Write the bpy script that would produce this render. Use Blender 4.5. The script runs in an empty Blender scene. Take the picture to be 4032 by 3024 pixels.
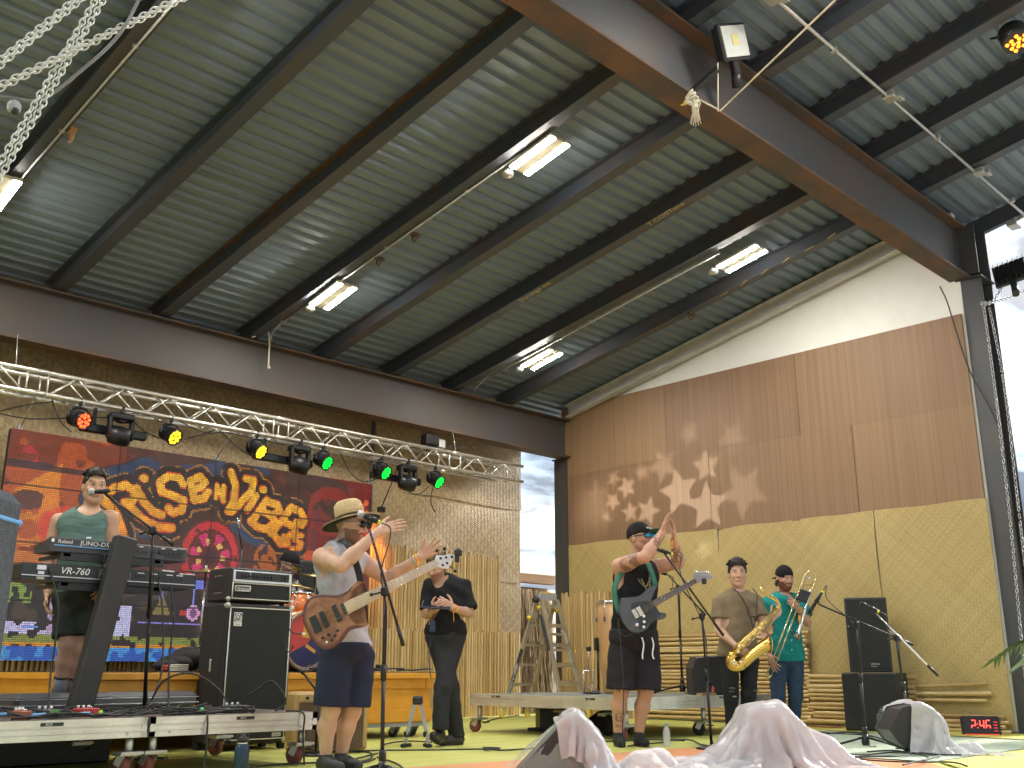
import bpy, bmesh, math, random
import numpy as np
from mathutils import Vector, Matrix, Quaternion
rng = random.Random(7)
R_ = math.radians
sc = bpy.context.scene
COL = sc.collection

# ------------------------------------------------------------------ camera
cam_d = bpy.data.cameras.new('camera'); cam = bpy.data.objects.new('camera', cam_d); COL.objects.link(cam)
cam_d.sensor_fit = 'HORIZONTAL'; cam_d.sensor_width = 36.0; cam_d.lens = 35.31
cam_d.clip_start = 0.05; cam_d.clip_end = 3000
cam.location = (0, 0, 0.62)
cam.rotation_euler = (R_(90 + 15.95), R_(-0.1), R_(-44.62))
sc.camera = cam
# ------------------------------------------------------------------ world / sun / exposure
SUN_EL, SUN_AZ = R_(34), R_(99)
w = bpy.data.worlds.new('World'); sc.world = w; w.use_nodes = True
nt = w.node_tree; nt.nodes.clear()
def N(nt, t, **kw):
    n = nt.nodes.new(t)
    for k, v in kw.items():
        if k in ('ins',):
            for i, val in v.items(): n.inputs[i].default_value = val
        else: setattr(n, k, v)
    return n
out = N(nt, 'ShaderNodeOutputWorld'); bg = N(nt, 'ShaderNodeBackground'); bg.inputs[1].default_value = 0.10
sky = N(nt, 'ShaderNodeTexSky', sky_type='NISHITA', sun_disc=False, sun_elevation=SUN_EL, sun_rotation=SUN_AZ)
sky.air_density = 1.2; sky.dust_density = .6
tc = N(nt, 'ShaderNodeTexCoord')
sep = N(nt, 'ShaderNodeSeparateXYZ'); nt.links.new(tc.outputs['Generated'], sep.inputs[0])
zz = N(nt, 'ShaderNodeMath', operation='ADD'); nt.links.new(sep.outputs[2], zz.inputs[0]); zz.inputs[1].default_value = 0.22
dv = N(nt, 'ShaderNodeVectorMath', operation='DIVIDE'); nt.links.new(tc.outputs['Generated'], dv.inputs[0])
cz = N(nt, 'ShaderNodeCombineXYZ')
for i in range(3): nt.links.new(zz.outputs[0], cz.inputs[i])
nt.links.new(cz.outputs[0], dv.inputs[1])
nz = N(nt, 'ShaderNodeTexNoise'); nz.inputs['Scale'].default_value = 2.3; nz.inputs['Detail'].default_value = 9; nz.inputs['Roughness'].default_value = .55
nz.inputs['Distortion'].default_value = .4
nt.links.new(dv.outputs[0], nz.inputs['Vector'])
rp = N(nt, 'ShaderNodeValToRGB'); rp.color_ramp.elements[0].position = .33; rp.color_ramp.elements[1].position = .52
nt.links.new(nz.outputs['Fac'], rp.inputs[0])
nz2 = N(nt, 'ShaderNodeTexNoise'); nz2.inputs['Scale'].default_value = 1.7; nz2.inputs['Detail'].default_value = 7
nt.links.new(dv.outputs[0], nz2.inputs['Vector'])
cl = N(nt, 'ShaderNodeValToRGB'); e = cl.color_ramp.elements
e[0].position = .34; e[0].color = (.56, .74, 1.05, 1); e[1].position = .62; e[1].color = (2.3, 2.3, 2.35, 1)
nt.links.new(nz2.outputs['Fac'], cl.inputs[0])
mx = N(nt, 'ShaderNodeMix', data_type='RGBA'); nt.links.new(rp.outputs[0], mx.inputs['Factor'])
nt.links.new(sky.outputs[0], mx.inputs['A']); nt.links.new(cl.outputs[0], mx.inputs['B'])
nt.links.new(mx.outputs['Result'], bg.inputs[0]); nt.links.new(bg.outputs[0], out.inputs[0])
sun_d = bpy.data.lights.new('sun', 'SUN'); sun = bpy.data.objects.new('sun', sun_d); COL.objects.link(sun)
sun_d.energy = 1.5; sun_d.angle = R_(10); sun_d.color = (1, .95, .88)
# the Sky Texture's sun_rotation turns clockwise from +Y
sd = Vector((math.sin(SUN_AZ) * math.cos(SUN_EL), math.cos(SUN_AZ) * math.cos(SUN_EL), math.sin(SUN_EL)))
sun.rotation_euler = sd.to_track_quat('Z', 'Y').to_euler(); sun.location = (0, -20, 30)
sc.view_settings.view_transform = 'Standard'; sc.view_settings.look = 'None'
sc.view_settings.exposure = 2.1; sc.view_settings.gamma = 1.0
sc.cycles.max_bounces = 8; sc.cycles.diffuse_bounces = 4; sc.cycles.glossy_bounces = 3
sc.cycles.transmission_bounces = 6; sc.cycles.transparent_max_bounces = 12
sc.cycles.sample_clamp_indirect = 6.0; sc.cycles.use_denoising = True
sc.cycles.caustics_reflective = False; sc.cycles.caustics_refractive = False

# ------------------------------------------------------------------ helpers
MATS = {}
def mat(name, col, rough=.6, metal=0., var=.12, scale=6., bump=0., bscale=40., col2=None, amt=.5, emit=None, estr=0., stretch=None, spec=None, trans=0., alpha=1., coat=0., attr=False, lo=.42, hi=.62):
    if name in MATS: return MATS[name]
    m = bpy.data.materials.new(name); m.use_nodes = True; t = m.node_tree; b = t.nodes['Principled BSDF']
    MATS[name] = m
    b.inputs['Roughness'].default_value = rough; b.inputs['Metallic'].default_value = metal
    if spec is not None: b.inputs['Specular IOR Level'].default_value = spec
    if trans: b.inputs['Transmission Weight'].default_value = trans
    if alpha < 1: b.inputs['Alpha'].default_value = alpha
    if coat: b.inputs['Coat Weight'].default_value = coat; b.inputs['Coat Roughness'].default_value = .1
    tc = N(t, 'ShaderNodeTexCoord'); vec = tc.outputs['Object']
    if stretch:
        mp = N(t, 'ShaderNodeMapping'); mp.inputs['Scale'].default_value = stretch; t.links.new(vec, mp.inputs[0]); vec = mp.outputs[0]
    nz = N(t, 'ShaderNodeTexNoise'); nz.inputs['Scale'].default_value = scale; nz.inputs['Detail'].default_value = 5; nz.inputs['Roughness'].default_value = .6
    t.links.new(vec, nz.inputs['Vector'])
    rp = N(t, 'ShaderNodeValToRGB'); e = rp.color_ramp.elements
    c2 = col2 if col2 else tuple(min(1, x * (1 + var)) for x in col)
    c1 = col if col2 else tuple(x * (1 - var) for x in col)
    e[0].position = lo if col2 else .3; e[1].position = hi if col2 else .7
    e[0].color = (*c1, 1); e[1].color = (*c2, 1)
    t.links.new(nz.outputs['Fac'], rp.inputs[0]); src = rp.outputs[0]
    if attr:
        at = N(t, 'ShaderNodeAttribute', attribute_name='Col')
        ml = N(t, 'ShaderNodeMix', data_type='RGBA', blend_type='MULTIPLY'); ml.inputs['Factor'].default_value = 1
        t.links.new(src, ml.inputs['A']); t.links.new(at.outputs['Color'], ml.inputs['B']); src = ml.outputs['Result']
    t.links.new(src, b.inputs['Base Color'])
    if bump:
        n2 = N(t, 'ShaderNodeTexNoise'); n2.inputs['Scale'].default_value = bscale; n2.inputs['Detail'].default_value = 4
        t.links.new(vec, n2.inputs['Vector'])
        bp = N(t, 'ShaderNodeBump'); bp.inputs['Strength'].default_value = bump; bp.inputs['Distance'].default_value = .01
        t.links.new(n2.outputs['Fac'], bp.inputs['Height']); t.links.new(bp.outputs[0], b.inputs['Normal'])
    if emit:
        b.inputs['Emission Color'].default_value = (*emit, 1); b.inputs['Emission Strength'].default_value = estr
    return m

class MB:
    def __init__(s): s.v = []; s.f = []; s.sm = []
    def add(s, vs, fs, smooth=False):
        o = len(s.v); s.v += [tuple(v) for v in vs]; s.f += [tuple(i + o for i in f) for f in fs]; s.sm += [smooth] * len(fs); return s
    def box(s, c, d, M=None, bev=0.):
        x, y, z = d[0] / 2, d[1] / 2, d[2] / 2
        if bev:
            b = min(bev, x * .9, y * .9, z * .9); vs = []; fs = []
            for sx in (-1, 1):
                for sy in (-1, 1):
                    for sz in (-1, 1):
                        vs += [(sx * x, sy * (y - b), sz * (z - b)), (sx * (x - b), sy * y, sz * (z - b)), (sx * (x - b), sy * (y - b), sz * z)]
            bm = bmesh.new(); bv = [bm.verts.new(v) for v in vs]
            bmesh.ops.convex_hull(bm, input=bv); bm.verts.index_update()
            vs = [v.co.copy() for v in bm.verts]; fs = [[v.index for v in f.verts] for f in bm.faces]; bm.free()
        else:
            vs = [(i * x, j * y, k * z) for i in (-1, 1) for j in (-1, 1) for k in (-1, 1)]
            fs = [(0, 1, 3, 2), (4, 6, 7, 5), (0, 4, 5, 1), (2, 3, 7, 6), (0, 2, 6, 4), (1, 5, 7, 3)]
        if M is not None: vs = [M @ Vector(v) for v in vs]
        return s.add([(v[0] + c[0], v[1] + c[1], v[2] + c[2]) for v in vs], fs)
    def bar(s, a, b, w, h, up=(0, 0, 1), bev=0.):
        a = Vector(a); b = Vector(b); d = (b - a); L = d.length; d.normalize(); up = Vector(up)
        if abs(d.dot(up)) > .99: up = Vector((1, 0, 0))
        x = d.cross(up).normalized(); z = x.cross(d)
        M = Matrix((x, d, z)).transposed()
        return s.box((a + b) / 2, (w, L, h), M, bev)
    def tube(s, pts, r, n=8, closed=False, caps=True, smooth=True, flat=1.):
        pts = [Vector(p) for p in pts]; k = len(pts); rr = r if isinstance(r, (list, tuple)) else [r] * k
        vs = []; fs = []; prev = None
        for i, p in enumerate(pts):
            t = (pts[(i + 1) % k] - pts[i - 1]) if closed else (pts[min(i + 1, k - 1)] - pts[max(i - 1, 0)])
            if t.length < 1e-9: t = Vector((0, 0, 1))
            t.normalize()
            if prev is None:
                u = Vector((0, 0, 1)) if abs(t.z) < .9 else Vector((1, 0, 0)); x = t.cross(u).normalized()
            else:
                x = prev - t * prev.dot(t)
                if x.length < 1e-6: x = t.orthogonal()
                x.normalize()
            prev = x; y = t.cross(x)
            for j in range(n):
                a = 2 * math.pi * j / n; vs.append(p + (x * math.cos(a) + y * math.sin(a) * flat) * rr[i])
        for i in range(k if closed else k - 1):
            for j in range(n):
                fs.append((i * n + j, i * n + (j + 1) % n, ((i + 1) % k) * n + (j + 1) % n, ((i + 1) % k) * n + j))
        s.add(vs, fs, smooth)
        if caps and not closed:
            o = len(s.v) - len(vs); s.f += [tuple(o + j for j in range(n))[::-1], tuple(o + (k - 1) * n + j for j in range(n))]; s.sm += [False, False]
        return s
    def lathe(s, prof, o=(0, 0, 0), ax=(0, 0, 1), n=16, smooth=True, sx=1., sy=1., ring=False):
        q = Vector((0, 0, 1)).rotation_difference(Vector(ax).normalized()); o = Vector(o); vs = []; fs = []; k = len(prof)
        for r, z in prof:
            for j in range(n):
                a = 2 * math.pi * j / n; vs.append(o + q @ Vector((r * math.cos(a) * sx, r * math.sin(a) * sy, z)))
        for i in range(k - 1):
            for j in range(n): fs.append((i * n + j, i * n + (j + 1) % n, (i + 1) * n + (j + 1) % n, (i + 1) * n + j))
        s.add(vs, fs, smooth); b = len(s.v) - len(vs)
        if ring: return s
        if prof[0][0] > 1e-5: s.f.append(tuple(b + j for j in range(n))[::-1]); s.sm.append(False)
        if prof[-1][0] > 1e-5: s.f.append(tuple(b + (k - 1) * n + j for j in range(n))); s.sm.append(False)
        return s
    def cyl(s, a, b, r, n=12, r2=None):
        a = Vector(a); b = Vector(b); return s.lathe([(r, 0), (r if r2 is None else r2, (b - a).length)], a, b - a, n)
    def sph(s, c, r, n=10, sc=(1, 1, 1), ax=(0, 0, 1)):
        k = n // 2 + 1; pr = [(max(1e-6, math.sin(math.pi * i / k)) * r * sc[0], -math.cos(math.pi * i / k) * r * sc[2]) for i in range(k + 1)]
        return s.lathe(pr, c, ax, n)
    def prism(s, poly, h, M=None, bev=0.):
        """poly: xy outline, extruded 0..h along z, then transformed by M"""
        n = len(poly); vs = [Vector((x, y, 0)) for x, y in poly] + [Vector((x, y, h)) for x, y in poly]
        if bev:
            cx = sum(p[0] for p in poly) / n; cy = sum(p[1] for p in poly) / n
            vs = []
            for z, k in ((0, 1), (bev, 0), (h - bev, 0), (h, 1)):
                for i, (x, y) in enumerate(poly):
                    if k:
                        px, py = poly[i - 1]; qx, qy = poly[(i + 1) % n]; tx, ty = qx - px, qy - py; L = math.hypot(tx, ty) or 1
                        x, y = x - ty / L * bev, y + tx / L * bev
                    vs.append(Vector((x, y, z)))
            fs = [tuple(range(n))[::-1], tuple(range(3 * n, 4 * n))]
            for l in range(3): fs += [(l * n + i, l * n + (i + 1) % n, (l + 1) * n + (i + 1) % n, (l + 1) * n + i) for i in range(n)]
        else:
            fs = [tuple(range(n))[::-1], tuple(range(n, 2 * n))] + [(i, (i + 1) % n, n + (i + 1) % n, n + i) for i in range(n)]
        if M is not None: vs = [M @ v for v in vs]
        return s.add(vs, fs)
    def build(s, name, m=None, parent=None, label=None, kind=None, smooth=None):
        me = bpy.data.meshes.new(name); me.from_pydata(s.v, [], s.f)
        if smooth is None: me.polygons.foreach_set('use_smooth', s.sm)
        else: me.polygons.foreach_set('use_smooth', [smooth] * len(s.f))
        me.update(); o = bpy.data.objects.new(name, me); COL.objects.link(o)
        if m is not None:
            for k in (m if isinstance(m, list) else [m]): me.materials.append(k)
        if parent is not None: o.parent = parent
        if label: o['label'] = label
        if kind: o['kind'] = kind
        return o
def tag(o, label=None, cat=None, group=None, kind=None):
    if label: o['label'] = label
    if cat: o['category'] = cat
    if group: o['group'] = group
    if kind: o['kind'] = kind
    return o
def thing(name, label, cat, loc=(0, 0, 0), rz=0., group=None, M=None):
    o = bpy.data.objects.new(name, None); COL.objects.link(o); o.empty_display_size = .1
    if M is not None: o.matrix_world = M
    else: o.location = loc; o.rotation_euler = (0, 0, rz)
    return tag(o, label, cat, group)
def dup(o, parent=None):
    c = o.copy(); COL.objects.link(c); c.parent = parent
    for ch in o.children: dup(ch, c)
    return c
def inst(o, name, parent, M):
    c = bpy.data.objects.new(name, o.data); COL.objects.link(c); c.parent = parent; c.matrix_local = M
    return c
def smooth_curve(pts, k=6):
    P = [Vector(p) for p in pts]; out = []
    for i in range(len(P) - 1):
        a = P[max(i - 1, 0)]; b = P[i]; c = P[i + 1]; d = P[min(i + 2, len(P) - 1)]
        for j in range(k):
            t = j / k; out.append(.5 * ((2 * b) + (c - a) * t + (2 * a - 5 * b + 4 * c - d) * t * t + (3 * b - a - 3 * c + d) * t ** 3))
    out.append(P[-1]); return out
def text_mesh(name, s, size, m, parent, M, ext=.002, align='LEFT', shear=0., sx=1.):
    cu = bpy.data.curves.new(name, 'FONT'); cu.body = s; cu.size = size; cu.extrude = ext; cu.align_x = align; cu.shear = shear; cu.resolution_u = 2
    o = bpy.data.objects.new(name, cu); COL.objects.link(o)
    dg = bpy.context.evaluated_depsgraph_get(); me = bpy.data.meshes.new_from_object(o.evaluated_get(dg))
    bpy.data.objects.remove(o); bpy.data.curves.remove(cu)
    o = bpy.data.objects.new(name, me); COL.objects.link(o); me.materials.clear(); me.materials.append(m)
    o.parent = parent; o.matrix_local = M @ Matrix.Diagonal((sx, 1, 1, 1)); return o
def frame(o, x, y, z=None):
    """matrix with the given x and y axes"""
    x = Vector(x).normalized(); y = Vector(y); z = x.cross(y).normalized(); y = z.cross(x)
    M = Matrix((x, y, z)).transposed().to_4x4(); M.translation = Vector(o); return M

# ------------------------------------------------------------------ common materials
m_black = mat('black_plastic', (.018, .018, .02), .45, bump=.05)
m_blackm = mat('black_metal', (.014, .014, .016), .35, .3)
m_rubber = mat('rubber', (.02, .02, .02), .8)
m_chrome = mat('chrome', (.75, .75, .76), .18, 1.)
m_alu = mat('aluminium', (.62, .62, .62), .38, .85, bump=.05, bscale=120)
m_white = mat('white_paint', (.70, .69, .65), .6, var=.03, bump=.03)
m_cable = mat('cable_rubber', (.022, .022, .022), .6)
m_steelweb = mat('steel_web', (.075, .076, .082), .5, .15, col2=(.10, .075, .06), scale=1.2, bump=.15, bscale=30, lo=.4, hi=.75)
m_rust = mat('rusty_flange', (.072, .056, .047), .7, .1, col2=(.135, .07, .042), scale=2.2, bump=.2, bscale=50)
m_galv = mat('galvanised', (.5, .5, .49), .42, .7, var=.15, scale=14)

# ================================================================== SETTING
def struct(o): o['kind'] = 'structure'; return o
# ground round the stage
m_ground = mat('ground_dirt', (.42, .40, .37), .95, col2=(.36, .35, .30), scale=.6, bump=.6, bscale=4)
struct(MB().add([(-400, -400, -1.15), (400, -400, -1.15), (400, 400, -1.15), (-400, 400, -1.15)], [(0, 1, 2, 3)]).build('ground', m_ground))
# stage floor: painted boards (paint fields are thin sheets on a slab)
def paint(name, col, col2):
    return mat(name, col, .55, col2=col2, scale=1.6, stretch=(.35, 3.0, 1), bump=.12, bscale=9, lo=.35, hi=.7)
m_lime = paint('lime_paint', (.46, .47, .10), (.55, .56, .17))
m_yel = paint('yellow_paint', (.56, .53, .09), (.62, .60, .2))
m_orange = paint('orange_paint', (.62, .25, .11), (.68, .31, .15))
m_mint = paint('mint_paint', (.42, .52, .40), (.50, .58, .46))
FL = MB(); FL.box((4.0, 6.5, -.26), (18, 10.4, .5))
stage = struct(FL.build('stage_floor', mat('floor_edge', (.2, .19, .15), .8)))
def sheet(name, poly, z, m): 
    o = MB().add([(x, y, z) for x, y in poly], [tuple(range(len(poly)))]).build(name, m, stage); return o
sheet('lime_paint_field', [(-4.9, 1.4), (12.9, 1.4), (12.9, 11.6), (-4.9, 11.6)], 0.0, m_lime)
ORN = [(4.2, 5.55), (5.38, 5.47), (7.3, 5.32), (7.40, 3.98), (7.40, 3.3), (6.5, 2.6), (6.0, 1.5), (2.0, 1.5)]
sheet('orange_paint_field', ORN, 0.004, m_orange)
MNT = [(7.44, 5.36), (10.40, 5.8), (10.44, 4.34), (10.36, 3.71), (9.25, 3.32), (7.46, 3.3), (7.44, 4.03)]
sheet('mint_paint_field', MNT, 0.008, m_mint)
YLW = [(6.5, 1.5), (12.8, 1.5), (12.8, 6.0), (10.46, 5.84), (10.5, 4.34), (10.42, 3.66), (9.25, 3.26), (7.46, 3.26), (6.6, 2.6)]
sheet('yellow_paint_field', YLW, 0.012, m_yel)

# ------------------------------------------------------------------ steel stage shelter
SL = .206
def zr(y): return 4.42 + SL * (10.3 - y)          # underside of the purlins
shelter = thing('stage_shelter', 'open steel stage shelter with rusty beams and corrugated metal roof', 'shelter', (8, 7, 0))
shelter.location = (0, 0, 0)
def ibeam(a, b, d, wf, tf, tw, name, m_web, m_fl, parent):
    """I section from a to b (bottom centre line); flanges are separate parts of the section"""
    a = Vector(a); b = Vector(b); up = Vector((0, 0, 1)); dr = (b - a).normalized(); n = dr.cross(up).cross(dr).normalized()
    web = MB().bar(a + n * d / 2, b + n * d / 2, tw, d - 2 * tf, n).build(name, m_web, parent)
    for h in (tf / 2, d - tf / 2):
        MB().bar(a + n * h, b + n * h, wf, tf, n).build('flange', m_fl, web)
    return web
m_bweb = mat('back_web', (.085, .068, .058), .6, .1, col2=(.075, .075, .08), scale=1.0, bump=.15, bscale=30, lo=.4, hi=.75)
bb = ibeam((-6, 10.35, 3.80), (11.36, 10.35, 3.80), .60, .24, .022, .014, 'back_beam', m_bweb, m_rust, shelter)
fb = ibeam((-6, 4.12, 5.02), (12.02, 4.12, 5.02), .66, .24, .024, .016, 'front_beam', m_steelweb, m_rust, shelter)
m_col = mat('column_paint', (.055, .058, .065), .42, .2, col2=(.07, .065, .06), scale=2, bump=.1)
def column(x, y, z, name):
    c = MB()
    c.box((x, y, z / 2), (.30, .016, z)).box((x - .16, y, z / 2), (.02, .26, z)).box((x + .16, y, z / 2), (.02, .26, z)).box((x, y, .012), (.42, .36, .024)).box((x, y, z - .01), (.40, .30, .02))
    return c.build(name, m_col, shelter)
column(11.50, 10.42, 3.80, 'back_column'); column(11.58, 4.02, 5.02, 'front_column')
MB().box((11.74, 4.02, 5.35), (.02, .26, .62)).box((11.42, 4.0, 5.36), (.016, .2, .6)).build('knee_stiffener', m_col, shelter)
# corrugated roof sheets, ribs run across the stage
m_deck = mat('deck_zinc', (.17, .215, .26), .5, .15, var=.10, scale=3, stretch=(.25, 3, 1), bump=.06, bscale=10)
PITCH = .152
prof = [(0, 0), (.036, 0), (.052, .038), (.100, .038), (.116, 0), (.152, 0)]
y0 = .75
for k in range(12):
    pts = []
    nr = 6 if k < 11 else 2
    for i in range(nr):
        for (py, pz) in prof[:-1]: pts.append((y0 + (k * 6 + i) * PITCH + py, pz))
    ye = y0 + (k * 6 + nr) * PITCH + .03; pts += [(y0 + (k * 6 + nr) * PITCH, 0), (ye, 0)]
    vs = []; fs = []
    dz = .205 + (.003 if k % 2 else 0)
    for j, (py, pz) in enumerate(pts): vs += [(-7, py, zr(py) + dz + pz), (12.02, py, zr(py) + dz + pz)]
    for j in range(len(pts) - 1): fs.append((2 * j, 2 * j + 1, 2 * j + 3, 2 * j + 2))
    n = len(vs); vs += [(a, b, c + .0015) for a, b, c in vs]; fs += [tuple(i + n for i in f)[::-1] for f in fs[:]]
    MB().add(vs, fs).build('roof_sheet', m_deck, shelter)
m_purl = mat('purlin_steel', (.06, .07, .088), .5, .15, col2=(.09, .072, .065), scale=1.5, bump=.1, lo=.45, hi=.7)
for xb in (1.35, 2.42, 3.52, 4.66, 5.77, 6.85, 7.93, 9.0, 10.08):
    def px(y): return xb + (10.35 - y) * .042
    ya, yb = 10.52, 1.1
    a = Vector((px(ya), ya, zr(ya))); b = Vector((px(yb), yb, zr(yb)))
    n = Vector((0, SL, 1)).normalized()
    web = MB().bar(a + n * .1, b + n * .1, .010, .188, n).build('purlin', m_purl, shelter)
    for h in (.005, .193): MB().bar(a + n * h, b + n * h, .13, .010, n).build('flange', m_rust if (xb == 4.66 and h > .1) else m_purl, web)
ea = Vector((11.93, 10.5, zr(10.5))); eb = Vector((11.93, 1.1, zr(1.1))); n = Vector((0, SL, 1)).normalized()
MB().bar(ea + n * .1, eb + n * .1, .07, .2, n).build('edge_channel', m_purl, shelter)

# ------------------------------------------------------------------ weave / veneer / bamboo materials
def weave_mat(name, s, cols, rough=.45, bump=.6, big=2.0, wall='x'):
    m = bpy.data.materials.new(name); m.use_nodes = True; t = m.node_tree; b = t.nodes['Principled BSDF']; L = t.links.new
    def mth(op, a, bb=None, c=None):
        n = t.nodes.new('ShaderNodeMath'); n.operation = op
        for i, v in enumerate((a, bb, c)):
            if v is None: continue
            if isinstance(v, (int, float)): n.inputs[i].default_value = v
            else: L(v, n.inputs[i])
        return n.outputs[0]
    tc = N(t, 'ShaderNodeTexCoord'); sp = N(t, 'ShaderNodeSeparateXYZ'); L(tc.outputs['Object'], sp.inputs[0])
    h = sp.outputs[0 if wall == 'x' else 1]; z = sp.outputs[2]
    wv = N(t, 'ShaderNodeTexNoise'); wv.inputs['Scale'].default_value = 3.; L(tc.outputs['Object'], wv.inputs['Vector'])
    wob = mth('MULTIPLY', mth('SUBTRACT', wv.outputs['Fac'], .5), s * 2.2)
    a = mth('DIVIDE', mth('ADD', mth('ADD', h, z), wob), s); bq = mth('DIVIDE', mth('SUBTRACT', mth('SUBTRACT', h, z), wob), s)
    fa = mth('FLOOR', a); fb_ = mth('FLOOR', bq); ra = mth('FRACT', a); rb = mth('FRACT', bq)
    # twill: over two under two
    par = mth('GREATER_THAN', mth('FRACT', mth('MULTIPLY', mth('ADD', fa, fb_), .25)), .4)
    def hump(r): return mth('SQRT', mth('MAXIMUM', mth('MULTIPLY', mth('MULTIPLY', r, mth('SUBTRACT', 1., r)), 4.), .0001))
    ha = hump(ra); hb = hump(rb)
    H = mth('ADD', mth('MULTIPLY', par, ha), mth('MULTIPLY', mth('SUBTRACT', 1., par), hb))
    # colour per strip
    w1 = N(t, 'ShaderNodeTexWhiteNoise', noise_dimensions='1D'); L(fa, w1.inputs['W'])
    w2 = N(t, 'ShaderNodeTexWhiteNoise', noise_dimensions='1D'); L(mth('ADD', fb_, 57.3), w2.inputs['W'])
    wn = mth('ADD', mth('MULTIPLY', par, w1.outputs['Value']), mth('MULTIPLY', mth('SUBTRACT', 1., par), mth('MULTIPLY', w2.outputs['Value'], .8)))
    bg_ = N(t, 'ShaderNodeTexNoise'); bg_.inputs['Scale'].default_value = big; bg_.inputs['Detail'].default_value = 5; L(tc.outputs['Object'], bg_.inputs['Vector'])
    f = mth('ADD', mth('MULTIPLY', wn, .55), mth('MULTIPLY', bg_.outputs['Fac'], .55))
    rp = N(t, 'ShaderNodeValToRGB'); e = rp.color_ramp.elements; e[0].position = .2; e[1].position = .85
    e[0].color = (*cols[0], 1); e[1].color = (*cols[2], 1); k = e.new(.5); k.color = (*cols[1], 1)
    L(f, rp.inputs[0]); L(rp.outputs[0], b.inputs['Base Color'])
    bp = N(t, 'ShaderNodeBump'); bp.inputs['Strength'].default_value = bump; bp.inputs['Distance'].default_value = s * .35; L(H, bp.inputs['Height']); L(bp.outputs[0], b.inputs['Normal'])
    b.inputs['Roughness'].default_value = rough
    return m
m_weave = weave_mat('coarse_palm_weave', .034, ((.27, .185, .09), (.37, .265, .135), (.47, .355, .20)), .45, .45, 1.6)
m_weave2 = weave_mat('fine_palm_weave', .019, ((.36, .26, .095), (.42, .315, .125), (.47, .365, .155)), .6, .4, 1.3, 'y')
def veneer(name, c1, c2):
    return mat(name, c1, .6, col2=c2, scale=1., stretch=(1, 38, .35), bump=.1, bscale=1.5, lo=.3, hi=.72)
m_ven = [veneer('veneer_a', (.185, .105, .055), (.26, .155, .085)), veneer('veneer_b', (.17, .095, .05), (.24, .14, .077)), veneer('veneer_c', (.205, .12, .062), (.28, .172, .092))]
m_bam = [mat('bamboo_a', (.48, .32, .13), .5, col2=(.58, .42, .19), scale=3, stretch=(2, 2, .6)), mat('bamboo_b', (.40, .25, .095), .5, col2=(.50, .34, .14), scale=3, stretch=(2, 2, .6)), mat('bamboo_c', (.53, .38, .17), .48, col2=(.62, .47, .23), scale=3, stretch=(2, 2, .6))]
POLE = []
for k in range(3):
    pr = []; zs = [0, .17 + .05 * k, .40 + .03 * k, .66 - .04 * k, .86, 1]
    for i, z in enumerate(zs):
        if 0 < i < 5: pr += [(.94, z - .006), (1.12, z), (.94, z + .006)]
        else: pr += [(1., z)]
    mb = MB().lathe(pr, n=6); me = mb.build('bamboo_pole', m_bam[k]); POLE.append(me)
def pole(parent, p, d, L, r):
    q = Vector((0, 0, 1)).rotation_difference(Vector(d).normalized()).to_matrix().to_4x4()
    M = Matrix.Translation(p) @ q @ Matrix.Rotation(rng.random() * 6, 4, 'Z') @ Matrix.Diagonal((r, r, L, 1))
    return inst(rng.choice(POLE), 'bamboo_pole', parent, M)

# ------------------------------------------------------------------ back wall
bw = thing('back_wall', 'woven palm mat back wall faced with upright bamboo poles behind the video screen', 'wall')
for i, (xa, xb, za, zb) in enumerate([(-5, .2, 0, 2.2), (-5, .2, 2.2, 4.7), (.2, 3.9, 0, 2.3), (.2, 3.9, 2.3, 4.7), (3.9, 7.4, 0, 2.25), (3.9, 7.4, 2.25, 4.7), (7.4, 11.16, 0, 1.93), (7.4, 11.14, 1.93, 3.05), (7.4, 11.17, 3.05, 4.7)]):
    w_ = (xb - xa); nx = 14; nzr = 8; vs = []; fs = []
    for a in range(nx + 1):
        for b_ in range(nzr + 1):
            u = a / nx; v = b_ / nzr
            vs.append((xa + u * w_, 11.12 + .012 * math.sin(9 * u + i) * math.sin(5 * v + i * 2) - .006 * (i % 2) + (.01 if v in (0, 1) else 0) - .015 * (v == 0), za + v * (zb - za) + .012 * math.sin(u * 11 + i)))
    for a in range(nx):
        for b_ in range(nzr): fs.append((a * (nzr + 1) + b_, (a + 1) * (nzr + 1) + b_, (a + 1) * (nzr + 1) + b_ + 1, a * (nzr + 1) + b_ + 1))
    MB().add(vs, fs, True).build('woven_mat', m_weave, bw)
MB().box((3.1, 11.25, 2.35), (16.2, .14, 4.7)).build('backing_wall', mat('plywood_white', (.62, .6, .55), .8), bw)
x = 7.78
while x < 10.56:
    r = rng.uniform(.021, .031); x += r
    pole(bw, (x, 11.03, 1.15 + rng.uniform(-.02, .02)), (rng.uniform(-.006, .006), 0, 1), 1.12 + rng.uniform(-.05, .03) + (.4 * (7.85 < x < 7.98)), r); x += r
x = 2.2
while x < 10.98:
    r = rng.uniform(.022, .032); x += r
    pole(bw, (x, 10.985, 0.0), (rng.uniform(-.004, .004), 0, 1), 1.17 + rng.uniform(-.02, .02), r); x += r
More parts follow.
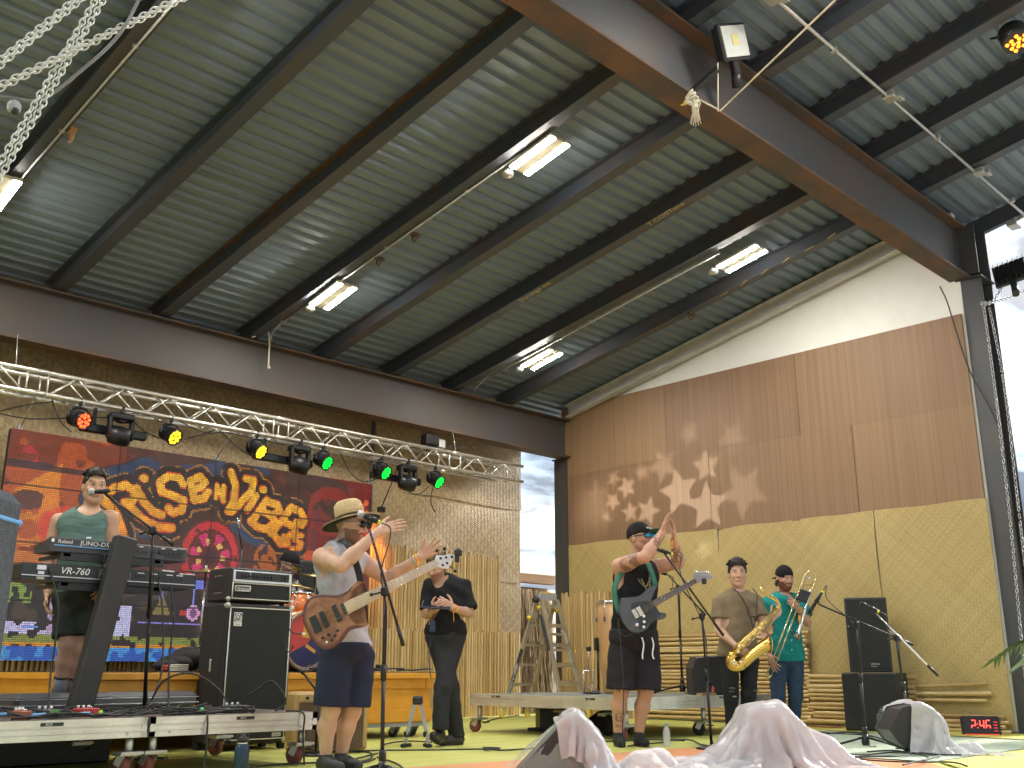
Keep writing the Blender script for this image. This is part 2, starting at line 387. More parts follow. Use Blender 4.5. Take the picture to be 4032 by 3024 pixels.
# thatched screen with timber rail between the back wall and the column
th = thing('thatched_screen', 'dry palm thatch screen under a timber rail behind the ladder', 'screen')
m_thatch = [mat('thatch_a', (.36, .24, .12), .8, var=.3), mat('thatch_b', (.23, .15, .08), .8, var=.3), mat('thatch_c', (.48, .34, .18), .8, var=.3)]
MB().box((11.58, 11.3, 2.03), (.98, .12, .15), bev=.008).build('timber_rail', mat('rail_timber', (.33, .18, .10), .7, col2=(.40, .24, .13), scale=2, stretch=(.4, 4, 4)), th)
MB().box((11.16, 11.3, 2.0), (.16, .14, .26), bev=.01).build('painted_block', m_white, th)
MB().box((11.58, 11.38, .95), (.9, .02, 1.9)).build('backing_board', m_thatch[1], th)
for k, mm in enumerate(m_thatch):
    mb = MB()
    for i in range(520):
        a = rng.uniform(11.1, 11.98); z1 = rng.uniform(.5, 1.88); ln = rng.uniform(.5, 1.0); y = 11.3 - rng.uniform(0, .1)
        dx = rng.uniform(-.12, .12); w2 = rng.uniform(.004, .010); z0 = max(.0, z1 - ln)
        mb.add([(a - w2, y, z1), (a + w2, y + .004, z1), (a + dx + w2 * .5, y - .05, z0), (a + dx - w2 * .5, y - .054, z0)], [(0, 1, 2, 3)])
    mb.build('thatch', mm, th, kind='stuff')

# ------------------------------------------------------------------ side wall
sw = thing('side_wall', 'tall side wall with brown veneer panels over woven mats and bamboo', 'wall')
def roofz(y): return zr(y) + .19
MB().prism([(4.12, 0), (10.45, 0), (10.45, roofz(10.45)), (4.12, roofz(4.12))], .10, frame((11.40, 0, 0), (0, 1, 0), (0, 0, 1))).build('wall_board', m_white, sw)
cv = MB(); a = Vector((11.32, 10.2, zr(10.2) - .02)); b = Vector((11.32, 4.25, zr(4.25) - .02)); n = Vector((0, SL, 1)).normalized()
cv.bar(a + n * .09, b + n * .09, .012, .2, n).bar(a + Vector((-.05, 0, 0)), b + Vector((-.05, 0, 0)), .10, .012, n).bar(a + Vector((-.05, 0, 0)) + n * .185, b + Vector((-.05, 0, 0)) + n * .185, .10, .012, n)
cv.build('wall_channel', mat('channel_grey', (.50, .49, .46), .6), sw)
yr = [[4.14, 6.3, 8.4, 10.42], [4.14, 5.6, 7.7, 10.42]]
for row, (za, zb) in enumerate([(3.52, 4.60), (2.44, 3.52)]):
    for i in range(3):
        MB().box((11.375 - .004 * row - .002 * (i % 2), (yr[row][i] + yr[row][i + 1]) / 2, (za + zb) / 2), (.022, yr[row][i + 1] - yr[row][i] - .004, zb - za), bev=.003).build('veneer_panel', m_ven[(i + row * 2) % 3], sw)
ys = [4.13, 5.42, 6.38, 7.62, 8.95, 10.40]
for i in range(5):
    ya, yb = ys[i], ys[i + 1]; nx = 10; nzr = 14; vs = []; fs = []; zb0 = [.05, .05, .5, .85, .95][i]
    for a_ in range(nx + 1):
        for b_ in range(nzr + 1):
            u = a_ / nx; v = b_ / nzr; edge = 1 if u in (0, 1) else 0
            vs.append((11.352 - .012 * math.sin(6 * u + i) * math.sin(7 * v + 2 * i) - .004 * (i % 2) - .012 * edge * math.sin(9 * v + i), ya + u * (yb - ya) + .005 * edge * math.sin(5 * v + i * 3), zb0 + v * (2.45 - zb0) + .006 * math.sin(u * 9 + i)))
    for a_ in range(nx):
        for b_ in range(nzr): fs.append((a_ * (nzr + 1) + b_, a_ * (nzr + 1) + b_ + 1, (a_ + 1) * (nzr + 1) + b_ + 1, (a_ + 1) * (nzr + 1) + b_))
    MB().add(vs, fs, True).build('woven_mat', m_weave2, sw)
y = 10.40
while y > 9.0:
    r = rng.uniform(.02, .028); y -= r
    pole(sw, (11.30, y, 0), (0, rng.uniform(-.005, .005), 1), 1.72 + rng.uniform(-.04, .04) if y > 9.45 else 1.2 + rng.uniform(-.04, .04), r); y -= r
z = .03
while z < 1.06:
    r = rng.uniform(.02, .029); z += r
    pole(sw, (11.29, 6.38 + rng.uniform(-.03, .03), z), (0, 1, rng.uniform(-.006, .006)), 2.62, r); z += r
z = .03
while z < .54:
    r = rng.uniform(.02, .029); z += r
    pole(sw, (11.28, 5.1 + rng.uniform(-.05, .05), z), (0, 1, rng.uniform(-.006, .006)), 1.30, r); z += r
for (yy, z, L, r, sl) in [(4.33, .50, 1.2, .016, -.05), (4.30, .40, 1.2, .024, -.015), (4.36, .33, 1.2, .018, -.005), (4.2, .17, 1.2, .018, 0), (4.16, .115, 1.2, .022, 0), (4.2, .07, 1.2, .022, 0), (4.15, .025, 1.2, .022, 0)]:
    pole(sw, (11.30, yy, z), (0, 1, sl), L, r)
for o in POLE: bpy.data.objects.remove(o)

# ================================================================== THINGS UNDER THE ROOF
UPR = Vector((0, SL, 1)).normalized(); DNR = Vector((0, -1, SL)).normalized()   # roof normal, up-slope direction
m_lamp = mat('lamp_strip', (1, .98, .9), .5, emit=(1, .96, .87), estr=88)
m_cream = mat('cream_housing', (.62, .58, .45), .5)
GL = 'high bay lights under the roof'
hb_lab = ['lit twin-strip high bay light, {}'.format(t) for t in ('hung beside the back beam over the bass amplifier', 'hung at mid span ahead of the bass player', 'by the back beam, nearest the sky gap', 'hung near the white top of the side wall', 'cut by the picture edge below the chains', 'hung beyond the chains near the front')]
for (x, y), lab in zip([(5.98, 8.93), (6.15, 5.88), (9.36, 8.93), (9.60, 5.90), (2.40, 8.93), (2.43, 5.83)], hb_lab):
    t = thing('high_bay_light', lab, 'ceiling light', M=frame((x, y, zr(y) - .035), (1, 0, 0), -DNR), group=GL)
    MB().box((0, 0, 0), (.12, .56, .036), bev=.006).box((0, 0, .028), (.10, .40, .03), bev=.004).build('housing', m_cream, t)
    for sx in (-1, 1):
        MB().box((sx * .098, 0, .004), (.076, .57, .034), bev=.005).build('reflector', m_cream, t)
        MB().box((sx * .098, 0, -.016), (.062, .545, .012), bev=.004).build('lamp_strip', m_lamp, t)
    MB().lathe([(.0, -.03), (.055, -.028), (.06, 0), (.045, .03)], (-.06, .37, .0), n=12).tube([(-.06, .33, 0), (-.06, .28, .005)], .012).build('junction_box', m_galv, t)
    for yy in (.2, -.2): MB().box((-.02, yy, .05), (.02, .03, .03)).build('clip', m_galv, t)
for (x, y), lab in zip([(-1.05, 8.93), (-1.02, 5.83), (2.6, 2.8), (6.3, 2.6)], ('extra unseen high bay light added to brighten the far stage corner beyond the back beam row', 'extra unseen high bay light added to brighten the far stage corner', 'extra unseen high bay light added above the stage lip beyond the chains', 'extra unseen high bay light added above the stage lip in front of the beam')):
    c_ = dup(bpy.data.objects['high_bay_light']); c_.matrix_world = frame((x, y, zr(y) - .035), (1, 0, 0), -DNR); c_['label'] = lab  # extra lamps out of view, added to brighten the interior
GC = 'conduit pipes along the roof'
for xb, lab in ((2.42, 'galvanised conduit running along the purlin by the doubled chains'), (5.80, 'galvanised conduit along the purlin with two lights over the bass player'), (9.08, 'galvanised conduit along the purlin nearest the side wall lights')):
    def q(y): return Vector((xb + (10.35 - y) * .042 + .03, y, zr(y) - .012))
    t = thing('conduit', lab, 'conduit', group=GC)
    MB().tube([q(9.8), q(8), q(6)], .0105, 6).build('pipe', m_galv, t)
    MB().tube(smooth_curve([q(9.8), q(10.0) + Vector((.03, 0, -.03)), q(10.14) + Vector((.12, 0, -.02))]), .009, 6).build('elbow', m_galv, t)
    for y in (9.75, 7.9, 6.7): MB().box(q(y) + Vector((0, 0, .008)), (.045, .03, .02)).build('strap', m_galv, t)
t = thing('conduit', 'long conduit with square boxes crossing the purlins in front of the front beam', 'conduit', group=GC)
MB().tube([(5.6, 3.42, 5.80), (11.9, 3.47, 5.79)], .016, 8).build('pipe', m_galv, t)
for x in (6.3, 8.35, 10.45): MB().box((x, 3.43, 5.80), (.13, .12, .07), bev=.01).box((x + .05, 3.36, 5.79), (.10, .05, .06), bev=.006).build('junction_box', m_galv, t)
for x in (7.3, 9.4, 11.4): MB().box((x, 3.44, 5.80), (.05, .06, .05), bev=.006).build('coupling', m_galv, t)
t = thing('junction_box', 'small grey box at the open roof edge against the sky', 'junction box', (11.95, 3.62, 5.74))
MB().box((0, 0, 0), (.18, .12, .08), bev=.01).build('box_body', m_galv, t); MB().tube([(-.02, .0, .02), (-.05, -.2, .06)], .014).build('pipe', m_galv, t)

# floodlights
m_glass = mat('flood_glass', (.62, .63, .6), .12, spec=.8)
def flood(lab, M, s=1.):
    t = thing('floodlight', lab, 'floodlight', M=M)
    MB().box((0, 0, 0), (.36 * s, .30 * s, .05 * s), bev=.012).build('housing', m_black, t)
    MB().box((0, 0, -.028 * s), (.31 * s, .25 * s, .008)).build('glass', m_glass, t)
    MB().box((0, .01, -.0345 * s), (.09 * s, .09 * s, .004)).build('led_chip', mat('led_chip', (.62, .55, .25), .5), t)
    for i in range(7): MB().box((-.15 * s + .05 * s * i, 0, .045 * s), (.008, .26 * s, .05 * s)).build('cooling_fin', m_black, t)
    MB().box((0, -.20 * s, .03), (.07, .12, .06), bev=.01).cyl((0, -.25 * s, .03), (0, -.36 * s, .05), .04).build('knuckle', m_black, t)
    return t
M1 = frame((6.26, 3.80, 5.55), (-.62, .10, -.30), (-.42, -.08, .75)) 
flood('black floodlight with pale glass bracketed to the front beam', M1)
MB().bar((6.02, 3.80, 5.19), (5.97, 4.02, 5.06), .05, .03).build('floodlight_bracket', m_black, bpy.data.objects['floodlight']).matrix_parent_inverse = M1.inverted()
flood('black floodlight on the front column standing out against the sky', frame((11.88, 3.70, 5.13), (.1, -.95, .15), (.36, .1, .9)), 1.1)
# rope tied to the front beam
m_rope = mat('cotton_rope', (.62, .57, .44), .9, bump=.3, bscale=60)
t = thing('rope', 'pale cotton rope knotted round the front beam flange and pulled tight upwards', 'rope')
MB().tube([(5.9, 3.93, 4.93), (6.05, 3.82, 4.84), (5.4, 3.02, 4.565), (4.74, 2.2, 4.29), (3.4, .55, 3.73)], .007, 6).build('taut_line', m_rope, t)
MB().tube([(6.05, 3.84, 4.84), (6.07, 3.83, 5.28)], .006, 6).build('short_line', m_rope, t)
kn = MB()
for i in range(4): kn.tube([Vector((5.86 + .05 * math.cos(a) + .01 * i, 3.95 + .03 * math.sin(a * 2 + i), 4.93 + .05 * math.sin(a) - .02 * i)) for a in np.linspace(0, 6.28, 12)], .011, 6, closed=True)
kn.build('knot', m_rope, t)
fr = MB()
for i in range(16): fr.tube([(5.86, 3.93, 4.90), (5.86 + rng.uniform(-.03, .03), 3.93 + rng.uniform(-.02, .02), 4.83), (5.86 + rng.uniform(-.05, .05), 3.93 + rng.uniform(-.03, .03), 4.70 + rng.uniform(-.03, .04))], .004, 4)
fr.build('frayed_end', m_rope, t)
t = thing('rope', 'short white rope end dangling from the back beam flange', 'rope')
MB().tube(smooth_curve([(5.74, 10.21, 4.42), (5.86, 10.20, 4.5), (5.93, 10.19, 4.53), (5.955, 10.18, 4.4), (5.96, 10.18, 4.25), (5.965, 10.18, 4.10)]), .010, 6).sph((5.97, 10.18, 4.09), .02).build('rope_end', m_rope, t)
# amber par light hung at the roof over the camera
m_amb = mat('amber_led', (1, .3, .05), .4, emit=(1, .17, .01), estr=1.6)
t = thing('stage_light', 'black stage light with glowing amber diodes hung high at the roof edge', 'stage light', M=frame((8.52, 2.34, 5.93), (.72, -.69, 0), (.65, .67, -.35)))
MB().cyl((0, 0, 0), (0, 0, .16), .12, 16).build('body', m_black, t)
MB().tube([(-.13, 0, .08), (-.13, .1, .2), (0, .12, .26), (.13, .1, .2), (.13, 0, .08)], .012, 6).build('yoke', m_black, t)
for i in range(12):
    a = i * 2.4; r = .026 * math.sqrt(i + .3); MB().lathe([(.018, 0), (.012, -.012), (0.0001, -.014)], (r * math.cos(a), r * math.sin(a), 0), n=8).build('diode', m_amb, t)

# chains
def chain_links(parent, a, b, pitch, r, sag=0., name='chain_link', jitter=0.):
    a = Vector(a); b = Vector(b); L = (b - a).length; n = int(L / pitch)
    base = MB()
    pts = []
    for k in range(12):
        th = 2 * math.pi * k / 12; pts.append((.42 * pitch * math.cos(th), 0, pitch * .72 * math.sin(th) * (1. if abs(math.sin(th)) > .3 else 1.)))
    base.tube(pts, r, 6, closed=True)
    ob = base.build(name, m_chain, parent); d = (b - a).normalized(); q = Vector((0, 0, 1)).rotation_difference(d).to_matrix().to_4x4()
    for i in range(n):
        t = (i + .5) / n; p = a.lerp(b, t) + Vector((0, 0, -sag * 4 * t * (1 - t)))
        M = Matrix.Translation(p) @ q @ Matrix.Rotation((.35 if i % 2 else .35 + math.pi / 2) + rng.uniform(-jitter, jitter), 4, 'Z')
        if i == 0: ob.matrix_local = M
        else: inst(ob, name, parent, M)
m_chain = mat('chain_zinc', (.68, .70, .66), .38, .35)
GCH = 'doubled galvanised chains over the stage corner'
for lab, (a, b) in {'doubled chain crossing behind the two others, highest of the three': ((1.80, 4.92, 4.45), (.95, 5.3, 3.10)), 'doubled chain reaching the farthest towards the lit strip light, crossing the steep chain': ((2.30, 4.5, 4.45), (.95, 5.20, 3.13)), 'steep doubled chain hanging down past the low strip light': ((1.76, 4.80, 4.42), (1.24, 5.12, 2.60))}.items():
    t = thing('chain', lab, 'chain', group=GCH)
    off = Vector((.0165, -.0165, 0))
    chain_links(t, Vector(a) + off, Vector(b) + off, .034, .0044, .0, jitter=.2); chain_links(t, Vector(a) - off, Vector(b) - off, .034, .0044, .01, jitter=.2)
def chain_one(parent, pts, pitch, r, name='links'):
    mb = MB(); P = smooth_curve(pts, 20); acc = 0; i = 0; last = P[0]
    for j in range(1, len(P)):
        acc += (P[j] - last).length; last = P[j]
        if acc >= pitch:
            acc = 0; d = (P[j] - P[j - 1]).normalized(); q = Vector((0, 0, 1)).rotation_difference(d); ang = .4 + (i % 2) * math.pi / 2; i += 1
            mb.tube([P[j] + q @ Vector((.4 * pitch * math.cos(th) * math.cos(ang), .4 * pitch * math.cos(th) * math.sin(ang), .72 * pitch * math.sin(th))) for th in np.linspace(0, 2 * math.pi, 9)[:-1]], r, 4, closed=True)
    return mb.build(name, m_chain, parent, kind='stuff')
t = thing('chain', 'slack chain hanging down the face of the front column', 'chain')
m_chain = m_galv; chain_one(t, [(11.10, 3.80, 4.58), (11.12, 3.80, 4.4), (11.12, 3.8, 3.6), (11.06, 3.8, 2.3), (10.92, 3.8, 1.0), (10.85, 3.8, .25)], .040, .0042)
t = thing('chain', 'chain hanging against the sky beside the front column', 'chain')
chain_one(t, [(11.28, 3.80, 4.58), (11.34, 3.80, 4.3), (11.42, 3.8, 3.7), (11.36, 3.8, 2.6), (11.30, 3.8, 1.7), (11.2, 3.8, .2)], .040, .0045)
for lab, b in (('chain running up from the column corner to the lower right sky', (12.6, 3.75, 5.15)), ('chain running up from the column corner past the floodlight', (12.72, 3.7, 5.62))):
    t = thing('chain', lab, 'chain'); chain_one(t, [(11.06, 3.82, 4.56), (11.4, 3.8, 4.66), (12.0, 3.78, (4.56 + b[2]) / 2 + .02), b], .045, .005)
t = thing('cable', 'thin black cable drooping down the veneer beside the front column', 'cable')
MB().tube(smooth_curve([(11.25, 4.3, 4.95), (11.28, 4.25, 4.75), (11.30, 4.2, 4.4), (11.34, 4.12, 3.9), (11.36, 3.9, 3.2), (11.37, 3.88, 2.4), (11.4, 3.88, 1.2)]), .008, 5).build('cable_run', m_cable, t)
# grey sensor camera on its cable, and a pipe clamp
t = thing('sensor_camera', 'small grey dome camera hanging on a sagging cable beside the chains', 'camera', (1.395, 5.086, 3.424))
m_grey = mat('grey_plastic', (.34, .35, .38), .4)
MB().lathe([(.001, .035), (.02, .03), (.034, .01), (.034, -.02), (.026, -.034)], ax=(-.2, -.5, 1), n=14).build('shell', m_grey, t)
MB().sph((.004, -.012, -.032), .022).build('lens', m_black, t)
MB().tube(smooth_curve([(-.2, .15, .06), (-.03, .02, .045), (.10, -.08, .05), (.22, -.2, .2), (.36, -.36, .45), (.45, -.45, .85)]), .009, 6).build('cable', mat('grey_cable', (.2, .2, .21), .5), t)
t = thing('pipe_clamp', 'orange brown pipe clamp fixed under the purlin near the chains', 'clamp', (2.62, 7.86, zr(7.86) - .05))
MB().tube([Vector((0, .04 * math.cos(a), .05 * math.sin(a))) for a in np.linspace(0, 6.28, 14)[:-1]], .012, 6, closed=True).box((0, 0, .05), (.05, .09, .03)).build('clamp_body', mat('clamp_orange', (.42, .22, .10), .6), t)
GH = 'rusty shackles under the purlins'
for k, (x, y, lab) in enumerate([(6.08, 7.55, 'rusty shackle under the lit purlin, the upper of two'), (6.04, 8.1, 'rusty shackle under the lit purlin, the lower of two'), (10.32, 7.1, 'rusty hook under the purlin next to the side wall')]):
    t = thing('shackle', lab, 'shackle', (x - .06, y, zr(y) - .03), group=GH)
    MB().box((0, 0, .02), (.12, .05, .03)).tube([(0, .03, .01), (0, .035, -.03), (0, 0, -.06), (0, -.035, -.03), (0, -.03, .01)], .011, 6).build('hook', m_rust, t)
# chalk marks on purlins and the front beam
m_chalk = mat('yellow_chalk', (.55, .42, .14), .9)
pm = bpy.data.objects['purlin']
def chalk(txt, x, y, size):
    text_mesh('chalk_writing', txt, size, m_chalk, shelter, frame((x, y, zr(y) - .004), DNR, (-1, 0, 0)), .0005)
chalk('Durango me', 8.045, 8.0, .10); chalk('T.COSTime', 8.115, 6.1, .10)
for i in range(6): MB().bar((10.2 + rng.uniform(-.03, .03), 5 + i * .3, zr(5 + i * .3) - .003), (10.22, 5.12 + i * .3, zr(5.12 + i * .3) - .003), .012, .002).build('chalk_mark', m_chalk, shelter)
MB().bar((6.05, 4.62, 5.49), (5.98, 4.1, 5.005), .012, .01).bar((6.0, 4.15, 5.01), (6.02, 4.02, 5.005), .03, .004).build('tape_scrap', mat('yellow_tape', (.65, .5, .15), .7), shelter)

# ------------------------------------------------------------------ lighting truss
tr = thing('lighting_truss', 'silver aluminium box truss spanning above the video screen', 'truss')
m_truss = mat('truss_alu', (.66, .64, .58), .34, .75, bump=.05)
Z0, Z1, Y0, Y1 = 3.225, 3.445, 10.0, 10.22
joints = [.55, 3.33, 6.08, 8.78, 10.08]
for y in (Y0, Y1):
    for z in (Z0, Z1):
        ch = MB().tube([(joints[0], y, z), (joints[-1] - (.3 if (y == Y1) else 0), y, z)], .0215, 10).build('chord', m_truss, tr)
        for j in joints[1:-1]: MB().cyl((j - .08, y, z), (j + .08, y, z), .0265, 10).build('coupler', m_truss, ch)
for s in range(4):
    a, b = joints[s] + .13, joints[s + 1] - .13; n = max(4, round((b - a) / .245)); n += n % 2
    for (ya, za, yb, zb) in ((Y0, Z0, Y0, Z1), (Y1, Z0, Y1, Z1), (Y0, Z0, Y1, Z0), (Y0, Z1, Y1, Z1)):
        if s == 3 and ya != yb: n2 = 4
        for i in range(n):
            xa = a + (b - a) * i / n; xb = a + (b - a) * (i + 1) / n
            p, q = ((xa, ya, za), (xb, yb, zb)) if i % 2 == 0 else ((xa, yb, zb), (xb, ya, za))
            MB().tube([p, q], .0095, 6).build('brace', m_truss, tr)
    for x in (a - .03, b + .03):
        for y in (Y0, Y1): MB().tube([(x, y, Z0), (x, y, Z1)], .010, 6).build('brace', m_truss, tr)
for x in (3.15, 8.9):
    MB().tube([(x, 10.11, Z1), (x, 10.2, 3.83)], .006, 6).build('hanger_cable', m_galv, tr)
# fixtures on the truss
def par(x, lab, col, tilt, yaw=.0):
    t = thing('par_can', lab, 'stage light', (x, Y0, 0), group='par lights clamped under the truss')
    aim = Vector((math.sin(yaw), -math.cos(yaw) * math.cos(tilt), -math.sin(tilt))).normalized(); c = Vector((0, -.01, 2.99))
    MB().box((0, 0, Z0 - .02), (.045, .05, .09), bev=.008).cyl((0, 0, Z0 - .05), (0, 0, Z0 - .10), .012).build('clamp', m_blackm, t)
    MB().tube(smooth_curve([c + Vector((-.125, 0, 0)), (-.125, 0, 3.06), (-.08, 0, 3.125), (0, 0, 3.135), (.08, 0, 3.125), (.125, 0, 3.06), c + Vector((.125, 0, 0))], 3), .011, 6, flat=1.6).build('yoke', m_blackm, t)
    body = MB().lathe([(.06, -.13), (.085, -.12), (.095, -.05), (.105, .0), (.11, .07), (.118, .075), (.118, .105), (.103, .105), (.10, .085), (.0001, .085)], c, aim, 20).build('body', m_blackm, t)
    for i in range(5): MB().lathe([(.09, -.11 + i * .02), (.108, -.11 + i * .02), (.108, -.105 + i * .02), (.09, -.105 + i * .02)], c, aim, 18).build('cooling_fin', m_blackm, body)
    q = Vector((0, 0, 1)).rotation_difference(aim); m = mat('led_' + lab.split()[0], col, .4, emit=col, estr=1.5)
    for i in range(12):
        r = .0 if i == -1 else (.034 if i < 3 else .076); a = i * 2.094 if i < 3 else i * .698
        MB().lathe([(.021, .086), (.019, .098), (.012, .105), (.0001, .107)], c + q @ Vector((r * math.cos(a), r * math.sin(a), 0)), aim, 8).build('diode', m, body)
    MB().box(c - aim * .14, (.10, .05, .07), bev=.01).build('driver_box', m_blackm, body)
    t.scale = (.8, .8, .8); t.location.z = Z0 * .2; return t
par(3.77, 'red glowing par light clamped under the truss', (1, .05, .012), .35, .35)
par(4.74, 'yellow glowing par light over the keyboard player side of the screen', (.95, .55, .01), .55, .35)
par(5.78, 'yellow glowing par light above the lettering, beside a moving head', (.95, .55, .01), .55, .35)
par(6.68, 'green glowing par light above the right lettering, next to the middle moving head', (.0, .75, .02), .55, .3)
par(7.56, 'green glowing par light hung over the orange lit mat', (.0, .75, .02), .55, .3)
par(8.44, 'green glowing par light last on the truss, over the plain mat', (.0, .75, .02), .6, .3)
def moving_head(x, lab):
    t = thing('moving_head_light', lab, 'stage light', (x, Y0, 0), group='moving head lights hung under the truss')
    MB().box((0, 0, Z0 - .02), (.05, .055, .09), bev=.008).build('clamp', m_blackm, t)
    MB().box((0, .02, 3.11), (.30, .20, .085), bev=.02).build('base', m_blackm, t)
    for sx in (-1, 1): MB().box((sx * .14, .0, 2.97), (.045, .11, .30), bev=.018).build('yoke_arm', m_blackm, t)
    MB().box((0, .0, 3.06), (.10, .09, .04), bev=.01).build('pan_bearing', m_blackm, t)
    MB().lathe([(.07, -.14), (.115, -.12), (.125, 0), (.115, .11), (.09, .135), (.075, .13), (.0001, .12)], (0, 0, 2.87), (.75, -.35, -.15), 18).build('head', m_blackm, t)
    t.scale = (.82, .82, .82); t.location.z = Z0 * .18; return t
moving_head(4.20, 'black moving head light hung between the red and first yellow par lights')
moving_head(6.36, 'black moving head light hung between yellow and green par lights')
moving_head(7.98, 'black moving head light hung between two green par lights')
for x0, x1, lab in ((3.84, 4.54, 'black strip light bar behind the red par light'), (5.83, 6.62, 'black strip light bar behind the middle moving head'), (7.5, 8.3, 'black strip light bar behind the last moving head')):
    t = thing('light_bar', lab, 'stage light', group='black strip bars under the truss')
    MB().box(((x0 + x1) / 2, 10.14, 3.0), (x1 - x0, .07, .09), bev=.012).build('bar_body', m_blackm, t)
    for x in (x0 + .15, x1 - .15): MB().box((x, 10.17, 3.13), (.03, .03, .18)).build('bracket', m_blackm, t)
t = thing('floodlight', 'black floodlight clamped on top of the truss beside the last green light', 'floodlight', (8.42, 10.1, 3.5))
MB().box((0, 0, .08), (.22, .16, .16), bev=.02).build('housing', m_blackm, t); MB().box((.16, -.02, .05), (.12, .1, .12), bev=.01).build('ballast', m_galv, t); MB().box((-.02, 0, -.02), (.05, .05, .10)).build('clamp', m_blackm, t)
t = thing('truss_cables', 'black power cables draped along and below the truss', 'cable')
for pts in ([(2.9, 10.1, 3.0), (3.3, 10.1, 2.98), (3.7, 10.08, 3.05), (4.2, 10.1, 3.15)], [(2.9, 10.12, 2.93), (3.25, 10.12, 3.1), (3.55, 10.12, 3.2)], [(3.5, 10.05, 3.2), (3.6, 10.03, 3.0), (3.72, 10.02, 2.9)], [(4.3, 10.1, 3.2), (4.5, 10.1, 3.05), (4.75, 10.06, 2.98)], [(4.8, 10.06, 2.98), (5.1, 10.1, 3.1), (5.3, 10.1, 3.2)], [(5.35, 10.08, 3.2), (5.55, 10.05, 3.05), (5.75, 10.02, 2.95)], [(4.9, 10.1, 3.22), (5.2, 10.1, 3.15), (5.5, 10.12, 3.2), (6.2, 10.1, 3.17)], [(7.0, 10.1, 3.2), (7.15, 10.1, 2.98), (7.35, 10.08, 2.88), (7.55, 10.04, 2.95)], [(8.0, 10.05, 2.85), (8.2, 10.05, 2.82), (8.38, 10.05, 2.95)], [(8.45, 10.05, 2.95), (8.42, 10.05, 2.75), (8.5, 10.05, 2.62)], [(6.4, 10.15, 3.46), (7.5, 10.15, 3.47), (8.3, 10.12, 3.5), (9.2, 10.15, 3.62)]):
    MB().tube(smooth_curve(pts, 6), .007, 5).build('cable_run', m_cable, t)
t = thing('steel_pipe', 'thin grey pipe standing against the woven back wall', 'pipe')
MB().tube([(8.15, 11.0, 0.9), (8.15, 11.0, 4.0)], .028, 8).build('pipe', mat('pipe_grey', (.22, .22, .21), .5, .4), t)

# ------------------------------------------------------------------ LED video screen
led = thing('video_screen', 'large LED video wall showing orange psychedelic lettering', 'screen')
LX0, LX1, LZ0, LZ1, LY = 3.34, 7.88, .71, 2.98, 10.6
for i in range(4):
    for j in range(4):
        xa = LX0 + (LX1 - LX0) * i / 4; za = LZ0 + (LZ1 - LZ0) * j / 4; dx = (LX1 - LX0) / 4; dz = (LZ1 - LZ0) / 4
        MB().box((xa + dx / 2, LY + .045, za + dz / 2), (dx - .008, .08, dz - .006), bev=.004).build('panel_cabinet', mat('led_cabinet', (.03, .027, .03), .6), led)
NX, NZ = 232, 116
gx = LX0 + (LX1 - LX0) * (np.arange(NX) + .5) / NX; gz = LZ0 + (LZ1 - LZ0) * (np.arange(NZ) + .5) / NZ
PX, PZ = np.meshgrid(gx, gz)
def segd(pts):
    d = np.full(PX.shape, 9.)
    for (ax, az), (bx_, bz) in zip(pts[:-1], pts[1:]):
        vx, vz = bx_ - ax, bz - az; L2 = vx * vx + vz * vz + 1e-9
        t = np.clip(((PX - ax) * vx + (PZ - az) * vz) / L2, 0, 1); d = np.minimum(d, np.hypot(PX - ax - t * vx, PZ - az - t * vz))
    return d
def blob(x, z, rx, rz): return np.hypot((PX - x) / rx, (PZ - z) / rz)
rs = np.random.RandomState(3)
def vnoise(fx, fz, seed):
    r = np.random.RandomState(seed).rand(40, 60); x = (PX - LX0) * fx; z = (PZ - LZ0) * fz; i = x.astype(int) % 58; j = z.astype(int) % 38; u = x % 1; v = z % 1; u = u * u * (3 - 2 * u); v = v * v * (3 - 2 * v)
    return (r[j, i] * (1 - u) + r[j, i + 1] * u) * (1 - v) + (r[j + 1, i] * (1 - u) + r[j + 1, i + 1] * u) * v
img = np.zeros(PX.shape + (3,)); n1 = vnoise(3, 3, 1); n2 = vnoise(7, 7, 2); n3 = vnoise(16, 16, 5)
def put(mask, col, a=1.):
    m = (np.clip(mask, 0, 1) * a)[..., None]; img[:] = img * (1 - m) + np.array(col) * m
put(np.ones(PX.shape), (.10, .035, .022)); put((n1 > .5) * 1., (.16, .045, .03), .8); put((n2 > .66) * 1., (.30, .07, .05), .6)
up = PZ > 1.6
put((PX < 4.55) & up, (.38, .09, .04), .75); put((PX < 4.5) & (n1 * .5 + n2 * .5 > .5) & up, (.62, .17, .05), .8)
tri = (PX > 3.45) & (PX < 3.88) & (PZ > 2.18 + (PX - 3.4) * .1) & (PZ < 2.36 + (PX - 3.45) * .75); put(tri * 1., (.85, .36, .06), .9)
put((blob(3.6, 2.28, .16, .1) < 1) * 1., (.14, .06, .07), .9); put((blob(3.82, 2.15, .10, .28) < 1) * 1., (.85, .32, .07), .8); put((blob(4.1, 2.2, .25, .06) < 1) * 1., (.85, .10, .07), .7)
put(((blob(3.62, 1.98, .18, .17) < 1) & (blob(3.62, 1.98, .11, .1) > 1)) * 1., (.75, .30, .06), .9); put((blob(3.82, 2.03, .1, .16) < 1) * 1., (.75, .08, .07), .8); put((blob(3.54, 2.70, .09, .12) < 1) * (n3 > .35), (.65, .07, .09), .8)
put((np.abs(PZ - 2.62 + (PX - 3.9) * .02) < .035) & (PX < 4.7), (.05, .045, .06), .8); put((blob(3.62, 1.7, .2, .06) < 1) * 1., (.7, .28, .07), .8)
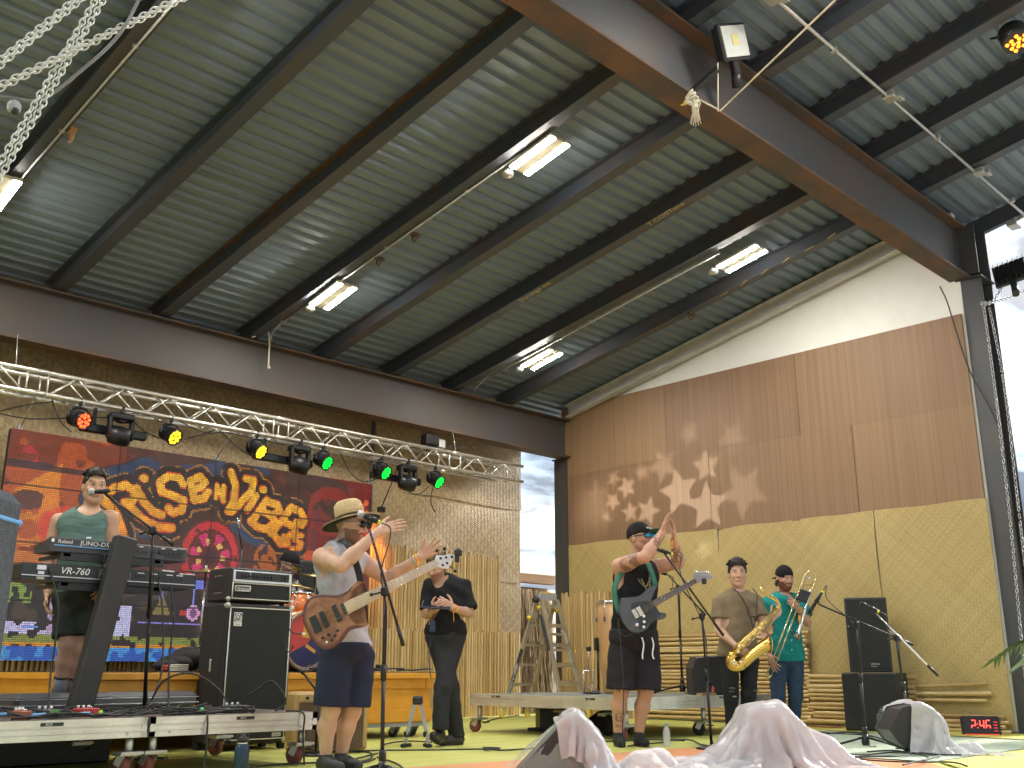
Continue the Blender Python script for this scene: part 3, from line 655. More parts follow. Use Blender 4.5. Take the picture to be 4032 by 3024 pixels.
# lettering
LET = [[(4.34, 2.36), (4.49, 2.26), (4.61, 2.02)], [(4.37, 2.4), (4.45, 2.5), (4.58, 2.55), (4.7, 2.49), (4.68, 2.4), (4.59, 2.36)], [(4.61, 2.36), (4.79, 2.21), (4.97, 2.14), (5.15, 2.14)], [(4.7, 2.53), (4.8, 2.39), (4.91, 2.3), (5.02, 2.27)], [(4.77, 2.65), (4.78, 2.65)],
    [(5.24, 2.64), (5.18, 2.71), (5.05, 2.71), (4.96, 2.63), (4.99, 2.53), (5.12, 2.5), (5.26, 2.46), (5.25, 2.35), (5.14, 2.31), (5.09, 2.36)], [(5.32, 2.69), (5.39, 2.48)], [(5.33, 2.69), (5.43, 2.76), (5.5, 2.7), (5.45, 2.63), (5.38, 2.61)], [(5.39, 2.49), (5.5, 2.51), (5.55, 2.59)],
    [(5.82, 2.86), (5.89, 2.71), (5.88, 2.52), (5.82, 2.4)], [(6.02, 2.81), (6.12, 2.81), (6.11, 2.68), (6.0, 2.55), (5.87, 2.4)], [(6.17, 2.62), (6.07, 2.45)], [(6.25, 2.71), (6.27, 2.71)], [(6.32, 2.59), (6.21, 2.43), (6.14, 2.31)], [(6.33, 2.57), (6.47, 2.55), (6.51, 2.48), (6.39, 2.41), (6.3, 2.44)],
    [(6.4, 2.39), (6.45, 2.35), (6.35, 2.24), (6.21, 2.26), (6.12, 2.32)], [(6.66, 2.54), (6.55, 2.37), (6.41, 2.2)], [(6.66, 2.54), (6.8, 2.5), (6.87, 2.41), (6.83, 2.34), (6.75, 2.37)], [(6.55, 2.36), (6.72, 2.31), (6.74, 2.23), (6.66, 2.19)], [(6.43, 2.2), (6.54, 2.09), (6.64, 2.1), (6.59, 2.17)]]
LET2 = [[(5.65, 2.68), (5.65, 2.54)], [(5.65, 2.67), (5.75, 2.51)], [(5.74, 2.68), (5.75, 2.51)], [(6.84, 2.21), (6.75, 2.21), (6.74, 2.15), (6.84, 2.12), (6.82, 2.06), (6.71, 2.04)]]
dl = np.full(PX.shape, 9.)
for s_ in LET: dl = np.minimum(dl, segd(s_) - .030)
for s_ in LET2: dl = np.minimum(dl, segd(s_) - .016)
put((dl < .22) & up, (.10, .04, .025), .75); put(((dl > .10) & (dl < .2) & (n1 > .5) & up & (PZ > 2.0)), (.03, .10, .22), .8)
put((dl < .085), (.045, .025, .022), .95); put((np.abs(dl - .095) < .010) & (n3 > .25), (.55, .28, .07), .9)
put((dl < .022), (.70, .12, .03), 1.); g = np.clip((PZ - 2.1) / .6, 0, 1)[..., None]
lm = ((dl < .012) * 1.)[..., None]; img[:] = img * (1 - lm) + (np.array((.95, .42, .04)) * (1 - g) + np.array((1., .62, .07)) * g) * (.72 + .4 * n3[..., None]) * lm
# flower, right side reds, lower scene
fr_ = blob(5.64, 1.86, .30, .34); an = np.arctan2(PZ - 1.86, PX - 5.64)
put((fr_ < 1.25) * 1., (.22, .03, .03), .8); put(((np.abs(fr_ - 1.05) < .13)) * (n3 > .3), (.75, .05, .07), .9); put((np.abs(fr_ - .62) < .2) & (np.sin(an * 7) > 0), (.80, .06, .25), .9); put((np.abs(fr_ - .5) < .1) & (np.sin(an * 7 + 1.8) > .3), (.9, .62, .2), .9); put((fr_ < .25) * 1., (.10, .02, .05), .9)
put((PX > 6.9) & (n1 > .42), (.34, .03, .03), .7); put((blob(7.25, 2.55, .35, .32) < 1) & (blob(7.2, 2.5, .24, .2) > 1), (.42, .045, .03), .8); put((blob(7.78, 2.36, .16, .18) < 1) * 1., (.95, .04, .03), .9); put((blob(7.78, 2.62, .06, .14) < 1) * (n3 > .4), (.95, .25, .08), .9); put((blob(7.0, 1.95, .12, .1) < 1) * 1., (.75, .16, .05), .8); put((blob(6.35, 1.85, .16, .22) < 1) * (n3 > .35), (.65, .22, .05), .8)
low = PZ < 1.62
put(low * 1., (.035, .03, .035), .92); put(low & (n2 > .68), (.16, .12, .09), .7); put((np.abs(PZ - 1.5 - (PX - 4.8) * .06) < .045) & (PX > 4.8) & (PX < 5.62), (.25, .32, .85), .9)
put((np.abs(PX - 5.1) < .012) & (PZ > 1.3) & (PZ < 1.48), (.3, .35, .8)); put((np.abs(PX - 5.49) < .012) & (PZ > 1.3) & (PZ < 1.5), (.3, .35, .8)); put((np.abs(PX - 5.12) < .10 * np.clip((1.42 - PZ) / .2, 0, 1)) & (PZ > 1.2) & (PZ < 1.42), (.32, .26, .10)); put((blob(5.49, 1.23, .075, .085) < 1) * 1., (.75, .45, .7)); put((blob(5.49, 1.23, .04, .045) < 1) * 1., (.3, .15, .3)); put((np.abs(PZ - 1.23) < .03) & (np.abs(np.abs(PX - 5.49) - .12) < .035), (.6, .08, .07))
put((np.abs(PZ - 1.115) < .012) & (PX > 4.86) & (PX < 5.65), (.30, .27, .62)); wb = (PX > 4.62) & (PX < 4.79) & (PZ > .96) & (PZ < 1.27); put(wb & (n3 > .25), (.62, .62, .85)); wb2 = (PX > 3.45) & (PX < 3.92) & (PZ > .96) & (PZ < 1.09); put(wb2 & (n3 > .3), (.62, .58, .82)); put((np.abs(PZ - 1.04) < .012) & (PX > 3.7) & (PX < 3.85), (.2, .35, .75)); put((PX > 3.92) & (PX < 4.1) & (PZ > .95) & (PZ < 1.35) & (n3 > .4), (.55, .42, .62)); put((PX > 3.4) & (PX < 3.75) & (PZ > 1.25) & (PZ < 1.5) & (n3 > .45), (.30, .42, .10)); put((PX > 4.2) & (PX < 4.6) & (PZ > 1.0) & (PZ < 1.5) & (n3 > .6), (.5, .15, .08))
put((PX > 5.7) & low & (n3 > .6) & (PZ > 1.0), (.25, .10, .3), .7)
put((PZ < .96) & (PZ > .88) & (n3 > .32), (.33, .38, .10), .9); put((PZ < .878) & (PZ > .842) & (n3 > .35), (.75, .38, .06), .9); put((PZ < .842) * 1., (.05, .17, .55)); put((PZ < .842) & (n3 > .55), (.12, .42, .78), .9)
img = img ** 1.3; img *= (.78 + .44 * rs.rand(NZ, NX, 1)); img[NZ // 4::NZ // 4, :] *= .25; img[:, NX // 4::NX // 4] *= .35
cw = (LX1 - LX0) / NX * .42; chh = (LZ1 - LZ0) / NZ * .40
cx = PX.ravel(); czv = PZ.ravel(); nq = cx.size
V = np.empty((nq, 4, 3)); V[:, :, 1] = LY; V[:, 0, 0] = V[:, 3, 0] = cx - cw; V[:, 1, 0] = V[:, 2, 0] = cx + cw; V[:, 0, 2] = V[:, 1, 2] = czv - chh; V[:, 2, 2] = V[:, 3, 2] = czv + chh
me = bpy.data.meshes.new('pixels'); me.vertices.add(nq * 4); me.vertices.foreach_set('co', V.ravel()); me.loops.add(nq * 4); me.loops.foreach_set('vertex_index', np.arange(nq * 4)); me.polygons.add(nq); me.polygons.foreach_set('loop_start', np.arange(nq) * 4); me.polygons.foreach_set('loop_total', np.full(nq, 4)); me.update()
ca = me.color_attributes.new('Col', 'FLOAT_COLOR', 'CORNER'); cc = np.ones((nq, 4, 4)); cc[:, :, :3] = img.reshape(-1, 1, 3); ca.data.foreach_set('color', cc.ravel())
m_px = bpy.data.materials.new('led_pixels'); m_px.use_nodes = True; t_ = m_px.node_tree; b_ = t_.nodes['Principled BSDF']; at = N(t_, 'ShaderNodeAttribute', attribute_name='Col')
b_.inputs['Base Color'].default_value = (.045, .04, .038, 1); b_.inputs['Roughness'].default_value = .5; t_.links.new(at.outputs['Color'], b_.inputs['Emission Color']); b_.inputs['Emission Strength'].default_value = .24
me.materials.append(m_px); po = bpy.data.objects.new('pixels', me); COL.objects.link(po); po.parent = led; po['kind'] = 'stuff'
for x in (3.42, 4.47, 5.61, 6.74, 7.80):
    MB().tube([(x, 10.6, LZ1), (x, 10.3, Z0)], .006, 5).box((x, 10.6, LZ1 + .02), (.04, .03, .05)).build('hanging_strap', m_galv, led)

# ================================================================== RISERS AND BACKLINE
CF = R_(-44.62)                       # heading of things that face the audience corner
m_profile = mat('riser_alu', (.66, .65, .62), .42, .6, bump=.08, bscale=60, scale=4, var=.2)
m_decktop = mat('deck_ply', (.085, .06, .05), .75, bump=.15, bscale=25)
m_wheel = mat('wheel_red', (.22, .06, .055), .55); m_zinc = mat('zinc_plate', (.5, .5, .48), .4, .7)
m_stick = mat('black_sticker', (.02, .02, .02), .5); m_wtxt = mat('white_print', (.8, .8, .78), .5)
def caster(parent, x, y, z, m, r=.065, brk=True):
    c = MB().box((x, y, z), (.13, .11, .012)).bar((x - .03, y, z), (x - .045, y + .03, r), .008, .05).bar((x + .03, y, z), (x + .015, y + .03, r), .008, .05).build('caster', m_zinc, parent)
    MB().lathe([(r * .45, -.022), (r * .93, -.022), (r, -.012), (r, .012), (r * .93, .022), (r * .45, .022)], (x - .015, y + .03, r), (1, .25, 0), 18).build('wheel', m, c)
    if brk: MB().box((x + .06, y - .05, z - .03), (.03, .08, .012)).build('brake_pedal', m_black, c)
    return c
def deck(parent, x0, x1, y0, y1, zt, top=m_decktop, legs=((0, 0), (1, 0), (0, 1), (1, 1)), wm=m_wheel, labels=True):
    d = MB().box(((x0 + x1) / 2, (y0 + y1) / 2, zt - .012), (x1 - x0 - .03, y1 - y0 - .03, .024)).build('deck_board', top, parent)
    for (a, b, n) in (((x0, y0), (x1, y0), (0, -1)), ((x0, y1), (x1, y1), (0, 1)), ((x0, y0), (x0, y1), (-1, 0)), ((x1, y0), (x1, y1), (1, 0))):
        pr = MB(); i = Vector((-n[0] * .02, -n[1] * .02, 0))
        A = Vector((a[0], a[1], 0)) + i; B = Vector((b[0], b[1], 0)) + i
        for (zc, h, w2) in ((zt - .020, .040, .040), (zt - .0455, .011, .026), (zt - .064, .026, .038), (zt - .0805, .007, .026), (zt - .099, .030, .040)):
            pr.bar(A + Vector((0, 0, zc)), B + Vector((0, 0, zc)), w2, h)
        pr.build('edge_profile', m_profile, d)
    for (u, v) in legs:
        x = x0 + .07 if u == 0 else x1 - .07; y = y0 + .08 if v == 0 else y1 - .08
        MB().cyl((x, y, .13), (x, y, zt - .1), .024, 10).build('leg', m_alu, d); MB().box((x, y, .14), (.14, .12, .016)).build('clamp_plate', m_zinc, d)
        caster(d, x, y + .02, .13, wm)
    return d
rl = thing('stage_riser', 'low aluminium riser on red casters under the keyboard player', 'riser')
deck(rl, 2.965, 4.18, 6.15, 7.40, .345); deck(rl, 1.74, 2.955, 6.15, 8.59, .345); deck(rl, .5, 1.73, 6.15, 8.59, .345, legs=((0, 0), (0, 1)))
def sticker(x, y, z, w_=.13, txt='SICO', parent=rl, xd=(1, 0, 0)):
    M = frame((x, y, z), xd, (0, 0, 1)); n = Vector(xd).cross(Vector((0, 0, 1)))
    o = MB().box((0, 0, 0), (w_, .020, .002)).build('sticker', m_stick, parent); o.matrix_local = M
    text_mesh('sticker_print', txt, .018, m_wtxt, o, Matrix.Translation((-w_ * .3, -.006, .0012)), .0004, shear=.2)
sticker(2.38, 6.149, .322); sticker(3.62, 6.149, .322)
for x in (2.83, 3.10, 4.05): MB().cyl((x, 6.150, .255), (x, 6.146, .255), .009, 8).build('bolt', m_zinc, rl)
MB().box((2.96, 6.148, .30), (.016, .004, .075)).build('hinge_gap', m_stick, rl)
rr = thing('stage_riser', 'wide aluminium riser on casters in front of the ladder', 'riser')
deck(rr, 7.56, 8.78, 6.15, 8.30, .385, mat('deck_grey', (.15, .16, .14), .7, bump=.15, bscale=25), legs=((0, 0), (0, 1))); deck(rr, 8.79, 10.0, 6.15, 8.30, .385, MATS['deck_grey'], legs=((0, 0), (1, 0), (0, 1), (1, 1)), wm=m_rubber)
sticker(7.559, 7.9, .365, .12, 'SICO', rr, (0, -1, 0)); sticker(7.559, 6.6, .365, .12, 'SICO', rr, (0, -1, 0)); sticker(9.1, 6.149, .365, .12, 'SICO', rr)
# yellow drum riser on dollies
m_yl = mat('school_bus_yellow', (.72, .33, .03), .5, var=.08, bump=.05, bscale=30)
dr = thing('drum_riser', 'bright yellow wooden drum platform on a wheeled dolly', 'riser')
MB().box((5.10, 9.18, .34), (3.40, 2.26, .42), bev=.006).build('skirt', m_yl, dr)
MB().box((5.10, 9.17, .575), (3.52, 2.40, .055), bev=.004).build('top_rail', m_yl, dr)
for x in (3.36, 4.5, 5.6, 6.70): MB().box((x + .06, 8.025, .50), (.10, .03, .10), bev=.004).build('cleat', m_yl, dr)
MB().box((5.10, 8.035, .50), (3.44, .022, .09), bev=.003).build('fascia_board', m_yl, dr); MB().box((5.10, 8.042, .20), (3.42, .016, .11), bev=.003).build('lower_board', m_yl, dr)
MB().box((5.10, 9.17, .6065), (3.46, 2.34, .008)).build('carpet', mat('drum_carpet', (.03, .03, .032), .95, bump=.4, bscale=90), dr)
MB().box((6.2, 8.45, .12), (1.1, .8, .035)).build('dolly', m_grey, dr)
for x in (5.75, 6.45, 6.68): caster(dr, x, 8.14, .105, m_rubber, .045, False)
# bass amplifier
m_tolex = mat('tolex', (.022, .02, .02), .6, bump=.3, bscale=150); m_grille = mat('amp_grille', (.016, .018, .017), .8, bump=.5, bscale=300, stretch=(1, 1, 4))
m_pipe = mat('cream_piping', (.62, .60, .52), .6); m_cap = mat('corner_metal', (.62, .6, .55), .35, .5)
AX0, AX1, AY0, AY1 = 4.235, 4.865, 7.60, 8.0
ac = thing('bass_cabinet', 'tall black bass speaker cabinet with white piping', 'amplifier')
MB().box(((AX0 + AX1) / 2, (AY0 + AY1) / 2 + .01, .60), (AX1 - AX0, AY1 - AY0, 1.10), bev=.012).build('cabinet', m_tolex, ac)
MB().box(((AX0 + AX1) / 2, AY0 + .012, .60), (AX1 - AX0 - .06, .03, 1.03)).build('grille', m_grille, ac)
def piping(parent, x0, x1, y, z0, z1):
    for a, b in (((x0, y, z0), (x1, y, z0)), ((x0, y, z1), (x1, y, z1)), ((x0, y, z0), (x0, y, z1)), ((x1, y, z0), (x1, y, z1))): MB().tube([a, b], .0055, 6).build('piping', m_pipe, parent)
piping(ac, AX0 + .03, AX1 - .03, AY0 - .003, .085, 1.118)
for x in (AX0 + .012, AX1 - .012):
    for z in (.07, 1.135): MB().box((x, AY0 + .022, z), (.05, .06, .05), bev=.018).build('corner_cap', m_cap, ac)
    for y in (AY0 + .06, AY1 - .05): MB().box((x, y, .025), (.06, .06, .05), bev=.01).build('foot', m_rubber, ac)
MB().box((AX0 + .10, AY0 - .006, 1.025), (.075, .006, .11), bev=.002).build('badge', m_cap, ac)
bd = bpy.data.objects['badge']
MB().box((AX0 + .10, AY0 - .0097, 1.04), (.063, .003, .063)).build('badge_field', m_stick, bd)
MB().lathe([(.030, 0), (.030, .002), (.020, .002), (.020, 0)], (AX0 + .098, AY0 - .011, 1.037), (0, -1, 0), 20).lathe([(.012, 0), (.012, .002), (.0001, .002)], (AX0 + .098, AY0 - .011, 1.037), (0, -1, 0), 16).box((AX0 + .1245, AY0 - .012, 1.03), (.008, .002, .042)).build('badge_emblem', m_cap, bd)
text_mesh('badge_print', 'Ampeg', .016, m_stick, bd, frame((AX0 + .072, AY0 - .0095, .980), (1, 0, 0), (0, 0, 1)), .0004, shear=.3)
MB().box((AX1 - .10, AY0 - .006, .115), (.085, .004, .03), bev=.002).build('name_plate', m_cap, ac)
text_mesh('plate_print', 'SVT-810', .016, m_stick, ac, frame((AX1 - .135, AY0 - .0085, .109), (1, 0, 0), (0, 0, 1)), .0004)
MB().box((AX0 - .004, AY0 + .2, .66), (.012, .02, .10), bev=.003).build('handle', m_cap, ac)
ah = thing('bass_amplifier', 'black bass amplifier head sitting on the tall cabinet', 'amplifier')
MB().box(((AX0 + AX1) / 2, AY0 + .20, 1.31), (AX1 - AX0 - .02, .36, .27), bev=.012).build('case', m_tolex, ah)
MB().box(((AX0 + AX1) / 2, AY0 + .022, 1.255), (AX1 - AX0 - .09, .02, .13)).build('grille', m_grille, ah)
MB().box(((AX0 + AX1) / 2, AY0 + .012, 1.375), (AX1 - AX0 - .07, .02, .095), bev=.003).build('chrome_panel', m_alu, ah)
MB().box(((AX0 + AX1) / 2 - .005, AY0 + .002, 1.379), (AX1 - AX0 - .12, .004, .066)).build('control_panel', m_stick, ah)
for i in range(9): MB().cyl((AX0 + .12 + i * .034, AY0 + .001, 1.378), (AX0 + .12 + i * .034, AY0 - .018, 1.378), .009, 8).build('knob', m_black, ah)
for x in (AX1 - .10, AX1 - .13): MB().box((x, AY0 - .002, 1.38), (.018, .01, .035)).build('switch', m_black, ah)
MB().box((AX1 - .055, AY0 - .001, 1.378), (.022, .006, .05)).build('power_lamp', m_white, ah); MB().tube([(AX0 + .19, AY0 + .0005, 1.345), (AX0 + .19, AY0 + .0005, 1.411)], .002, 4).build('panel_rule', m_pipe, ah)
piping(ah, AX0 + .04, AX1 - .04, AY0 + .011, 1.192, 1.32)
MB().box((AX0 + .13, AY0 + .006, 1.275), (.14, .006, .045), bev=.002).build('logo_plate', m_stick, ah); piping(bpy.data.objects['logo_plate'], AX0 + .062, AX0 + .198, AY0 + .003, 1.255, 1.295)
text_mesh('logo', 'Ampeg', .042, m_cap, ah, frame((AX0 + .070, AY0 + .0025, 1.262), (1, 0, 0), (0, 0, 1)), .0008, shear=.35)
for x in (AX0 + .022, AX1 - .022): MB().box((x, AY0 + .035, 1.19), (.04, .05, .04), bev=.015).build('corner_cap', m_cap, ah)
for x in (AX0 + .06, AX1 - .06): MB().cyl((x, AY0 + .1, 1.148), (x, AY0 + .1, 1.18), .02, 8).build('foot', m_rubber, ah)
MB().box((AX0 + .008, AY0 + .19, 1.31), (.008, .12, .11), bev=.003).build('side_handle', m_black, ah)
for i in range(8): MB().sph((AX0 + .002, AY0 + .14 + (i % 4) * .034, 1.38 if i < 4 else 1.24), .005, 6).build('rivet', m_cap, ah)
# tweed combo amp behind the bass player
ta = thing('guitar_amplifier', 'brown guitar combo amplifier with tan trim behind the bass player', 'amplifier', (4.86, 7.02, 0), R_(-20))
m_tan = mat('tan_trim', (.42, .27, .10), .6); MB().box((0, 0, .24), (.60, .27, .44), bev=.02).build('cabinet', m_tan, ta)
MB().box((0, -.137, .21), (.52, .012, .34)).build('grille_cloth', mat('brown_grille', (.11, .07, .04), .9, bump=.4, bscale=200), ta); MB().box((0, -.137, .415), (.52, .012, .05)).build('control_strip', mat('gold_panel', (.45, .33, .14), .4, .4), ta)
for i in range(6): MB().cyl((-.2 + .08 * i, -.14, .415), (-.2 + .08 * i, -.158, .415), .012, 8).build('knob', m_black, ta)
for sx in (-1, 1): MB().box((sx * .24, 0, .01), (.05, .2, .02)).build('foot', m_rubber, ta)
MB().tube([(-.1, 0, .46), (-.08, 0, .49), (.08, 0, .49), (.1, 0, .46)], .012, 6).build('handle', m_black, ta)

# ------------------------------------------------------------------ drum kit
m_shell = mat('orange_shell', (.62, .16, .03), .25, coat=.5); m_hoop = mat('maple_hoop', (.40, .25, .12), .4); m_head = mat('drum_head', (.75, .74, .72), .5)
m_bronze = mat('bronze', (.45, .32, .14), .35, .9)
dk = thing('drum_kit', 'drum kit with orange toms and painted bass drum on yellow platform', 'drum kit')
bc = Vector((5.52, 8.38, .895)); nb = Vector((.10, -1, 0)).normalized()
MB().lathe([(.275, 0), (.275, .40)], bc, -nb, 28).build('bass_drum', m_shell, dk); bdm = bpy.data.objects['bass_drum']
MB().lathe([(.268, .0), (.288, .0), (.288, .04), (.268, .04)], bc, nb, 28, ring=True).build('hoop', m_hoop, bdm)
MB().lathe([(.001, .012), (.268, .012)], bc, nb, 28).build('drum_head', m_head, bdm)
def disc(parent, name, m, off, pts):
    M = frame(bc + nb * off, nb.cross(Vector((0, 0, 1))) * -1, (0, 0, 1)); MB().add([M @ Vector((x, y, 0)) for x, y in pts], [tuple(range(len(pts)))]).build(name, m, parent)
arc = lambda r, a, b, n=20: [(r * math.cos(t), r * math.sin(t)) for t in np.linspace(a, b, n)]
disc(bdm, 'art_red', mat('head_red', (.55, .07, .06), .5), .0135, arc(.245, 0, 6.28, 30)[:-1]); disc(bdm, 'art_navy', mat('head_navy', (.03, .035, .11), .5), .015, [(.0, -.03)] + arc(.24, -2.6, .15) + [(.1, .06)])
disc(bdm, 'art_gold', mat('head_gold', (.70, .36, .05), .5), .0165, [(.02, .02), (.10, .20), (.04, .12), (-.03, .22), (-.06, .03)]); disc(bdm, 'art_gold', MATS['head_gold'], .0165, [(-.02, -.06), (.10, -.12), (.11, -.09), (0, -.03)])
MB().lathe([(.001, 0), (.04, 0), (.05, .03), (.05, .10), (.03, .12)], bc + nb * .10 + Vector((.12, 0, -.12)), nb, 14).build('kick_microphone', m_black, dk)
def drum(name, c, ax, r, h, m):
    d = MB().lathe([(r, 0), (r, h)], c, ax, 22).build(name, m, dk); a = Vector(ax).normalized(); q = Vector((0, 0, 1)).rotation_difference(a)
    MB().lathe([(r * .98, h), (r * 1.05, h), (r * 1.05, h + .02), (r * .98, h + .02)], c, ax, 22, ring=True).lathe([(r * .98, -.02), (r * 1.05, -.02), (r * 1.05, 0), (r * .98, 0)], c, ax, 22, ring=True).build('hoop', m_chrome, d)
    MB().lathe([(.001, h + .012), (r * .98, h + .012)], c, ax, 22).build('drum_head', m_head, d)
    for i in range(8):
        t = i * .785; p = Vector((math.cos(t), math.sin(t), 0)); MB().box(Vector(c) + q @ (p * r * 1.04 + Vector((0, 0, h * .75))), (.02, .02, .045), bev=.004).cyl(Vector(c) + q @ (p * r * 1.06), Vector(c) + q @ (p * r * 1.06 + Vector((0, 0, h))), .004, 5).build('lug', m_chrome, d)
drum('rack_tom', (5.58, 8.62, 1.12), (.05, .2, 1), .145, .20, m_shell); drum('floor_tom', (5.95, 9.2, .78), (0, 0, 1), .19, .36, m_shell); drum('snare_drum', (5.1, 9.1, 1.08), (0, .05, 1), .17, .13, m_chrome)
def cym(c, r, ax): MB().lathe([(.001, .03), (.03, .025), (.045, .012), (r, -.008), (r, -.010), (.045, .008)], c, ax, 28).build('cymbal', m_bronze, dk); MB().cyl(c, Vector(c) + Vector((0, 0, .06)), .012, 8).build('wing_nut', m_chrome, dk)
def cstand(x, y, z):
    MB().tube([(x, y, .66), (x, y, z)], .011, 8).build('cymbal_stand', m_chrome, dk)
    for k in range(3): MB().tube([(x, y, .85), (x + .22 * math.cos(k * 2.1 + .3), y + .22 * math.sin(k * 2.1 + .3), .62)], .009, 6).build('stand_leg', m_chrome, dk)
cym((4.60, 8.70, 1.50), .22, (.02, -.06, 1)); cstand(4.60, 8.70, 1.52); cym((5.75, 8.95, 1.45), .19, (.1, -.1, 1)); cstand(5.75, 8.95, 1.47); cym((6.2, 9.3, 1.6), .24, (.1, -.15, 1)); cstand(6.2, 9.3, 1.62)
MB().tube([(5.62, 8.45, .62), (5.60, 8.5, 1.0), (5.56, 8.55, 1.3)], .010, 6).tube([(5.55, 8.40, .62), (5.6, 8.5, .85), (5.68, 8.42, .62)], .009, 6).build('hardware_stand', m_chrome, dk)
MB().tube([(5.0, 8.8, 1.1), (4.98, 8.75, 1.75)], .008, 6).tube([(4.98, 8.75, 1.75), (4.9, 8.7, 1.95)], .007, 6).build('overhead_stand', m_black, dk); MB().cyl((4.9, 8.7, 1.93), (4.88, 8.69, 2.03), .011, 8).build('overhead_microphone', m_chrome, dk)
t = thing('monitor_speaker', 'large black drum monitor cabinet standing behind the drummer', 'speaker', (6.55, 9.9, .61), R_(-8)); MB().box((0, 0, .60), (.50, .45, 1.20), bev=.02).build('cabinet', m_tolex, t); MB().box((0, -.228, .60), (.46, .012, 1.12)).build('grille', m_grille, t)
t = thing('gear_heap', 'dark heap of bags and cables at the corner of the drum platform', 'bags')
for c, r, s in (((4.28, 8.5, .68), .12, (1.3, 1, .6)), ((4.42, 8.55, .72), .14, (1.1, 1, .75)), ((4.12, 8.35, .66), .08, (1.4, 1, .6))): MB().sph(c, r, 12, s).build('soft_bag', m_rubber, t)
MB().box((4.1, 8.18, .64), (.16, .08, .05), bev=.01).build('red_tool_box', mat('red_plastic', (.42, .04, .03), .5), t)
for i in range(4): MB().tube([Vector((4.12 + .08 * math.cos(a), 8.12 + .05 * math.sin(a), .62 + .014 * i)) for a in np.linspace(0, 6.2, 14)], .008, 5).build('rope_coil', m_rope, t)

# ------------------------------------------------------------------ keyboards on a column stand
m_kb = mat('keyboard_black', (.022, .023, .026), .4); m_kb2 = mat('keyboard_charcoal', (.045, .045, .05), .45); m_blue = mat('blue_stripe', (.15, .35, .6), .5)
ks = thing('keyboard_stand', 'black column keyboard stand leaning between two keyboards', 'stand')
MB().bar((2.88, 7.02, .36), (3.10, 7.08, 1.535), .155, .10, (0, 1, 0), bev=.012).build('column', mat('stand_alu_black', (.026, .025, .023), .55, bump=.1), ks)
for z, y in ((1.392, 7.30), (1.19, 7.28)):
    for x in (2.74, 3.40): MB().bar((x, y - .12, z), (x, y + .34, z), .05, .022).build('arm', m_black, ks)
    MB().bar((2.70, y - .10, z - .012), (3.45, y - .10, z - .012), .04, .05).box((3.02, y - .13, z - .01), (.07, .06, .07), bev=.006).build('arm_bracket', m_black, ks)
for sx in (-1, 1): MB().bar((2.95 + sx * .45, 7.35, .36), (2.9, 7.02, .37), .06, .03).build('foot_bar', m_black, ks)
def keyboard(name, lab, x0, x1, y, z, h, dpt, m, build):
    t = thing(name, lab, 'keyboard', ((x0 + x1) / 2, y, z)); L = x1 - x0
    MB().prism([(0, .0), (dpt, .0), (dpt, h * .55), (dpt * .5, h * .72), (.015, h), (0, h - .012)], L, frame((L / 2, 0, 0), (0, 1, 0), (0, 0, 1)) @ Matrix.Rotation(math.pi, 4, 'Y') @ Matrix.Scale(-1, 4, (1, 0, 0)) if 0 else Matrix(((0, 0, 1, -L / 2), (1, 0, 0, 0), (0, 1, 0, 0), (0, 0, 0, 1)))).build('case', m, t)
    n = 36; kw = (L - .2) / n
    MB().box((.07, dpt * .74, h * .66), (L - .22, dpt * .42, .018), bev=.002).build('white_keys', mat('ivory_keys', (.8, .79, .75), .35), t)
    for i in range(n):
        if i % 7 in (0, 1, 3, 4, 5): MB().box((.07 - (L - .22) / 2 + (i + 1) * (L - .22) / n, dpt * .68, h * .66 + .013), (kw * .5, dpt * .27, .016)).build('black_key', m_black, t)
    build(t, L); return t
def juno(t, L):
    zt = .058
    text_mesh('maker_name', 'Roland', .036, m_wtxt, t, frame((-L / 2 + .045, -.003, zt), (1, 0, 0), (0, 0, 1)), .0006)
    text_mesh('model_name', 'JUNO-DS', .044, m_wtxt, t, frame((-L / 2 + .20, -.003, zt - .003), (1, 0, 0), (0, 0, 1)), .0006, sx=1.15)
    MB().box((-L / 2 + .01, -.003, zt + .015), (.018, .003, .022)).build('maker_mark', m_wtxt, t)
    MB().box((-L / 2 + .235, -.003, .042), (.43, .003, .008)).build('stripe', m_blue, t)
    for x in (.12, .15, .18, .22, .25, .28): MB().cyl((x, .001, .045), (x, -.006, .045), .008, 8).build('socket', m_stick, t)
    MB().box((.30, -.003, .055), (.055, .006, .03)).build('power_inlet', m_stick, t); MB().box((.40, -.003, .05), (.14, .003, .055), bev=.001).build('jack_plate', m_kb, t)
    for x in (.36, .40, .44): MB().cyl((x, -.004, .05), (x, -.010, .05), .008, 8).build('socket', m_stick, t)
    for x in (-.02, .14, .31, .40): MB().box((x, -.0045, .08), (.03, .001, .006)).build('port_print', m_wtxt, t)
keyboard('keyboard', 'slim charcoal keyboard on the upper tier with white maker lettering and blue stripe', 2.63, 3.64, 7.20, 1.413, .10, .30, m_kb2, juno)
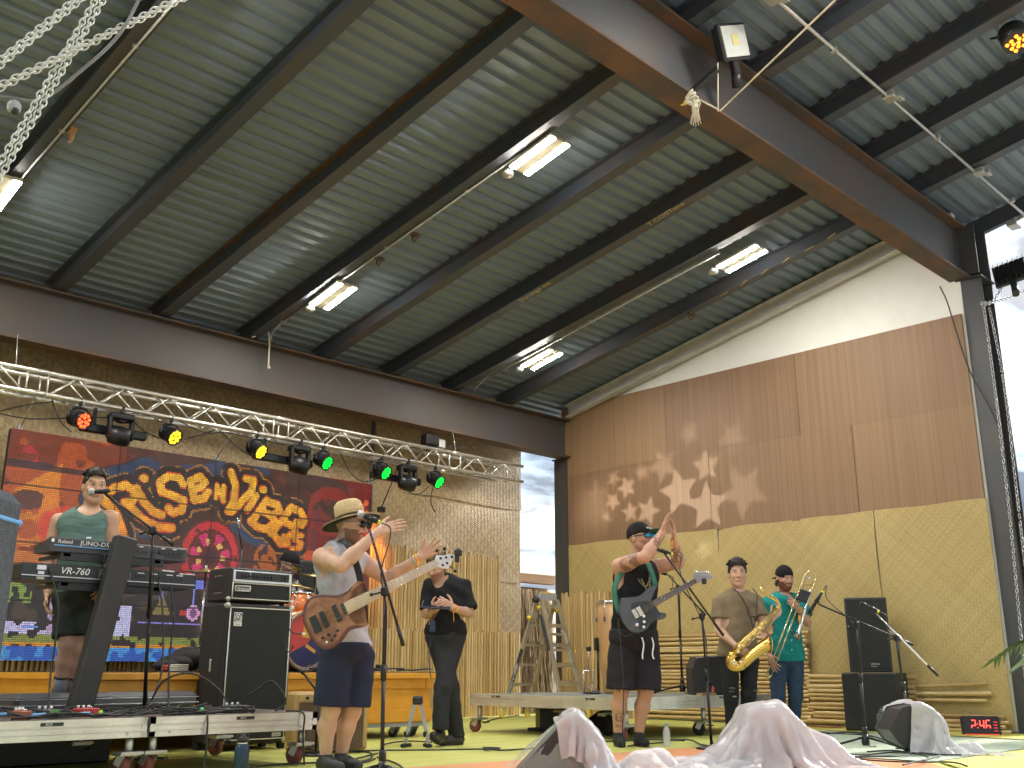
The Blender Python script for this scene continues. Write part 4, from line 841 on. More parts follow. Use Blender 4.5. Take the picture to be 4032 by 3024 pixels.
def vr(t, L):
    text_mesh('model_name', 'VR-760', .066, m_wtxt, t, frame((-L / 2 + .25, -.003, .052), (1, 0, 0), (0, 0, 1)), .0006, shear=.25)
    text_mesh('maker_name', 'Roland', .085, mat('grey_print', (.16, .16, .16), .5), t, frame((-L / 2 + .515, -.003, .042), (1, 0, 0), (0, 0, 1)), .0006)
    MB().box((0, -.004, .030), (L, .008, .006)).build('trim_line', m_alu, t)
    for x in (.17, .2, .23, .29, .32, .35, .38, .44, .48, .52): MB().cyl((x, .001, .07), (x, -.006, .07), .009, 8).build('socket', m_stick, t)
    MB().box((-.5, -.004, .085), (.06, .008, .03)).box((-.5, -.004, .05), (.04, .008, .02)).build('usb_plate', m_alu, t); MB().box((-.42, -.004, .07), (.05, .008, .04)).build('power_inlet', m_stick, t); MB().box((-.5, -.004, .015), (.05, .003, .018)).build('rating_label', mat('label_grey', (.4, .4, .36), .6), t)
    for x in (.2, .3, .42, .5): MB().box((x, -.0045, .092), (.05, .001, .005)).build('port_print', m_wtxt, t)
    for sx in (-1, 1): MB().box((sx * (L / 2 + .006), .15, .055), (.014, .30, .10), bev=.004).build('end_cheek', m_black, t)
    MB().box((.45, .12, .128), (.10, .08, .012), bev=.004).build('folded_note', m_white, t)
keyboard('keyboard', 'longer black keyboard on the lower tier with large white model lettering', 2.44, 3.69, 7.14, 1.205, .115, .33, m_kb, vr)
t = thing('keyboard_case', 'long grey keyboard case with silver edges lying on the riser', 'case', (3.32, 7.42, .345), R_(8))
MB().box((0, .2, .06), (1.45, .30, .12), bev=.03).build('shell', mat('case_grey', (.09, .09, .095), .5), t)
for z in (.04, .08): MB().box((0, .2, z), (1.455, .306, .006), bev=.002).build('valance', m_alu, t)
t = thing('monitor_wedge', 'black monitor wedge at the riser corner beside the felt post', 'speaker', (2.02, 7.2, .345), R_(-70))
def wedge(t, w_=.55, d=.45, h=.36, grille=True):
    pr = [(0, 0), (d, 0), (d, h * .35), (d * .62, h), (d * .1, h * .95), (0, h * .7)]
    MB().prism(pr, w_, Matrix(((0, 0, 1, -w_ / 2), (1, 0, 0, -d / 2), (0, 1, 0, 0), (0, 0, 0, 1))), bev=.015).build('cabinet', m_black, t)
    a = Vector((0, d * .62 - d / 2, h)); b = Vector((0, d - d / 2, h * .35)); n = Vector((0, h * .65, d * .38)).normalized()
    MB().bar(a.lerp(b, .06) + n * .006, a.lerp(b, .94) + n * .006, w_ * .92, .014, n).build('grille', m_grille, t)
    for s in (-1, 1): MB().lathe([(.02, 0), (.02, .006), (.0001, .006)], (s * w_ / 2, -d * .1, h * .3), (s, 0, 0), 10).build('pole_socket', m_blackm, t)
    MB().box((-w_ / 2 - .003, -.02, h * .55), (.006, .12, .04), bev=.002).build('handle', m_rubber, t)
wedge(t)
t = thing('monitor_wedge', 'black monitor wedge standing on the wide riser behind the saxophone player', 'speaker', (9.30, 6.42, .385), R_(-135)); wedge(t, .42, .46, .40)
# cables and pedals on the left riser
t = thing('cable_tangle', 'dense tangle of black cables along the front of the keyboard riser', 'cables')
for k in range(26):
    x = rng.uniform(2.2, 3.5); y = rng.uniform(6.3, 6.8); pts = [(x, y, .352)]
    a = rng.uniform(0, 6.28)
    for i in range(7):
        a += rng.uniform(-1.2, 1.2); x = min(3.8, max(2.0, x + .17 * math.cos(a))); y = min(6.95, max(6.22, y + .12 * math.sin(a))); pts.append((x, y, .352 + abs(rng.gauss(0, .022))))
    MB().tube(smooth_curve(pts, 5), rng.choice((.005, .006, .008)), 5).build('cable_loop', m_cable, t)
for (x, y, col) in ((2.30, 6.32, m_blue), (2.55, 6.3, m_blue), (3.55, 6.35, m_blue), (2.2, 6.5, m_blue)): MB().tube([(x, y, .37), (x + .10, y, .372)], .010, 6).build('blue_tape', col, t)
for (x, y, c) in ((2.72, 6.3, (.45, .8, .05)), (3.4, 6.33, (.15, .8, .2))): MB().sph((x, y, .375), .014, 8).build('plug_ring', mat('plug_%.2f' % c[0], c, .5), t)
for pts in ([(3.5, 7.15, 1.25), (3.52, 7.08, 1.0), (3.5, 7.05, .7), (3.45, 6.9, .4), (3.3, 6.6, .36)], [(3.4, 7.15, 1.28), (3.42, 7.05, 1.0), (3.4, 6.95, .6), (3.2, 6.7, .37)], [(2.62, 7.13, 1.28), (2.68, 7.05, 1.0), (2.66, 7.0, .6), (2.6, 6.8, .36)], [(3.75, 6.6, .36), (3.85, 6.4, .5), (3.9, 6.3, .55), (3.95, 6.2, .42), (3.9, 6.25, .355)], [(3.25, 6.8, .36), (3.3, 6.7, .55), (3.45, 6.6, .60), (3.6, 6.5, .5), (3.65, 6.4, .36)], [(3.35, 6.16, .352), (3.34, 6.13, .30), (3.34, 6.12, .15), (3.35, 6.10, .012), (3.6, 6.0, .012)], [(4.02, 6.3, .352), (4.05, 6.13, .34), (4.05, 6.12, .2), (4.06, 6.1, .01)]):
    MB().tube(smooth_curve(pts, 6), .0065, 6).build('hanging_cable', m_cable, t)
def pedal(lab, x, y, c, w_=.07, rz=.2):
    t = thing('effects_pedal', lab, 'pedal', (x, y, .345), rz); MB().box((0, 0, .025), (w_, .11, .05), bev=.006).build('box', mat('pedal_%.2f_%.2f' % (c[0], c[1]), c, .4), t)
    for i in range(3): MB().cyl((-w_ * .3 + i * w_ * .3, .03, .05), (-w_ * .3 + i * w_ * .3, .03, .066), .008, 8).build('knob', m_wtxt, t)
    MB().cyl((0, -.03, .05), (0, -.03, .06), .01, 8).build('footswitch', m_chrome, t)
pedal('red effects pedal among the cables on the keyboard riser', 2.72, 6.52, (.45, .05, .05), .12); pedal('black effects pedal with green display on the keyboard riser', 2.48, 6.5, (.03, .03, .03), .13); pedal('small orange brown effects pedal at the riser edge', 2.28, 6.36, (.3, .09, .04)); pedal('flat black effects pedal by the free corner of the keyboard riser', 3.68, 6.4, (.03, .03, .03), .16)
o = MB().box((.01, -.056, .03), (.06, .004, .03)).build('green_display', mat('green_display', (.1, .3, .08), .4), bpy.data.objects['effects_pedal.001'])
t = thing('road_case', 'ribbed black flight case stored in the dark under the keyboard riser', 'case', (2.5, 7.6, 0)); MB().box((0, 0, .095), (1.5, .6, .18), bev=.012).build('shell', m_black, t)
for i in range(5): MB().box((0, -.302, .03 + .032 * i), (1.49, .006, .008)).build('rib', m_blackm, t)

# ================================================================== PEOPLE: bodies grown as one smooth surface from a distance field
def grid_mesh(name, prims, h, m, parent, cuts=(), noise=None, colf=None, kind=None, smooth=True):
    """prims: ('c', a, b, ra, rb, k) tapered capsule or ('e', centre, radii, basis, k) ellipsoid; smooth union in order"""
    lo = np.full(3, 1e9); hi = -lo
    for p in prims:
        if p[0] == 'c': a, b, r = np.array(p[1]), np.array(p[2]), max(p[3], p[4]); lo = np.minimum(lo, np.minimum(a, b) - r); hi = np.maximum(hi, np.maximum(a, b) + r)
        else: c = np.array(p[1]); r = max(p[2]); lo = np.minimum(lo, c - r); hi = np.maximum(hi, c + r)
    lo -= 3 * h; hi += 3 * h; n = np.ceil((hi - lo) / h).astype(int) + 1
    F = np.full(n, .25, np.float32); ax = [(lo[i] + h * np.arange(n[i])).astype(np.float32) for i in range(3)]
    for p in prims:
        k = p[-1]
        if p[0] == 'c': a, b = np.array(p[1], float), np.array(p[2], float); r = max(p[3], p[4]); l0 = np.minimum(a, b) - r; h0 = np.maximum(a, b) + r
        else: c = np.array(p[1], float); r = max(p[2]); l0 = c - r; h0 = c + r
        pad = max(2.5 * k, 3 * h) + .01
        i0 = np.maximum(0, ((l0 - pad - lo) / h).astype(int)); i1 = np.minimum(n, ((h0 + pad - lo) / h).astype(int) + 2)
        sl = tuple(slice(i0[i], i1[i]) for i in range(3)); X = ax[0][sl[0]][:, None, None]; Y = ax[1][sl[1]][None, :, None]; Z = ax[2][sl[2]][None, None, :]
        if p[0] == 'c':
            d = b - a; L2 = float(d @ d) + 1e-9; t = np.clip(((X - a[0]) * d[0] + (Y - a[1]) * d[1] + (Z - a[2]) * d[2]) / L2, 0, 1)
            D = np.sqrt((X - a[0] - t * d[0]) ** 2 + (Y - a[1] - t * d[1]) ** 2 + (Z - a[2] - t * d[2]) ** 2) - (p[3] + t * (p[4] - p[3]))
        else:
            B = np.array(p[3], float); q = [(X - c[0]) * B[i][0] + (Y - c[1]) * B[i][1] + (Z - c[2]) * B[i][2] for i in range(3)]; R = p[2]
            k0 = np.sqrt(sum((q[i] / R[i]) ** 2 for i in range(3))); k1 = np.sqrt(sum((q[i] / R[i] ** 2) ** 2 for i in range(3))) + 1e-9; D = k0 * (k0 - 1) / k1
        S = F[sl]
        if k > 1e-6:
            hh = np.clip(.5 + .5 * (S - D) / k, 0, 1); F[sl] = S * (1 - hh) + D * hh - k * hh * (1 - hh)
        else: F[sl] = np.minimum(S, D)
    X = ax[0][:, None, None]; Y = ax[1][None, :, None]; Z = ax[2][None, None, :]
    if noise is not None: F += noise(X, Y, Z).astype(np.float32)
    for cu in cuts: F = cu(X, Y, Z, F)
    # surface nets
    ins = F < 0; acc = np.zeros(tuple(n - 1) + (3,), np.float32); cnt = np.zeros(tuple(n - 1), np.float32)
    cor = [(i, j, k) for i in (0, 1) for j in (0, 1) for k in (0, 1)]
    def cs(A, o): return A[o[0]:n[0] - 1 + o[0], o[1]:n[1] - 1 + o[1], o[2]:n[2] - 1 + o[2]]
    for a in cor:
        for d in range(3):
            if a[d]: continue
            b = list(a); b[d] = 1; fa, fb_ = cs(F, a), cs(F, b); m_ = (fa < 0) != (fb_ < 0)
            idx = np.nonzero(m_)
            if not len(idx[0]): continue
            t = fa[idx] / (fa[idx] - fb_[idx]); P = np.stack([np.full(t.shape, a[i], np.float32) for i in range(3)], 1); P[:, d] = t
            acc[idx] += P; cnt[idx] += 1
    act = cnt > 0; vid = np.full(act.shape, -1, np.int64); ci = np.argwhere(act); vid[act] = np.arange(len(ci))
    V = lo + h * (ci + acc[act] / cnt[act][:, None])
    faces = []
    for d in range(3):
        e1, e2 = (d + 1) % 3, (d + 2) % 3; A = ins; s0 = [slice(None)] * 3; s1 = [slice(None)] * 3; s0[d] = slice(0, -1); s1[d] = slice(1, None)
        x = A[tuple(s0)] != A[tuple(s1)]; id_ = np.argwhere(x); id_ = id_[(id_[:, e1] > 0) & (id_[:, e2] > 0) & (id_[:, e1] < n[e1] - 1) & (id_[:, e2] < n[e2] - 1)]
        if not len(id_): continue
        flip = A[tuple(s0)][tuple(id_.T)]; q = []
        for (u, v) in ((0, 0), (1, 0), (1, 1), (0, 1)):
            c_ = id_.copy(); c_[:, e1] -= u; c_[:, e2] -= v; q.append(vid[tuple(c_.T)])
        q = np.stack(q, 1); q[flip] = q[flip][:, ::-1]; faces.append(q[:, ::-1])
    Q = np.concatenate(faces); Q = Q[(Q >= 0).all(1)]
    me = bpy.data.meshes.new(name); me.vertices.add(len(V)); me.vertices.foreach_set('co', V.astype(np.float32).ravel()); me.loops.add(Q.size); me.loops.foreach_set('vertex_index', Q.ravel().astype(np.int32)); me.polygons.add(len(Q)); me.polygons.foreach_set('loop_start', np.arange(len(Q), dtype=np.int32) * 4); me.polygons.foreach_set('loop_total', np.full(len(Q), 4, np.int32))
    me.update(); me.validate(); me.polygons.foreach_set('use_smooth', [smooth] * len(me.polygons))
    if colf is not None:
        C = np.ones((len(V), 4), np.float32); C[:, :3] = colf(V); a_ = me.color_attributes.new('Col', 'FLOAT_COLOR', 'POINT'); a_.data.foreach_set('color', C.ravel())
    me.materials.append(m); o = bpy.data.objects.new(name, me); COL.objects.link(o); o.parent = parent
    if kind: o['kind'] = kind
    return o
def cut_below(z, tilt=(0, 0)): return lambda X, Y, Z, F: np.maximum(F, z + tilt[0] * X + tilt[1] * Y - Z)
def cut_above(z, tilt=(0, 0)): return lambda X, Y, Z, F: np.maximum(F, Z - z - tilt[0] * X - tilt[1] * Y)
def cut_sph(c, r, sc=(1, 1, 1)): return lambda X, Y, Z, F: np.maximum(F, r - np.sqrt(((X - c[0]) / sc[0]) ** 2 + ((Y - c[1]) / sc[1]) ** 2 + ((Z - c[2]) / sc[2]) ** 2))
def cut_cap(a, b, r, rb=None):
    a = np.array(a, float); b = np.array(b, float); rb = r if rb is None else rb
    def f(X, Y, Z, F):
        d = b - a; t = np.clip(((X - a[0]) * d[0] + (Y - a[1]) * d[1] + (Z - a[2]) * d[2]) / (d @ d), 0, 1)
        return np.maximum(F, r + t * (rb - r) - np.sqrt((X - a[0] - t * d[0]) ** 2 + (Y - a[1] - t * d[1]) ** 2 + (Z - a[2] - t * d[2]) ** 2))
    return f
def folds(amp, fx=38., seed=0):
    return lambda X, Y, Z: amp * (np.sin(fx * (X * .8 + Z * .55) + 2.2 * np.sin(9 * Z + seed) + seed) * .5 + np.sin(fx * .55 * (Y - X * .4 + Z * .9) + 1.7 * np.sin(11 * X + seed * 2)) * .5 + .5 * np.sin(fx * 1.5 * Z + 4 * np.sin(7 * X + 5 * Y + seed)))
def nrm(v): v = np.array(v, float); return v / (np.linalg.norm(v) + 1e-9)
def hand(w_, d, n, side, curl=.25, spread=.12, s=1., tcurl=.4):
    """wrist, finger direction, palm normal (out of the palm), side = thumb direction"""
    w_ = np.array(w_, float); d = nrm(d); side = nrm(np.array(side) - d * np.dot(side, d)); n = nrm(np.array(n) - d * np.dot(n, d) - side * np.dot(n, side)); P = []
    K = []
    for i, (o, ln, fl) in enumerate(((.030, .088, .094), (.010, .092, .104), (-.011, .088, .097), (-.031, .080, .076))):
        k = w_ + (d * ln + side * o) * s; K.append(k); P.append(('c', w_ + side * o * .55 * s + d * .012 * s, k, .0155 * s, .0125 * s, .012))
        a = k; ang = 0
        fd = nrm(d + side * spread * (o / .03))
        cr = curl[i] if isinstance(curl, (list, tuple)) else curl
        for j, f in enumerate((.44, .31, .25)):
            ang += cr * (1.0, 1.25, .8)[j]; v = fd * math.cos(ang) + n * math.sin(ang); b = a + v * fl * f * s; P.append(('c', a, b, (.0098 - .0009 * j) * s, (.0090 - .0011 * j) * s, .004)); a = b
    a = w_ + (d * .028 + side * .026) * s; v = nrm(side * .8 + d * .62 + n * .25); b = a + v * .040 * s; P.append(('c', w_ + d * .015 * s + side * .014 * s, b, .0165 * s, .0125 * s, .012))
    v = nrm(side * (.75 - tcurl * .5) + d * .75 + n * tcurl * .8); c_ = b + v * .032 * s; P.append(('c', b, c_, .0112 * s, .0105 * s, .005)); v = nrm(side * (.5 - tcurl * .6) + d * .85 + n * tcurl); P.append(('c', c_, c_ + v * .026 * s, .0102 * s, .0075 * s, .004))
    return P
class Person:
    def __init__(s, name, label, J, front, hf, skin, group=None, w_=1., dp=1., arm=1., leg=1., hs=1., up=None):
        hs *= 1.06
        (s.base, j) = J; s.j = {k: np.array(v) for k, v in j.items()}; s.front = nrm((front[0], front[1], 0)); s.side = np.array((-s.front[1], s.front[0], 0)) * -1
        s.side = np.cross(s.front, (0, 0, 1)); s.w = w_; s.dp = dp; s.am = arm; s.lg = leg; s.hs = hs
        s.t = thing('person', label, 'person', s.base, CF, group); s.skin = skin; s.hf = nrm(hf); u = np.array(up if up is not None else (0, 0, 1.)); u = nrm(u - s.hf * np.dot(u, s.hf)); s.hu = u; s.hr = np.cross(s.hf, u); s.B = (s.side, s.front, (0, 0, 1)); s.HB = (s.hr, s.hf, s.hu)
    def torso(s, e=0., lower=True):
        j = s.j; w_, dp = s.w, s.dp; P = []; f = s.front
        sa, sb = j['sa'], j['sb']; mid = (sa + sb) / 2
        P.append(('e', j['chest'], (.155 * w_ + e, .108 * dp + e, .175 + e), s.B, .03)); P.append(('e', j['chest'] + f * .03 * dp + np.array((0, 0, .03)), (.13 * w_ + e, .09 * dp + e, .11 + e), s.B, .04))
        P.append(('e', j['belly'] + f * .015, (.142 * w_ + e, .108 * dp + e, .17 + e), s.B, .06)); P.append(('e', j['hip'], (.152 * w_ + e, .118 * dp + e, .13 + e), s.B, .06))
        P.append(('e', j['belly'] * .5 + j['chest'] * .5 + f * .01, (.146 * w_ + e, .106 * dp + e, .15 + e), s.B, .05)); P.append(('e', j['belly'] * .5 + j['hip'] * .5 + f * .01, (.146 * w_ + e, .112 * dp + e, .13 + e), s.B, .05))
        for q in (sa, sb): P.append(('c', mid * .3 + j['neck'] * .7 - np.array((0, 0, .03)), q * .93 + mid * .07, .050 + e, .046 + e, .05)); P.append(('c', j['chest'] + np.array((0, 0, .06)), q * .9 + mid * .1 - np.array((0, 0, .03)), .075 + e, .05 + e, .05))
        return P
    def arm(s, k, e=0., t0=0., t1=1.):
        j = s.j; a, b, c = j['s' + k], j['e' + k], j['w' + k]; m = s.am
        P = [('c', a, a * .55 + b * .45, .054 * m + e, .049 * m + e, .03), ('c', a * .6 + b * .4, b, .047 * m + e, .039 * m + e, .02)]
        if t1 > .5: P += [('c', b, b * .7 + c * .3, .039 * m + e, .042 * m + e, .02), ('c', b * .75 + c * .25, c, .042 * m + e, .0265 * m + e, .02)]
        return P
    def leg(s, k, e=0., full=True):
        j = s.j; a, b, c = j['l' + k], j['k' + k], j['a' + k]; m = s.lg
        P = [('c', a, b, .086 * m + e, .058 * m + e, .04)]
        if full:
            d = c - b; bk = -s.front * .018
            P += [('c', b, b + d * .35 + bk, .053 * m + e, .057 * m + e, .03), ('c', b + d * .35 + bk, c, .056 * m + e, .036 * m + e, .03)]
        return P
    def head(s):
        c = s.j['head']; f, u, r = s.hf, s.hu, s.hr; h = s.hs; P = []
        P.append(('e', c + u * .032 * h - f * .012 * h, (.075 * h, .095 * h, .086 * h), s.HB, .02)); P.append(('e', c + f * .028 * h - u * .02 * h, (.062 * h, .066 * h, .095 * h), s.HB, .03))
        P.append(('c', c + f * .035 * h - u * .06 * h, c + f * .056 * h - u * .098 * h, .046 * h, .026 * h, .025)); 
        for sg in (-1, 1):
            P.append(('c', c - u * .055 * h + r * sg * .052 * h, c + f * .05 * h - u * .092 * h + r * sg * .022 * h, .022 * h, .020 * h, .025)); P.append(('e', c + r * sg * .077 * h - u * .008 * h - f * .012 * h, (.011 * h, .021 * h, .032 * h), s.HB, .008)); P.append(('e', c + f * .068 * h + r * sg * .036 * h - u * .022 * h, (.024 * h, .02 * h, .018 * h), s.HB, .02))
        P.append(('c', c + f * .087 * h + r * .032 * h + u * .030 * h, c + f * .087 * h - r * .032 * h + u * .030 * h, .011 * h, .011 * h, .016))
        P.append(('c', c + f * .092 * h + u * .016 * h, c + f * .110 * h - u * .026 * h, .0085 * h, .0135 * h, .010)); P.append(('c', c + f * .094 * h - u * .030 * h + r * .013 * h, c + f * .094 * h - u * .030 * h - r * .013 * h, .010 * h, .010 * h, .008))
        P.append(('c', c + f * .086 * h - u * .062 * h + r * .02 * h, c + f * .086 * h - u * .062 * h - r * .02 * h, .0085 * h, .0085 * h, .010))
        P.append(('c', c - u * .075 * h - f * .02 * h, s.j['neck'] - np.array((0, 0, .02)), .054 * h, .062, .03))
        return P
    def body(s, hands, h=.0065, beard=None, tattoos=None, hairband=True, brow=(.09, .06, .045), feet=True):
        P = s.torso() + s.head()
        for k in 'ab': P += s.arm(k) + s.leg(k)
        for hd in hands: P += hd
        c, f, u, r, hh = s.j['head'], s.hf, s.hu, s.hr, s.hs
        cuts = [cut_sph(c + f * .105 * hh + u * .010 * hh + r * sg * .033 * hh, .017 * hh) for sg in (-1, 1)]
        def colf(V):
            C = np.ones((len(V), 3), np.float32); q = (V - c) / hh; x, y, z = q @ r, q @ f, q @ u; nearh = ((np.abs(x) < .095) & (y < .135) & (y > -.14)) * 1.
            def mixc(m, col, a=1.): 
                m = (np.clip(m, 0, 1) * a)[:, None]; C[:] = C * (1 - m) + np.array(col) * m
            mixc(np.exp(-((np.abs(x) - .03) / .03) ** 2 - ((z + .025) / .03) ** 2) * (y > .03) * nearh, (1.1, .82, .78), .35)
            if beard:
                bm = ((z < -.045 + .018 * (np.abs(x) > .045)) & (z > -.135) & (y > -.005 - .2 * (z + .05))) * 1. + ((np.abs(z + .048) < .009) & (np.abs(x) < .032) & (y > .07)) * 1.; lip = (np.abs(z + .062) < .011) & (np.abs(x) < .024) & (y > .07); mixc(bm * (~lip) * nearh, beard[0], beard[1])
            lipm = np.exp(-((z + .062) / .009) ** 2) * (np.abs(x) < .027) * (y > .075); mixc(lipm * nearh, (.80, .48, .45), .8)
            mixc((np.abs(z - .036 + .12 * (np.abs(x) - .03) ** 2 * 20) < .0052) & (np.abs(np.abs(x) - .034) < .019) & (y > .05) & (nearh > 0), brow, .8)
            if tattoos is not None:
                for (p0, p1, rad, frq) in tattoos:
                    p0 = np.array(p0); p1 = np.array(p1); d = p1 - p0; t = np.clip(((V - p0) @ d) / (d @ d), 0, 1); dist = np.linalg.norm(V - p0 - t[:, None] * d, axis=1)
                    pat = np.sin(V[:, 0] * frq + 3 * np.sin(V[:, 2] * frq * .7)) * np.sin(V[:, 2] * frq * 1.1 + 2 * np.sin(V[:, 0] * frq * .8 + V[:, 1] * frq)) > -.15
                    mixc((dist < rad) * pat * 1., (.30, .28, .30), .72)
            return C
        return grid_mesh('body', P, h, s.skin, s.t, cuts=cuts, colf=colf)
    def eyes(s):
        c, f, u, r, hh = s.j['head'], s.hf, s.hu, s.hr, s.hs
        for sg in (-1, 1):
            p = c + f * .0865 * hh + u * .011 * hh + r * sg * .032 * hh; e = MB().sph(p, .0108 * hh, 10).build('eye', mat('eye_white', (.7, .68, .65), .3), s.t); MB().sph(p + f * .0062 * hh, .0066 * hh, 8).build('iris', mat('iris_dark', (.03, .018, .012), .2), e)
            MB().tube([p + r * .014 * hh + u * .006 * hh + f * .006 * hh, p + u * .011 * hh + f * .010 * hh, p - r * .014 * hh + u * .006 * hh + f * .006 * hh], .0028 * hh, 5).build('eyelid', mat('lid', (.30, .17, .12), .6), e)
    def shirt(s, m, hem, sleeves=None, e=.013, neck=.075, deep=.05, tank=False, tilt=(0, 0), fold=.0035, seed=1, h=.0075, name='shirt', straps=True, colf=None, vneck=False):
        P = s.torso(e); j = s.j
        for k in 'ab': P.append(('c', j['l' + k] + np.array((0, 0, .05)), j['l' + k] - np.array((0, 0, .02)), .088 * s.lg + e, .086 * s.lg + e, .05))
        cuts = [cut_below(hem, tilt)]; nk = j['neck'] + s.front * deep; 
        if tank:
            for k in 'ab': 
                sd = nrm(j['s' + k] - (j['sa'] + j['sb']) / 2); cuts.append(cut_cap(j['s' + k] + sd * .012 + np.array((0, 0, .06)), j['s' + k] + sd * .030 - np.array((0, 0, .13)), .066 * s.am + .012, .060 * s.am)); cuts.append(cut_cap(j['s' + k], j['e' + k], .064 * s.am, .05))
        else:
            for k in 'ab':
                a, b = j['s' + k], j['e' + k]; t = sleeves; a2 = a * .93 + (j['sa'] + j['sb']) * .035 - np.array((0, 0, .018)); P += [('c', a2, a + (b - a) * t, .053 * s.am + e, .050 * s.am + e * 1.4, .014)]
        if not tank: 
            for k in 'ab':
                a, b = j['s' + k], j['e' + k]; d = nrm(b - a); q = a + (b - a) * sleeves
                def cs(X, Y, Z, F, q=q, d=d, a=a): 
                    pl = (X - q[0]) * d[0] + (Y - q[1]) * d[1] + (Z - q[2]) * d[2]; near = ((X - q[0]) ** 2 + (Y - q[1]) ** 2 + (Z - q[2]) ** 2) < .13 ** 2
                    return np.where(near, np.maximum(F, pl), F)
                cuts.append(cs)
        cuts.append(cut_sph(nk + np.array((0, 0, .025)), neck, (1.05, 1.1, 1.25 if not vneck else 2.0)))
        return grid_mesh(name, P, h, m, s.t, cuts=cuts, noise=folds(fold, 36, seed), colf=colf)
    def shorts(s, m, top, hem_t, e=.02, flare=.012, full=False, fold=.0035, seed=2, h=.0085, name='shorts', cuff=None):
        j = s.j; P = [('e', j['hip'], (.154 * s.w + e, .120 * s.dp + e, .14 + e), s.B, .05)]; cuts = [cut_above(top)]
        for k in 'ab':
            a, b, c = j['l' + k], j['k' + k], j['a' + k]
            if full:
                P += [('c', a, b, .088 * s.lg + e, .060 * s.lg + e, .03), ('c', b, c, .060 * s.lg + e, (cuff or .048) + e * .6, .02)]
                cuts.append(lambda X, Y, Z, F, c=c: np.where((X - c[0]) ** 2 + (Y - c[1]) ** 2 < .1 ** 2, np.maximum(F, c[2] - .01 - Z), F))
            else:
                q = a + (b - a) * hem_t; P += [('c', a, q, .090 * s.lg + e, .072 * s.lg + e + flare, .012)]; d = nrm(b - a)
                cuts.append(lambda X, Y, Z, F, q=q, d=d: np.where(((X - q[0]) ** 2 + (Y - q[1]) ** 2 < .14 ** 2) & (Z < q[2] + .12), np.maximum(F, ((X - q[0]) * d[0] + (Y - q[1]) * d[1] + (Z - q[2]) * d[2])), F))
        return grid_mesh(name, P, h, m, s.t, cuts=cuts, noise=folds(fold, 30, seed))
    def shoe(s, k, m, sole, high=.05, h=.006):
        a, t = s.j['a' + k], s.j['t' + k]; d = np.array((t[0] - a[0], t[1] - a[1], 0)); d = nrm(d); z = a[2] - .03; g = np.array((a[0], a[1], 0)); zb = min(t[2], .02)
        base = np.array((a[0], a[1], max(.045, t[2] * .6 + .02))); toe = base + d * .165 + np.array((0, 0, (t[2] - .03) * .6 if t[2] > .05 else -.008)); heel = base - d * .045
        P = [('c', heel, base + d * .06, .040, .042, .02), ('c', base + d * .05, toe, .043, .034, .03), ('c', base + np.array((0, 0, .0)), a + np.array((0, 0, high)), .042, .043, .03)]
        sh = grid_mesh('shoe', P, h, m, s.t, cuts=[cut_above(a[2] + high)])
        lowz = base[2] - .034
        MB().tube([heel + np.array((0, 0, -.034)) - d * .01, base + d * .03 + np.array((0, 0, -.036)), toe + np.array((0, 0, -.026)) + d * .01], [.036, .041, .034], 12, flat=.33).build('sole', sole, sh)
        for i in range(3): MB().tube([base + d * (.05 + .022 * i) + np.cross(d, (0, 0, 1)) * .022 + np.array((0, 0, .034 - .006 * i)), base + d * (.055 + .022 * i) - np.cross(d, (0, 0, 1)) * .022 + np.array((0, 0, .034 - .006 * i))], .004, 5).build('lace', m_rubber, sh)
        return sh
    def hair(s, m, vol=.012, top=.03, fringe=.0, h=.0065, spike=.004, low=-.02, tufts=0):
        c, f, u, r, hh = s.j['head'], s.hf, s.hu, s.hr, s.hs; P = [('e', c + u * .036 * hh - f * .016 * hh, ((.077 + vol) * hh, (.096 + vol) * hh, (.086 + vol + top * .4) * hh), s.HB, .02), ('e', c + u * (.075 + top * .5) * hh + f * (.03 + fringe) * hh, (.062 * hh, .06 * hh, (.035 + top * .5) * hh), s.HB, .03)]
        def face(X, Y, Z, F):
            x = (X - c[0]) * r[0] + (Y - c[1]) * r[1] + (Z - c[2]) * r[2]; y = (X - c[0]) * f[0] + (Y - c[1]) * f[1] + (Z - c[2]) * f[2]; z = (X - c[0]) * u[0] + (Y - c[1]) * u[1] + (Z - c[2]) * u[2]
            lim = np.where(y > .052 * hh, .084 - .3 * np.maximum(0, np.abs(x) - .03), np.where(y > -.01, -.004 + .9 * np.maximum(0, y), low - .03)) * hh
            return np.maximum(F, np.clip((lim - z), -.05, .05))
        nz = lambda X, Y, Z: spike * np.sin(190 * X + 3 * np.sin(90 * Z)) * np.sin(170 * Y + 2 * np.sin(120 * X)) + spike * .6 * np.sin(95 * (X + Y + Z))
        hr_ = grid_mesh('hair', P, h, m, s.t, cuts=[face], noise=nz)
        if tufts:
            rr_ = random.Random(5); tf = MB()
            for i in range(tufts):
                a = rr_.uniform(0, 6.28); q = rr_.uniform(0, 1) ** .7; dv = nrm(u * (1.15 - .6 * q) + (f * math.sin(a) + r * math.cos(a)) * q); b0 = c + u * .04 * hh - f * .01 * hh + dv * (.078 + vol + .2 * top) * hh; tl = rr_.uniform(.014, .034) * hh; b1 = b0 + dv * tl * .6 + f * tl * .3; b2 = b1 + f * tl * .55 + r * rr_.uniform(-.4, .4) * tl + u * rr_.uniform(-.2, .3) * tl
                tf.tube([b0, b1, b2], [.010, .0085, .002], 5)
            tf.build('hair_tufts', m, hr_)
        return hr_
